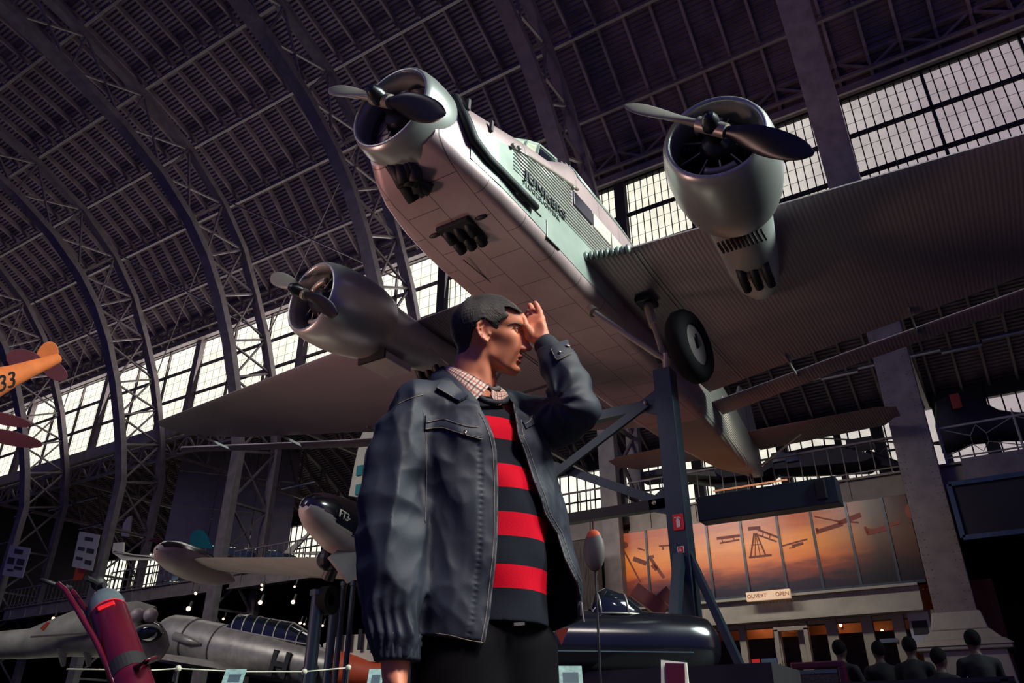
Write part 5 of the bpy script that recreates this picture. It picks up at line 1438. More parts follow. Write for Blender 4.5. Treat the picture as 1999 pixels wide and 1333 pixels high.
text_mesh('H', .95, M['sign_black'], 'letter', T6, Mt, .03, bold=.03)
for i, (r, mm) in enumerate(((.33, 'navy'), (.24, 'sign_black'), (.14, 'red_paint'))):
    MB().lathe([(0, r), (.012, .001)], fside(5.95, -.16, .0)+s6*(.01+.012*i), s6, 24).build('roundel', M[mm], T6)

# ---- jet trainer with tip tank, black nose, raised on posts
nj = at(597, 985, 13.0)
e2 = at(760, 1085, 15.2); jt = (e2-nj).normalized()
JET = empty('jet_airplane', (nj+jt*3-Vector((0, 0, 2))).xyz, 'pale grey jet trainer with black nose raised on posts behind the man', 'airplane')
pp, rr = interp_path([nj, nj+jt*.12, nj+jt*.4, nj+jt*.9, nj+jt*1.6, nj+jt*3, nj+jt*5.5, nj+jt*8], [.10, .24, .36, .46, .55, .62, .62, .4], 90)
body_loft(pp, rr, M['t33'], 'fuselage', JET, 32)
upj = Vector((0, 0, 1)); sj = jt.cross(upj).normalized()
if sj.dot(C0-nj) < 0: sj = -sj
tp = MB(); rings = []
rings.append([nj-jt*.02]*22)
for p, r in zip(pp[:54], rr[:54]): rings.append([p+(sj*math.cos(t)+upj*math.sin(t))*(r*1.012) for t in np.linspace(-PI*.2, PI*1.2, 22)])
tp.loft(rings, cap=False, closed=False).build('black_top', M['aircraft_black'], JET, smooth=True)
hx = Vector(jt)
if hx.cross(upj).dot(sj) < 0: hx = -hx
cjt = at(678, 1006, 13.2)
best = None
for d_ in np.arange(.3, 2.2, .05):
    k_ = interp([(0, .1), (.12, .24), (.4, .36), (.9, .46), (1.6, .55), (3, .62)], d_)[0]*1.012
    for t_ in np.linspace(-.4, 1.6, 60):
        w_p = nj+jt*d_+(sj*math.cos(t_)+upj*math.sin(t_))*(k_+.012); nrm_ = sj*math.cos(t_)+upj*math.sin(t_)
        if nrm_.dot(w_p-C0) > 0: continue
        ray_ = at(676, 1008, 1.)-C0; e_ = ((w_p-C0).normalized()-ray_.normalized()).length
        if best is None or e_ < best[0]: best = (e_, w_p, t_)
Mt = frame_mat(best[1], hx, upj*math.cos(best[2])-sj*math.sin(best[2]), WLOC[JET.name]); text_mesh('FT34', .19, M['cream'], 'lettering', JET, Mt, .012)
# wing and tip tank stretched towards the left
tk0 = at(306, 1072, 16.5); tk1 = at(458, 1134, 19.5); td = (tk1-tk0).normalized(); LT = (tk1-tk0).length
tk = MB().lathe([(LT*a, r) for a, r in ((0, .02), (.02, .12), (.08, .24), (.2, .33), (.4, .37), (.6, .34), (.8, .24), (.95, .1), (1, .02))], tk0, td, 28).build('tip_tank', M['t33'], JET, smooth=True)
sdt = td.cross(upj).normalized(); tb = MB(); rings = []
for a, r in ((.02, .12), (.08, .24), (.2, .33), (.4, .37), (.55, .35)): rings.append([tk0+td*LT*a+(sdt*math.cos(t)+upj*math.sin(t))*(r*1.02) for t in np.linspace(PI*.15, PI*.85, 10)])
tb.loft(rings, cap=False, closed=False).build('black_top', M['aircraft_black'], tk, smooth=True)
w0 = at(395, 1102, 17.8); w1 = at(720, 1112, 15.2)
slab_wing(w1, w0, 2.2, 1.5, .22, td, 'wing', M['t33'], JET)
MB().tube([at(640, 1075, 13.9), at(648, 1110, 13.9), at(640, 1130, 13.9)], [.1, .13, .12], 12).build('nose_gear_leg', M['spot_can'], JET)
MB().ball(at(640, 1092, 13.8), (.2, .2, .2), 16, 10).build('nose_gear_fittings', M['engine'], JET)
MB().bar(at(662, 1070, 13.6), at(700, 1120, 13.6), .12, .5).build('gear_door', M['iron'], JET)
wj = at(640, 1172, 13.9); MB().lathe([(-.08, .1), (-.1, .25), (.1, .25), (.08, .1)], wj, sj, 24).build('nose_wheel', M['rubber'], JET)
JS = empty('jet_stand', (at(618, 1333, 13.9).x, at(618, 1333, 13.9).y, 0), 'blue grey steel posts standing under the raised jet trainer', 'stand')
for (u, v, dd, r) in ((622, 1158, 13.9, .115), (652, 1190, 15, .085), (672, 1140, 17, .06), (690, 1140, 18, .06)):
    p = at(u, v, dd); MB().tube([p, Vector((p.x, p.y, 0))], r, 16).build('post', M['navy'], JS, smooth=40); MB().lathe([(-.04, r*1.35), (.05, r*1.35)], p, (0, 0, 1), 16, cap=True).build('post_flange', M['navy'], JS)

# ---- orange biplane at the left edge, placed high with no hangers drawn
BI = empty('orange_biplane', at(-10, 760, 15).xyz, 'orange biplane with dark red tail surfaces and number ending 33 at the left edge', 'airplane')
f0 = at(112, 700, 15.5); f1 = at(-150, 800, 12.5); fd = (f1-f0).normalized()
pp, rr = interp_path([f0, f0+fd*1.2, f0+fd*2.6], [.10, .20, .42], 12); body_loft(pp, rr, M['orange'], 'fuselage', BI, 16)
vb = (f0-C0).normalized(); rt = vb.cross(Vector((0, 0, 1))).normalized(); ub = rt.cross(vb).normalized()
MB().prism([at(88, 694, 15.5)+(rt*math.cos(t)*.19+ub*math.sin(t)*.30)+rt*.04 for t in np.linspace(0, 2*PI, 24, endpoint=False)], vb*.06).build('rudder', M['orange'], BI, bevel=.01)
def leaf(c, a, b, ang, m, name, par, th=.06, dv=None):
    mb = MB(); dv = dv or vb
    mb.prism([c+rt*(a*math.cos(t)*math.cos(ang)-b*math.sin(t)*math.sin(ang))+ub*(a*math.cos(t)*math.sin(ang)+b*math.sin(t)*math.cos(ang)) for t in np.linspace(0, 2*PI, 24, endpoint=False)], dv*th); return mb.build(name, m, par, bevel=.01)
leaf(at(50, 705, 15.2), .34, .22, -.15, M['darkred'], 'tailplane', BI); leaf(at(105, 722, 15.8), .30, .17, -.5, M['darkred'], 'tailplane', BI)
leaf(at(8, 818, 14.2), .45, .11, -.05, M['darkred'], 'lower_wing', BI); leaf(at(18, 855, 14.0), .55, .13, -.05, M['darkred'], 'lower_wing', BI)
Mt = frame_mat(at(14, 746, 13.2), -fd if (-fd).dot(rt) > 0 else fd, ub, WLOC[BI.name]); text_mesh('33', .42, M['sign_black'], 'number', BI, Mt, .01)

# ---- left mezzanine: big boarded partition, banners, tails, rails
PW = empty('partition_wall', (at(400, 1000, 44).x, 34, 7.7), 'tall grey boarded partition standing on the left mezzanine', 'partition')
a = onY(318, 1070, 31.5); b = onY(560, 1100, 38)
a.z = 7.7; b.z = 7.7; b2 = b+(b-a)*.02; hgt = onY(330, 862, 31.5).z-7.7
d_ = (b-a).normalized(); nrm = Vector((-d_.y, d_.x, 0))
for i in range(3):
    s0, s1 = i/3, (i+1)/3
    for j in range(5):
        z0 = 7.7+hgt*j/5; z1 = 7.7+hgt*(j+1)/5-.04
        p0 = a.lerp(b, s0); p1 = a.lerp(b, s1-.006)
        MB().prism([Vector((p0.x, p0.y, z0)), Vector((p1.x, p1.y, z0)), Vector((p1.x, p1.y, z1)), Vector((p0.x, p0.y, z1))], nrm*.12).build('board', M['wallgrey'], PW)
# railings along the mezzanine edge (left)
def railing(x0, x1, label, m, y=24.4, h=1.05, step=.4, lat=False):
    e = empty('railing', ((x0+x1)/2, y, 7.75), label, 'railing')
    MB().bar((x0, y, 7.75+h), (x1, y, 7.75+h), .06, .06).build('handrail', M[m], e)
    MB().bar((x0, y, 7.9), (x1, y, 7.9), .04, .04).build('lower_rail', M[m], e)
    if lat:
        x = x0
        while x < x1-.1:
            pz = MB(); pz.tube([(x, y, 7.75), (x, y, 7.75+h+.12)], .035, 8); pz.lathe([(0, .05), (.06, .03), (.2, .004)], (x, y, 7.75+h+.05), (0, 0, 1), 10); pz.build('post', M[m], e)
            w = 1.9; cx = x+w/2; pn = MB()
            for sx in (-1, 1):
                pn.tube([(cx+sx*w/2, y, 7.95), (cx+sx*.2, y, 8.2), (cx+sx*.2, y, 8.45), (cx+sx*w/2, y, 7.75+h)], .014, 6)
            pn.tube([(cx-.2, y, 8.2), (cx, y, 7.95), (cx+.2, y, 8.2)], .014, 6); pn.tube([(cx-.2, y, 8.45), (cx, y, 8.75), (cx+.2, y, 8.45)], .014, 6)
            pn.build('lattice_panel', M[m], e); x += w
    else:
        bl_ = MB(); x = x0
        while x < x1: bl_.bar((x, y, 7.75), (x, y, 7.75+h), .03, .03, up=(0, 1, 0)); x += step
        bl_.build('balusters', M[m], e, kind='stuff')
    return e
tx = sorted(TX.values())
for a, b, lab in zip(tx, tx[1:], ('far left bay of the mezzanine railing below the red biplane wings', 'mezzanine railing in the bay holding the printed banners', 'mezzanine railing in the bay behind the red extinguisher valve', 'mezzanine railing in the bay behind the jet wing and tip tank', 'mezzanine railing in the bay hidden partly by the man', 'mezzanine railing above the left end of the orange mural')):
    railing(a+.5, b-.5, lab, 'iron', step=.42)
railing(TX['A']+.7, XR-1, 'delicate latticed railing above the framed dark screen at the right', 'iron_light', y=24.35, lat=True)

def banner(name, P4, label, th=.03):
    P4 = [Vector(p) for p in P4]; n = (P4[1]-P4[0]).cross(P4[3]-P4[0]).normalized()
    e = empty(name, P4[0].xyz, label, 'banner'); MB().prism(P4, n*th).build('sheet', M['poster'], e); return e, P4, n
def patches(e, P4, n, cells, sgn):
    for (x0, y0, x1, y1) in cells:
        f = lambda x, y: P4[0].lerp(P4[1], x).lerp(P4[3].lerp(P4[2], x), y)+n*sgn
        MB().prism([f(x0, y0), f(x1, y0), f(x1, y1), f(x0, y1)], n*.01*(1 if sgn > 0 else -1)).build('printed_picture', M['photo_dark'], e)
dB = 26.4
P4 = [onY(155, 1037, 23.6), onY(195, 1044, 23.6), onY(180, 1114, 23.6), onY(140, 1106, 23.6)]
e, P4, n = banner('banner', P4, 'tall pale printed banner with dark pictures, the one nearer the middle'); sg = -.012 if n.y > 0 else .042
patches(e, P4, n, [(.35, .12, .75, .22), (.12, .42, .45, .52), (.55, .42, .9, .55), (.12, .7, .45, .78), (.58, .74, .9, .86)], sg)
P4 = [onY(20, 1063, 23.4), onY(60, 1070, 23.4), onY(43, 1128, 23.4), onY(4, 1122, 23.4)]
e, P4, n = banner('banner', P4, 'tall pale printed banner at the far left edge of the mezzanine'); sg = -.012 if n.y > 0 else .042
patches(e, P4, n, [(.3, .1, .7, .25), (.1, .4, .42, .62), (.55, .4, .9, .6), (.5, .66, .9, .76), (.2, .78, .5, .84)], sg)
# small info plate and orange plate on the mezzanine rail
tg(MB().box(onY(155, 1119, 24.2), (.9, .04, .75)).build('rail_sign', M['dayglo'], loc=onY(155, 1119, 24.2)), 'small orange plate hung on the railing under the tall banner', 'sign')
tg(MB().box(onY(343, 1120, 24.1), (.45, .04, .6)).build('rail_sign', M['panel_print'], loc=onY(343, 1120, 24.1)), 'small pale plate on the railing by the tip tank of the jet', 'sign')
# fins and tails on the mezzanine
def fin_thing(name, pts, Y, m, label, cat='airplane tail', th=.12, fig=None):
    P_ = [onY(u, v, Y) for u, v in pts]; c = sum(P_, Vector())/len(P_); base = min(P_, key=lambda p: p.z)
    o = MB().prism(P_, (0, th, 0)).build(name, m, loc=base.xyz, bevel=.02)
    if 'hang' not in name:  # names containing hang are left unsupported, all others get an added stand
        zb_ = 7.68 if Y > 24 else 0; MB().tube([Vector((c.x, Y+th/2, base.z+.1)), Vector((c.x, Y+th/2, zb_))], .05, 8).build('stand', M['spot_can'], o)
    return tg(o, label, cat)
fin_thing('tail_fin', [(370, 1066), (371, 1045), (378, 1036), (388, 1033), (398, 1036), (405, 1048), (414, 1072)], 27, M['teal'], 'rounded teal rudder standing above the railing behind the jet tip tank')
fin_thing('tail_fin', [(236, 1046), (240, 1022), (248, 1010), (256, 1006), (253, 1030), (250, 1048)], 27, M['cream'], 'small white pointed tail fin left of the boarded partition')
fin_thing('tail_fin', [(680, 968), (692, 905), (704, 852), (708, 843), (735, 843), (735, 975)], 22.5, M['cream'], 'tall white tail fin with teal marks rising at the man\'s right shoulder')
wb_ = empty('white_glider', onY(240, 1085, 22).xyz, 'small white airplane tail with upright fin behind the red extinguisher valve', 'airplane')  # white glider tail
leaf2 = MB().prism([onY(218, 1078, 22.0), onY(224, 1075, 22.0), onY(250, 1082, 22.0), onY(330, 1085, 22.8), onY(330, 1092, 22.8), onY(240, 1094, 22.0)], (0, .4, .05)); leaf2.build('fuselage', M['cream'], wb_)
MB().prism([onY(219, 1078, 22), onY(221, 1060, 22), onY(241, 1058, 22), onY(240, 1078, 22)], (0, .08, 0)).build('fin', M['cream'], wb_)
fin_thing('drape', [(410, 1100), (412, 1078), (440, 1072), (505, 1078), (545, 1076), (560, 1090), (560, 1100)], 26.5, M['blue_cloth'], 'blue cloth covered exhibit behind the mezzanine railing', 'exhibit', 1.)
fin_thing('hanging_wing_tip', [(288, 1056), (298, 1051), (312, 1052), (320, 1060)], 25.5, M['darkred'], 'small dark red wing tip above the jet tip tank')  # left floating, nothing drawn to hold it up
fin_thing('glider_wing', [(550, 1080), (600, 1040), (604, 1041), (570, 1078), (640, 1075), (640, 1084)], 26, M['cream'], 'pale slanting wing of a small airplane behind the mezzanine railing', 'airplane')
# teal marks on the tall white fin
tw_ = [o for o in COL.objects if o.name.startswith('tail_fin') and 'tall white' in o.get('label', '')][0]
for (u, v) in ((702, 918), (700, 955)): MB().box(onY(u, v, 22.44), (.32, .04, .42)).build('teal_mark', M['teal'], tw_)
# ---- spot lamps under the left mezzanine
k = 0
for (u, v, d, r, hot) in ((368, 1188, 20.5, .07, 1), (508, 1176, 19, .06, 1), (572, 1175, 19, .055, 1), (382, 1158, 21, .045, 1), (511, 1150, 20, .04, 0), (511, 1142, 20, .035, 0), (575, 1145, 20, .03, 0), (436, 1208, 24, .04, 1), (586, 1216, 24, .045, 1), (594, 1218, 24, .035, 1), (630, 1221, 22, .035, 1), (104, 1207, 20, .045, 1)):
    p = onY(u, v, 27.6) if d > 30 else at(u, v, d*1.28)
    k += 1
    e = empty('spot_lamp', p.xyz, 'small warm spot lamp glowing in the dark room under the left mezzanine', 'lamp', 'spot lamps under the left mezzanine')
    MB().ball(p, r*1.1, 10, 6).build('bulb', M['bulb'], e, smooth=True)
    MB().tube([p+Vector((0, .05, .06)), p+Vector((0, .1, .25))], r*.8, 10).build('housing', M['spot_can'], e)
# tube lights in the aisles, drawn without their hangers
tubes = [((90, 985+25), (65, 1012)), ]
def tube_light(u0, v0, u1, v1, Y, label, lit=False, r=.05, group='tube lights hung in the side aisle'):
    a, b = onY(u0, v0, Y), onY(u1, v1, Y)
    b.z = a.z; e = empty('hanging_tube_light', a.xyz, label, 'lamp', group)
    MB().tube([a, b], r, 8).build('tube', M['tube_lit'] if lit else M['tube'], e); MB().bar(a+Vector((0, 0, r*1.6)), b+Vector((0, 0, r*1.6)), r*2.2, r).build('housing', M['spot_can'], e)
for (u0, v0, u1, v1, Y) in ((28, 1009, 63, 1001, 29), (95, 997, 140, 984, 29), (150, 981, 188, 973, 29), (213, 967, 240, 960, 29), (155, 1033, 195, 1026, 29), (215, 1020, 240, 1014, 29), (550, 955, 614, 944, 29), (1583, 742, 1602, 737, 31), (1603, 741, 1675, 727, 31), (1675, 720, 1742, 704, 31), (1775, 697, 1836, 684, 31), (1838, 690, 1918, 674, 31), (1917, 665, 1999, 648, 31), (1822, 590, 1908, 567, 27.9), (0, 1062, 26, 1055, 29)):
    tube_light(u0, v0, u1, v1, Y, 'pale unlit tube light hanging under the side aisle roof')

# ---- cafe front between columns B and A (Y = 24)
xa, xb = TX['A']-.55, -10.9
MB_ = MB(); MB_.box(((xa+xb)/2-.2, 24.2, 4.2), (xa-xb, .3, .72)); MB_.box(((xa+xb)/2-.2, 24.05, 4.52), (xa-xb, .35, .07)); MB_.box(((xa+xb)/2-.2, 24.05, 3.88), (xa-xb, .35, .07))
cb_ = tg(MB_.build('cafe_beam', M['iron_light'], loc=((xa+xb)/2, 24.2, 4.2)), 'riveted pale beam between the orange mural and the cafe doors', 'beam')
rvb = MB()
for i in range(90):
    rvb.ball((xb+.1+i*(xa-xb)/90, 24.03, 4.38), .016, 6, 4)
rvb.build('rivets', M['iron'], cb_, kind='stuff')
tg(MB().box((xb-.15, 24.1, 4.6), (.5, .5, 5.9)).build('cafe_post', M['iron_light'], loc=(xb-.15, 24.1, 1.65)), 'pale grey post at the left end of the orange mural', 'column')
# mural: seven glazed panels showing a sunset with vintage aircraft silhouettes
zt0, zb0 = 7.04, 4.62
def mural_material():
    m = bpy.data.materials.new('orange_mural_print'); m.use_nodes = True; nt = m.node_tree; b = nt.nodes['Principled BSDF']; L = nt.links.new
    tc = nd(nt, 'ShaderNodeTexCoord'); sx = nd(nt, 'ShaderNodeSeparateXYZ'); L(tc.outputs['Object'], sx.inputs[0])
    r = nd(nt, 'ShaderNodeValToRGB'); mr = nd(nt, 'ShaderNodeMapRange'); mr.inputs['From Min'].default_value = -1.2; mr.inputs['From Max'].default_value = 1.2; L(sx.outputs[2], mr.inputs[0])
    n = nd(nt, 'ShaderNodeTexNoise', Scale=1.6, Detail=5.); mp_ = nd(nt, 'ShaderNodeMapping'); mp_.inputs['Scale'].default_value = (.5, 1, 2.2); L(tc.outputs['Object'], mp_.inputs[0]); L(mp_.outputs[0], n.inputs['Vector'])
    ad = nd(nt, 'ShaderNodeMath', operation='MULTIPLY_ADD'); L(n.outputs['Fac'], ad.inputs[0]); ad.inputs[1].default_value = .35; ad.inputs[2].default_value = -.17
    a2 = nd(nt, 'ShaderNodeMath', operation='ADD'); L(mr.outputs[0], a2.inputs[0]); L(ad.outputs[0], a2.inputs[1]); L(a2.outputs[0], r.inputs[0])
    cr = r.color_ramp; cr.elements[0].position = .12; cr.elements[0].color = lin((30, 22, 34))+(1,); cr.elements[1].position = .3; cr.elements[1].color = lin((120, 52, 34))+(1,)
    for p, c in ((.42, (190, 96, 40)), (.62, (206, 120, 48)), (.9, (160, 76, 44))): e_ = cr.elements.new(p); e_.color = lin(c)+(1,)
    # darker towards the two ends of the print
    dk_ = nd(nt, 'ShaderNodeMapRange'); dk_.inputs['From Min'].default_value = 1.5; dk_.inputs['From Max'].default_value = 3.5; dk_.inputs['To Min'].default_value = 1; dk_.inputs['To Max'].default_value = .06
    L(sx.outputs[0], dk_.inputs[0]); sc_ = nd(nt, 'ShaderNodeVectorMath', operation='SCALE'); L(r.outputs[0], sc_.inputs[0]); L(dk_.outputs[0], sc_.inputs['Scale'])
    d5 = nd(nt, 'ShaderNodeVectorMath', operation='SCALE'); d5.inputs['Scale'].default_value = .3; L(sc_.outputs[0], d5.inputs[0]); L(d5.outputs[0], b.inputs['Base Color']); L(sc_.outputs[0], b.inputs['Emission Color']); b.inputs['Emission Strength'].default_value = .85; b.inputs['Roughness'].default_value = .35  # emission stands in for the warm lamplight on the print
    return m
M['mural'] = mural_material(); M['mural_ink'] = mat('mural_dark_ink', (70, 30, 30), .6, 0, .1); M['mural_ink'].node_tree.nodes['Principled BSDF'].inputs['Emission Color'].default_value = lin((104, 48, 32))+(1,); M['mural_ink'].node_tree.nodes['Principled BSDF'].inputs['Emission Strength'].default_value = .55  # the ink emits too, to go with the glowing print
xm = (xa+xb)/2; mur = empty('mural', (xm, 24.3, 5.83), 'long glowing orange mural of old aircraft at sunset above the cafe doors', 'mural')
o = MB().box((xm, 24.32, (zt0+zb0)/2), (xa-xb, .08, zt0-zb0)).build('print', M['mural'], mur)
for u in (1262, 1382, 1450, 1523, 1592, 1665, 1740): x = onY(u, 1060, 24.25).x; MB().box((x, 24.25, (zt0+zb0)/2), (.07, .06, zt0-zb0)).build('mullion', M['navy'], mur)
MB().box((xm, 24.22, zb0+.0), (xa-xb, .12, .08)).build('frame_rail', M['navy'], mur); MB().box((xb+.05, 24.24, (zt0+zb0)/2), (.1, .1, zt0-zb0)).build('frame_rail', M['navy'], mur)
ym = 24.262
def ink(polys):
    mb = MB()
    for P_ in polys: mb.prism([onY(u, v, ym) for u, v in P_], (0, .012, 0))
    mb.build('printed_silhouette', M['mural_ink'], mur)
def ln(a, b, w=2.2):
    dx, dy = b[0]-a[0], b[1]-a[1]; l = math.hypot(dx, dy); nx, ny = -dy/l*w/2, dx/l*w/2; return [(a[0]+nx, a[1]+ny), (b[0]+nx, b[1]+ny), (b[0]-nx, b[1]-ny), (a[0]-nx, a[1]-ny)]
ink([ln((1399, 1051), (1444, 1045), 5), ln((1405, 1060), (1443, 1053), 3), ln((1408, 1051), (1412, 1060), 1.5), ln((1430, 1047), (1434, 1055), 1.5)])
ink([ln((1465, 1088), (1472, 1040), 3), ln((1495, 1085), (1476, 1040), 3), ln((1474, 1086), (1474, 1042), 1.5), ln((1484, 1085), (1475, 1042), 1.5), ln((1462, 1088), (1506, 1083), 4), ln((1460, 1032), (1484, 1030), 7), ln((1478, 1033), (1522, 1050), 4), ln((1474, 1042), (1516, 1057), 3), ln((1490, 1036), (1488, 1048), 1.5), ln((1504, 1041), (1501, 1054), 1.5), ln((1466, 1064), (1484, 1062), 1.5)])
ink([ln((1525, 1066), (1576, 1052), 3), ln((1546, 1066), (1568, 1060), 5), ln((1540, 1070), (1552, 1068), 2)])
ink([ln((1590, 1008), (1640, 1018), 2.5), ln((1594, 1038), (1645, 1022), 8), ln((1636, 1022), (1680, 1004), 9), ln((1594, 1030), (1596, 1042), 5), ln((1642, 1016), (1676, 1020), 3)])
ink([ln((1688, 1030), (1712, 1038), 4), ln((1692, 1040), (1738, 1028), 10), ln((1730, 1028), (1758, 1018), 5), ln((1688, 1028), (1694, 1042), 5)])
ink([ln((1286, 1066), (1308, 1064), 3), ln((1293, 1066), (1294, 1073), 3), ln((1270, 1090), (1296, 1128), 6), ln((1266, 1088), (1276, 1086), 6), ln((1273, 1102), (1282, 1112), 8)])
ink([[(1217+9*math.cos(t), 1064+7*math.sin(t)) for t in np.linspace(0, 2*PI, 14, endpoint=False)], ln((1236, 1090), (1262, 1100), 9), ln((1205, 1050), (1250, 1136), 3), ln((1245, 1070), (1258, 1074), 3)])
ink([[(1785+19*math.cos(t), 996+17*math.sin(t)) for t in np.linspace(0, 2*PI, 20, endpoint=False)]])
# sign OUVERT OPEN
c = onY(1500, 1162, 23.7); os_ = empty('open_sign', c.xyz, 'small lit sign reading OUVERT OPEN on the beam above the cafe doors', 'sign')
w_ = onY(1543, 1162, 23.7).x-onY(1456, 1162, 23.7).x
M['sign_lit'] = mat('lit_sign_face', (210, 190, 160), .5, emis=(220, 175, 140), estr=.5)
MB().box(c, (w_, .1, .26)).build('light_box', M['sign_lit'], os_, bevel=.01)
Mt = frame_mat(c+Vector((0, -.06, 0)), (1, 0, 0), (0, 0, 1), WLOC[os_.name]); text_mesh('OUVERT      OPEN', .15, mat('sign_letters', (150, 84, 66), .6), 'lettering', os_, Mt, .004)
# shopfront
sf = empty('shopfront', (xm, 24.4, 1.6), 'cream framed cafe shopfront with glazed doors under the riveted beam', 'shopfront')
MB().box((xm, 24.9, 1.75), (xa-xb, .2, .3)).build('plinth', M['wallpaint'], sf)
for u in (1445, 1512, 1563, 1620, 1690, 1752, 1815):
    x = onY(u, 1210, 24.4).x; wd = .30 if u > 1520 else .2
    MB().box((x, 24.5, 2.75), (wd, .2, 2.3)).build('pillar', M['wallpaint'], sf, bevel=.01)
MB().box((xm, 24.6, 3.8), (xa-xb, .3, .12)).build('head_rail', M['wallpaint'], sf)
gl = mat('shop_glass_dark', (14, 12, 18), .1, 0, .1, spec=.6)
us = [1395, 1445, 1512, 1563, 1620, 1690, 1752, 1815]
MB().box((xm-3.6, 24.7, 2.75), (2.6, .06, 2.2)).build('glass_pane', gl, sf)
# door leaf standing ajar
dl = MB(); p0 = onY(1503, 1187, 24.0); p1 = onY(1560, 1190, 24.0)
x0, x1 = p0.x, p0.x+.95; zt_ = 3.62
for bx in (((x0+.06), 2.6, .12, 2.05), ((x1-.06), 2.6, .12, 2.05)): dl.box((bx[0], 24.05, bx[1]), (bx[2], .07, bx[3]))
dl.box(((x0+x1)/2, 24.05, zt_), (x1-x0, .07, .12)); dl.box(((x0+x1)/2, 24.05, 1.95), (x1-x0, .07, .65))
dd_ = tg(empty('cafe_door', (x0, 24.05, 1.6), 'cream glazed cafe door standing open with a round clock seen through it', 'door'), None, None)
dl.build('door_frame', M['wallpaint'], dd_, bevel=.01); MB().tube([(x0+.06, 23.98, 2.5), (x0+.06, 23.98, 2.7)], .02, 8).build('handle', M['sign_black'], dd_)
# cafe interior: back wall lit by wall lamps, clock
iw = mat('cafe_back_wall', (104, 70, 52), .8, 0, .1)
tg(MB().box((xm+.5, 27.2, 3.3), (xa-xb+2, .1, 3.4)).build('cafe_back_wall', iw, loc=(xm, 27.2, 1.6)), 'warm brown back wall seen through the cafe glazing', 'wall')
tg(MB().box((xm-.6, 26.4, 2.62), (xa-xb-.6, .5, 2.04)).build('counter', M['sign_black'], loc=(xm, 26.4, 1.6)), 'tall dark bar cabinet seen through the cafe glazing', 'counter')
for i, (u, v) in enumerate(((1490, 1218), (1641, 1220), (1722, 1232), (1555, 1200))):
    p = onY(u, v, 26.95); 
    if i < 3:
        e = empty('wall_lamp', p.xyz, ('brightest orange wall lamp glowing behind the cafe glazing left of the clock', 'orange wall lamp glowing behind the middle cafe pillars', 'small dim orange wall lamp behind the right cafe pillars')[i], 'lamp')
        MB().ball(p, (.1, .03, .1) if i == 0 else (.045, .03, .06), 14, 8).build('shade', M['bulb'], e, smooth=True); MB().box(p+Vector((0, .1, -.05)), (.05, .2, .05)).build('bracket', M['sign_black'], e)
        l = bpy.data.lights.new('wall_lamp_glow', 'POINT'); l.energy = (26, 14, 6)[i]; l.color = (1, .42, .14); l.shadow_soft_size = .1; lo = bpy.data.objects.new('wall_lamp_glow', l); COL.objects.link(lo); lo.location = p+Vector((0, -.3, .0))
p = onY(1545, 1206, 26.9); ck = empty('clock', p.xyz, 'round ornamental wall clock behind the open cafe door', 'clock')
MB().lathe([(0, .46), (.03, .46), (.04, .40), (.03, .36), (.03, .28), (.05, .24), (.04, .01)], p, (0, -1, 0), 36).build('face', mat('clock_face', (190, 120, 70), .5), ck, smooth=30)
h = MB()
for i in range(12): a_ = i*PI/6; h.bar(p+Vector((.29*math.cos(a_), -.06, .29*math.sin(a_))), p+Vector((.37*math.cos(a_), -.06, .37*math.sin(a_))), .05, .02, up=(0, 1, 0))
h.build('numerals', M['sign_black'], ck); h = MB(); h.bar(p+Vector((0, -.09, 0)), p+Vector((.12, -.09, .2)), .025, .02, up=(0, 1, 0)); h.bar(p+Vector((0, -.09, 0)), p+Vector((-.16, -.09, .06)), .03, .02, up=(0, 1, 0)); h.build('hands', M['sign_black'], ck)
# poster in the shop window, small stickers
p = onY(1797, 1225, 24.35); e = empty('poster', p.xyz, 'white framed poster hung in the last cafe window on the right', 'poster'); MB().box(p, (.52, .03, .8)).build('sheet', mat('poster_white_blue', (150, 156, 168), .6), e); MB().box(p+Vector((0, -.02, .0)), (.38, .01, .36)).build('printed_picture', M['sign_black'], e)
for (u, v, w, h, mm, lab) in ((1478, 1297, .28, .3, 'sign_red', 'small red sticker low in the cafe window left of the door'), (1501, 1296, .5, .3, 'blue_cloth', 'small blue sticker low in the cafe window left of the door'), (1735, 1250, .45, .1, 'ext_grey', 'small pale notice low in the cafe window behind the seated people')):
    p = onY(u, v, 24.35); tg(MB().box(p, (w, .02, h)).build('cafe_notice', M[mm], loc=p.xyz), lab, 'notice')  # flat in the window plane, not hung from anything
# red notice stand in front of the cafe
p = at(1598, 1314, 10.4); e = empty('notice_stand', (p.x, p.y, .55), 'red framed notice stand in front of the cafe doors', 'sign stand')
g = MB(); g.box(p+Vector((0, 0, .10)), (.70, .1, .09)); g.box(p+Vector((-.31, 0, -.32)), (.1, .1, .8)); g.box(p+Vector((.31, 0, -.32)), (.1, .1, .8)); g.build('frame', M['red_paint'], e, bevel=.02)
MB().box(p+Vector((0, .02, -.3)), (.54, .04, .6)).build('dark_board', M['sign_black'], e); MB().box(p+Vector((0, -.01, -.12)), (.5, .02, .22)).build('printed_notice', M['photo_dark'], e)
for z in (0.02, -.3): MB().box(p+Vector((0, -.02, z)), (.5, .02, .05)).build('printed_line', M['ext_grey'], e)

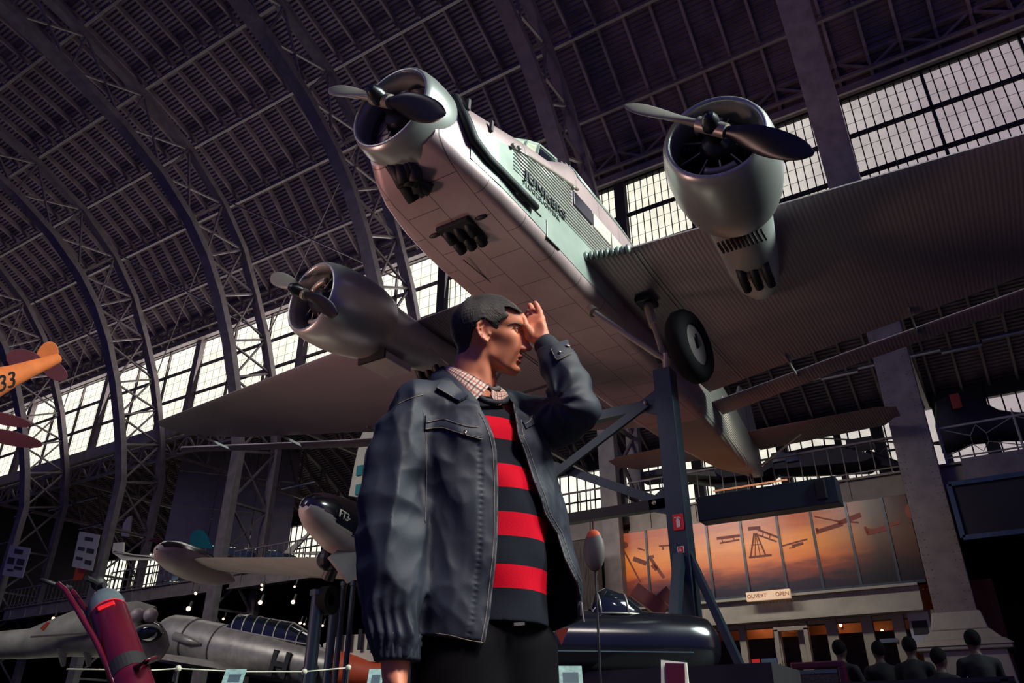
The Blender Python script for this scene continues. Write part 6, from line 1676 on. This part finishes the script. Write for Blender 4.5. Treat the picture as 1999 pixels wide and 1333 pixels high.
# seated visitors in front of the cafe: dark silhouettes
M['dark_cloth'] = mat('dark_clothing', (9, 8, 12), .85, 0, .15, 5); M['dark_hair'] = mat('dark_hair', (9, 8, 11), .9, spec=.2); M['skin_dim'] = mat('visitor_skin', (70, 46, 40), .6)
def visitor(u, v, d, label, turn=0, sc=1.):
    hc = at(u, v, d); e = empty('person', (hc.x, hc.y, .55), label, 'person')
    f = Vector((math.sin(turn), math.cos(turn), 0)); r = Vector((f.y, -f.x, 0))
    def fn(P):
        P = P+np.array(hc)
        q = lambda x, y, z: tuple(hc+r*x+f*y+Vector((0, 0, z)))
        d_ = s_ell(P, tuple(hc), (.085, .095, .115)); d_ = smin(d_, s_cap(P, q(0, 0, -.08), q(0, -.02, -.2), .055), .03)
        d_ = smin(d_, s_chain(P, [q(-.17, -.02, -.27), q(0, -.03, -.24), q(.17, -.02, -.27)], [.07, .08, .07], .03), .05)
        d_ = smin(d_, s_chain(P, [q(0, -.03, -.35), q(0, -.02, -.75)], [.15, .16], .05), .06)
        for s in (-1, 1):
            d_ = smin(d_, s_chain(P, [q(s*.19, -.02, -.28), q(s*.25, .05, -.52), q(s*.14, .25, -.56)], [.06, .05, .038], .02), .03)
            d_ = smin(d_, s_chain(P, [q(s*.1, 0, -.8), q(s*.13, .42, -.78), q(s*.13, .45, -1.12)], [.09, .07, .05], .02), .04)
        d_ = smin(d_, s_ell(P, q(0, .1, -.01), (.014, .02, .02)), .01)
        return d_
    o = sdf_obj('body', fn, (-.5, -.5, -1.25), (.5, .6, .2), .022, [M['dark_cloth'], M['skin_dim']], e)
    o.location = hc-WLOC[e.name]
    cz_ = np.empty(len(o.data.polygons)*3); o.data.polygons.foreach_get('center', cz_); cz_ = cz_.reshape(-1, 3)
    o.data.polygons.foreach_set('material_index', ((cz_[:, 2] > -.17)).astype(np.int32))
    hm = MB(); hm.ball(hc-f*.018+Vector((0, 0, .022)), (.094, .098, .112), 16, 10); hm.build('hair', M['dark_hair'], e, smooth=True)
    return e
visitor(1640, 1268, 10.6, 'seated visitor in dark clothes, leftmost by the cafe front', .4)
visitor(1714, 1270, 10.9, 'seated visitor in dark clothes, second from the left by the cafe', -.5)
visitor(1776, 1262, 10.4, 'seated visitor in dark clothes before the last cafe window', .1)
visitor(1834, 1285, 9.6, 'seated visitor in dark clothes low beside the column pedestal', .6)
visitor(1898, 1250, 9.6, 'visitor in dark clothes in front of the column pedestal at the right', -.3)
p = at(1770, 1331, 9.0); tbx = empty('cafe_table', (p.x, p.y, .55), 'long dark cafe table in front of the seated visitors', 'table')
MB().box((p.x, p.y, p.z-.02), (2.2, .6, .05)).build('tabletop', M['dark'], tbx)
for sx in (-1., 1.): MB().box((p.x+sx, p.y, (p.z+.55)/2-.02), (.08, .6, p.z-.55)).build('leg', M['dark'], tbx)

# framed dark screen on the right
e = empty('framed_screen', onY(1925, 985, 23.2).xyz, 'large dark screen in a pale blue grey frame right of the wide column', 'screen')
P4 = [onY(1852, 946, 23.0), onY(2060, 916, 23.0), onY(2075, 1028, 23.0), onY(1878, 1050, 23.0)]
x0, x1 = P4[0].x+.0, P4[1].x; z1, z0 = onY(1852, 946, 23.0).z, onY(1880, 1050, 23.0).z
for bx in (((x0+x1)/2, z1, x1-x0, .12), ((x0+x1)/2, z0, x1-x0, .12)): MB().box((bx[0], 23, bx[1]), (bx[2], .12, bx[3])).build('frame_bar', M['blue_cloth'], e)
for xx in (x0, x1): MB().box((xx, 23, (z0+z1)/2), (.12, .12, z1-z0)).build('frame_bar', M['blue_cloth'], e)
MB().box(((x0+x1)/2, 23.05, (z0+z1)/2), (x1-x0, .04, z1-z0)).build('dark_panel', M['sign_black'], e)
# solid parapet beam right of the column
tg(MB().box((XR/2-.2, 24.2, 7.35), (XR+.2, .3, .8)).build('parapet_beam', M['iron'], loc=(XR/2, 24.2, 7.35)), 'riveted grey beam behind the framed screen at the right edge', 'beam')

# blue box with the warm tube on top, floating unsupported before the mural
c0 = onY(1362, 990, 18.5); c1 = onY(1636, 960, 18.5)
hb = empty('floating_display_box', c0.xyz, 'long dark blue box with a lit tube along its top floating before the mural', 'display box')
zt_ = onY(1500, 960, 18.5).z; h_ = .62
MB().box(((c0.x+c1.x)/2, 18.7, (c0.z+c1.z)/2), (c1.x-c0.x, .5, h_)).build('box', M['navy'], hb, bevel=.02)
MB().box((c1.x-.35, 18.42, (c0.z+c1.z)/2+.02), (.25, .08, h_*.75)).build('hatch', M['sign_black'], hb, bevel=.03)
a_ = Vector((onY(1392, 955, 18.45).x, 18.45, (c0.z+c1.z)/2+h_/2+.08)); b_ = Vector((onY(1540, 955, 18.45).x, 18.45, a_.z)); MB().tube([a_, b_], .022, 8).build('tube', M['tube_lit'], hb)
for i in range(4): MB().lathe([(0, .05), (.12, .004)], (c0.x+.5+i*.75, 18.7, (c0.z+c1.z)/2+h_/2), (0, 0, 1), 8).build('spike', M['steel'], hb)

# black jet with open glass canopies behind the man (right)
j0 = at(1060, 1258, 8.6); j1 = at(1395, 1262, 8.9); jd = (j1-j0).normalized(); LJ = (j1-j0).length
BJ = empty('black_jet', (j0.lerp(j1, .5)-Vector((0, 0, .8))).xyz, 'glossy black jet fuselage with two glass canopies right of the man', 'airplane')
rJ = .37
pp, rr = interp_path([j0-jd*.35, j0-jd*.05, j0+jd*(LJ*.6), j0+jd*(LJ*.85), j0+jd*(LJ*.97), j0+jd*LJ], [rJ, rJ, rJ, rJ*.93, rJ*.8, rJ*.5], 24); body_loft(pp, rr, M['aircraft_black'], 'fuselage', BJ, 32)
upz = Vector((0, 0, 1)); sJ = jd.cross(upz).normalized()
if sJ.dot(C0-j0) < 0: sJ = -sJ
def canopy(d0, d1, h, name):
    rings = []; 
    for f, hh, ww in ((0, .25, .6), (.12, .8, .85), (.3, 1, 1), (.6, .8, .95), (.85, .35, .7), (1, .02, .4)):
        b_ = j0+jd*(d0+(d1-d0)*f)+upz*rJ*.86; rings.append([b_+sJ*.22*ww*math.cos(t)+upz*h*hh*math.sin(t) for t in np.linspace(0, PI, 12)])
    o = MB().loft(rings, cap=False, closed=False).build(name, M['canopy_glass'], BJ, smooth=True)
    for r_ in (rings[0], rings[1], rings[3]): MB().tube(r_, .013, 8).build('canopy_bow', M['steel'], o, smooth=True)
    MB().tube([r_[0] for r_ in rings], .013, 8).build('canopy_sill', M['steel'], o, smooth=True)
    MB().tube([r_[6] for r_ in rings[1:]], .010, 8).build('canopy_bow', M['steel'], o, smooth=True)
f_ = lambda u: (at(u, 1200, 8.7)-j0).dot(jd)
canopy(f_(1035), f_(1128), .27, 'canopy'); canopy(f_(1158), f_(1272), .31, 'canopy')
tq = at(1098, 1240, 8.3); MB().prism([tq+Vector((-.09, -.02, .07)), tq+Vector((.09, -.02, .07)), tq+Vector((0, -.03, -.1))], sJ*.01).build('warning_triangle', M['dayglo'], BJ)
MB().bar(j0+upz*-.1+sJ*rJ*.98, j0+jd*LJ*.8+upz*-.1+sJ*rJ*.98, .012, .012).build('side_rail', M['ext_grey'], BJ)
slab_wing(j0+jd*.6-upz*.1-sJ*.3, j0+jd*.2-sJ*2.6, 1.2, .7, .12, jd, 'wing', M['aircraft_black'], BJ)
MB().box(j0.lerp(j1, .5)-upz*.62, (1.2, .5, .5)).build('cradle', M['dark'], BJ)
tg(MB().box(Vector((j0.lerp(j1, .5).x, j0.lerp(j1, .5).y, .95)), (3.4, 1.1, .9)).build('plinth', M['dark'], loc=(j0.lerp(j1, .5).x, j0.lerp(j1, .5).y, .5)), 'dark plinth under the black jet', 'plinth')
# oval pod with orange cap on an assumed pole right of the man
p = at(1160, 1075, 7.6)
pod = empty('oval_float', p.xyz, 'grey oval float with orange cap on a thin pole right of the jacket', 'float')
MB().ball(p, (.115, .07, .20), 24, 16).build('body', mat('worn_grey_float', (96, 88, 82), .6, 0, .2, 6), pod, smooth=True)
MB().ball(p+Vector((.0, -.0, .115)), (.082, .055, .095), 20, 10).build('cap', M['dayglo'], pod, smooth=True); MB().tube([p+Vector((0, 0, .19)), p+Vector((0, 0, .30))], .008, 8).build('hook', M['red_paint'], pod)
MB().tube([p-Vector((0, 0, .19)), Vector((p.x, p.y, 0))], .012, 8).build('pole', M['spot_can'], pod)
# dark brushwood screen behind the float
P_ = onY(1128, 1080, 22.8); tg(MB().box((onY(1128, 1060, 22.8).x, 22.8, 4.1), (1.5, .3, 5)).build('reed_screen', mat('dark_reed_screen', (70, 64, 60), .9, 0, .6, 6, .8, 20, stretch=(6, 6, .5)), loc=(P_.x, 22.8, 1.6)), 'dark rough reed screen between the man and the orange mural', 'screen')
# slanting brown boards
for (u0, v0, u1, v1, lab) in ((1238, 1150, 1298, 1196, 'left of the two slanting brown boards behind the black jet'), (1290, 1155, 1330, 1200, 'right of the two slanting brown boards behind the black jet')):
    a_, b_ = at(u0, v0, 11.2), at(u1, v1, 11.); tg(MB().bar(a_, b_, .16, .22).build('board', M['brown'], loc=a_.xyz, bevel=.01), lab, 'board')
# information panels near the bottom edge
def panel(u0, v0, u1, v1, d, label, m='panel_print', slant=.25):
    tl, tr = at(u0+(8 if u0 < 1290 else 0), v0, d), at(u1, v0, d); wdt = (tr-tl).length; x_ = (tr-tl).normalized(); dn = Vector((0, 0, -1)); h_ = .42
    base = tl+x_*wdt/2; e = empty('information_panel', (base.x, base.y, 0), label, 'information panel')
    fx = x_.cross(dn).normalized()
    if fx.dot(C0-tl) < 0: fx = -fx
    P4 = [tl, tr, tr+dn*h_+fx*slant, tl+dn*h_+fx*slant]
    MB().prism(P4, fx*.02+Vector((0, 0, .0))).build('board', M[m], e)
    MB().prism([tl+(tr-tl)*.25+dn*.05+fx*.045, tl+(tr-tl)*.85+dn*.05+fx*.045, tl+(tr-tl)*.85+dn*.3+fx*.19, tl+(tr-tl)*.25+dn*.3+fx*.19], fx*.006).build('printed_map', M['photo_dark'] if m == 'panel_print' and False else M['ext_grey'], e)
    MB().tube([base+dn*.15, Vector((base.x, base.y, 0))], .03, 10).build('leg', M['spot_can'], e)
panel(435, 1306, 482, 1333, 8., 'slanted pale information panel in front of the silver trainer')
panel(714, 1306, 750, 1333, 7., 'slanted pale information panel half hidden by the man\'s hanging hand')
panel(1076, 1300, 1135, 1333, 6.2, 'slanted pale information panel in front of the black jet')
tl = at(1290, 1288, 6.0); e = empty('sign_board', (tl.x, tl.y, 0), 'small white board with red field at the foot of the blue post', 'sign')
x_ = (at(1330, 1292, 6.0)-tl).normalized(); MB().prism([tl, tl+x_*.2, tl+x_*.2-Vector((0, 0, .5)), tl-x_*.04-Vector((0, 0, .5))], (0, .02, 0)).build('board', M['sign_white'], e)
MB().prism([tl+x_*.04-Vector((0, .01, .02)), tl+x_*.19-Vector((0, .01, .01)), tl+x_*.17-Vector((0, .01, .3)), tl+x_*.03-Vector((0, .01, .3))], (0, -.01, 0)).build('red_field', M['red_paint'], e); MB().tube([tl+x_*.08-Vector((0, 0, .4)), Vector((tl.x, tl.y, 0))], .02, 8).build('leg', M['spot_can'], e)
# rope barrier
rp = empty('rope_barrier', (at(560, 1306, 9).x, at(560, 1306, 9).y, 0), 'thin pale rope barrier strung low across the left foreground', 'barrier')
pts = [at(u, v, d) for u, v, d in ((130, 1306, 7.5), (300, 1308, 8), (348, 1305, 8.2), (470, 1311, 8.5), (594, 1311, 9), (680, 1303, 9.2))]
MB().tube(pts, .008, 6).build('rope', M['cream'], rp, smooth=True)
for p in (pts[2], pts[4], pts[5]): MB().ball(p, .035, 10, 6).build('knot', M['cream'], rp, smooth=True); MB().tube([p, Vector((p.x, p.y, 0))], .018, 8).build('post', M['spot_can'], rp)
# grey gunship / helicopter at the lower left
g0 = at(60, 1262, 19)
HG = empty('helicopter', (at(200, 1260, 19).x, at(200, 1260, 19).y, 1.6), 'dull grey camouflaged helicopter parked behind the red extinguisher', 'helicopter')
pp, rr = interp_path([at(-60, 1262, 19), at(60, 1256, 19), at(150, 1235, 19), at(240, 1232, 19), at(300, 1262, 19), at(322, 1272, 19)], [.3, .36, .55, .62, .5, .2], 24)
body_loft(pp, rr, M['camo'], 'fuselage', HG, 20)
pp, rr = interp_path([at(232, 1196, 19), at(262, 1197, 19), at(300, 1200, 19)], [.22, .3, .2], 8); body_loft(pp, rr, M['camo'], 'engine_nacelle', HG, 16)
for u in (268, 294): MB().ball(at(u, 1201, 18.6), .17, 14, 10).build('intake_dome', M['t33'], HG, smooth=True)
MB().ball(at(290, 1234, 18.7), (.42, .3, .24), 20, 12).build('cockpit_glass', M['canopy_glass'], HG, smooth=True)
MB().tube([at(264+27*math.cos(t)+26, 1234-14*math.sin(t), 18.4) for t in np.linspace(0, PI, 10)], .03, 6).build('cockpit_frame', M['camo'], HG)
MB().bar(at(60, 1243, 18.4), at(170, 1236, 18.4), .04, .04).build('side_seam', M['seam'], HG)
for u in (120, 170): MB().tube([at(u, 1262, 18.6), at(u+4, 1300, 18.6)], [.12, .05], 10).build('skid_leg', M['camo'], HG)
tg(MB().prism([at(78, 1226, 18), at(92, 1213, 18), at(94, 1215, 18), at(82, 1231, 18)], (0, .05, 0)).build('orange_flag', M['dayglo'], loc=at(85, 1220, 18).xyz), 'small orange strip sticking up behind the grey helicopter', 'strip')
# right mezzanine: helicopter silhouette, delta jet tail, dark aircraft
def flat_body(name, label, cat, Y, main, m, extra=(), th=1.2):
    P_ = [onY(u, v, Y) for u, v in main]; base = min(P_, key=lambda p: p.z)
    e = empty(name, base.xyz, label, cat)
    # rounded hull: inset outline front and back
    c = sum(P_, Vector())/len(P_); rings = []
    for s, y in ((.55, -th/2), (.85, -th*.32), (1, 0), (.85, th*.32), (.55, th/2)): rings.append([Vector((c.x+(p.x-c.x)*(.9+.1*s), Y+y, c.z+(p.z-c.z)*s)) for p in P_])
    MB().loft(rings).build('fuselage', m, e, smooth=45); return e
H2 = flat_body('helicopter', 'dark helicopter on the right mezzanine in front of the aisle windows', 'helicopter', 30, [(1488, 925), (1500, 905), (1530, 885), (1590, 872), (1640, 868), (1668, 880), (1700, 895), (1722, 910), (1700, 925), (1600, 928), (1520, 930)], M['dark'])
MB().tube([onY(1690, 895, 30), onY(1760, 912, 30), onY(1800, 925, 30)], [.35, .18, .1], 12).build('tail_boom', M['dark'], H2)
MB().box(onY(1680, 868, 30), (.9, .6, .35)).build('rotor_mast', M['dark'], H2); MB().bar(onY(1540, 852, 30), onY(1850, 868, 30), .14, .03).build('rotor_blade', M['dark'], H2); MB().bar(onY(1650, 872, 30), onY(1770, 850, 30), .14, .03).build('rotor_blade', M['dark'], H2)
MB().bar(onY(1712, 892, 30), onY(1735, 868, 30), .1, .04).build('tail_rotor_blade', M['dark'], H2)
for u in (1520, 1545): MB().box(onY(u, 892, 29.35), (.55, .05, .4)).build('window', M['glass_dark'], H2, bevel=.03)
D2 = flat_body('delta_jet', 'dark delta wing jet tail with small red flag on the right mezzanine', 'airplane', 30, [(1840, 885), (1826, 835), (1826, 785), (1850, 772), (1885, 765), (1950, 802), (1999, 812), (2050, 800), (2050, 860), (1960, 862), (1900, 868), (1870, 882)], M['dark'], th=.9)
MB().box(onY(1866, 783, 29.4), (.3, .04, .55)).build('flag_mark', M['dayglo'], D2)
DK = flat_body('dark_airplane', 'dark airplane fuselage on the mezzanine below the airliner tail', 'airplane', 27.5, [(1340, 935), (1350, 918), (1400, 912), (1480, 915), (1520, 925), (1500, 945), (1400, 950)], M['dark'])
MB().box(onY(1430, 940, 27.5)-Vector((0, 0, .75)), (1.2, .6, 1.7)).build('cradle', M['dark'], DK)  # support block added below it, down to the deck
GW = fin_thing('hanging_wing', [(1232, 925), (1300, 912), (1395, 920), (1400, 930), (1300, 925), (1240, 932)], 26.5, M['camo'], 'pale underside of a wing below the airliner tailplane', 'airplane wing', 1.2)  # wing shape with no support drawn, floats over the mezzanine
fin_thing('orange_fin', [(1194, 978), (1196, 962), (1203, 968), (1201, 992), (1195, 992)], 26, M['dayglo'], 'small orange red object on the mezzanine beside the pale column')
tg(MB().bar(onY(1176, 905, 25), Vector((onY(1192, 1000, 25).x, 25, 7.72)), .35, .12).build('leaning_board', M['iron_light'], loc=onY(1183, 985, 25).xyz), 'pale board leaning beside the column behind the blue frame', 'board')

# white tail boards with dark slots seen low between the jet posts and the man
WT = fin_thing('white_tail', [(628, 1290), (630, 1256), (662, 1240), (735, 1236), (735, 1292)], 17.5, M['cream'], 'white stepped tail surface with dark slots low between the blue grey posts and the man')
for u in (664, 682, 703, 722): MB().box(onY(u, 1248, 17.4), (.13, .05, .55)).build('dark_slot', M['sign_black'], WT)


# ================================================================ light
w = bpy.data.worlds.new('world'); scn.world = w; w.use_nodes = True; nt = w.node_tree; nt.nodes.clear(); L = nt.links.new
out = nd(nt, 'ShaderNodeOutputWorld'); bg = nd(nt, 'ShaderNodeBackground'); tc = nd(nt, 'ShaderNodeTexCoord'); sx = nd(nt, 'ShaderNodeSeparateXYZ')
L(tc.outputs['Generated'], sx.inputs[0])
# sky seen through the windows (y > 0): cream cloud to the left, pink-grey to the right; purple ambient fill added on the near side
hz = nd(nt, 'ShaderNodeMapRange', interpolation_type='SMOOTHSTEP'); hz.inputs['From Min'].default_value = -.45; hz.inputs['From Max'].default_value = .12
L(sx.outputs[0], hz.inputs['Value'])
mixc = nd(nt, 'ShaderNodeMixRGB'); mixc.inputs[1].default_value = (1.14, 1.12, .90, 1); mixc.inputs[2].default_value = lin((156, 143, 150))+(1,)
L(hz.outputs[0], mixc.inputs[0])
ns = nd(nt, 'ShaderNodeTexNoise', Scale=4., Detail=5.); L(tc.outputs['Generated'], ns.inputs['Vector'])
cl = nd(nt, 'ShaderNodeMapRange'); cl.inputs['From Min'].default_value = .35; cl.inputs['From Max'].default_value = .65; cl.inputs['To Min'].default_value = 1.25; cl.inputs['To Max'].default_value = 1.4
L(ns.outputs['Fac'], cl.inputs['Value'])
sc = nd(nt, 'ShaderNodeVectorMath', operation='SCALE'); L(mixc.outputs[0], sc.inputs[0]); L(cl.outputs[0], sc.inputs['Scale'])
side = nd(nt, 'ShaderNodeMapRange', interpolation_type='SMOOTHSTEP'); side.inputs['From Min'].default_value = -.1; side.inputs['From Max'].default_value = .12; L(sx.outputs[1], side.inputs['Value'])
mx = nd(nt, 'ShaderNodeMixRGB'); mx.inputs[1].default_value = (.056, .048, .24, 1); L(side.outputs[0], mx.inputs[0]); L(sc.outputs[0], mx.inputs[2])
L(mx.outputs[0], bg.inputs[0]); L(bg.outputs[0], out.inputs[0]); bg.inputs[1].default_value = 1.0
def area(name, loc, target, sx_, sy_, power, col, spread=180):
    l = bpy.data.lights.new(name, 'AREA'); l.shape = 'RECTANGLE'; l.size = sx_; l.size_y = sy_; l.energy = power; l.color = col; l.spread = math.radians(spread)
    o = bpy.data.objects.new(name, l); COL.objects.link(o); o.location = loc
    o.rotation_euler = (Vector(target)-Vector(loc)).to_track_quat('-Z', 'Y').to_euler(); return o
# daylight entering through the long clerestory band
area('clerestory_daylight', (-43, 27.05, 21.4), (-43, 10, 24), 56, 5.6, 2800, (1., .93, .93))
area('clerestory_daylight_right', (0, 27.05, 21.4), (0, 10, 20), 26, 5.6, 190, (1., .90, .95))
# unseen area light added to brighten the side of the airliner
area('fuselage_fill_light', (17, 13, 21), (-6.5, 8.3, 8.8), 7, 9, 2500, (.84, 1., .93), 60)
area('man_fill_light', (10, -1, 15), (-1.2, 1.7, 1.6), 4, 4, 200, (1., .90, .80), 34)  # added fill with no seen source, aimed at the man
# unseen warm area light added low on the left, as floor bounce
area('floor_bounce_fill', (-17.5, 1.5, .4), (-8.3, 9.3, 8), 4, 2.5, 330, (1., .60, .52), 76)
# unseen area light added to brighten the cafe front
area('cafe_front_fill', (-7, 18.5, 8.6), (-7, 24.4, 3.3), 7, .6, 210, (1., .9, .78), 100)
area('left_fill_light', (-22, -8, 19), (-21, 15, 6), 14, 5, 900, (1., .95, .88), 84)  # another unseen light, added for the left trusses and far engine
vs = scn.view_settings; vs.view_transform = 'Standard'; vs.look = 'None'; vs.gamma = 1; vs.exposure = -.16; vs.use_curve_mapping = False
scn.cycles.use_denoising = True
scn.cycles.max_bounces = 6; scn.cycles.transparent_max_bounces = 16
scn.cycles.sample_clamp_indirect = 4
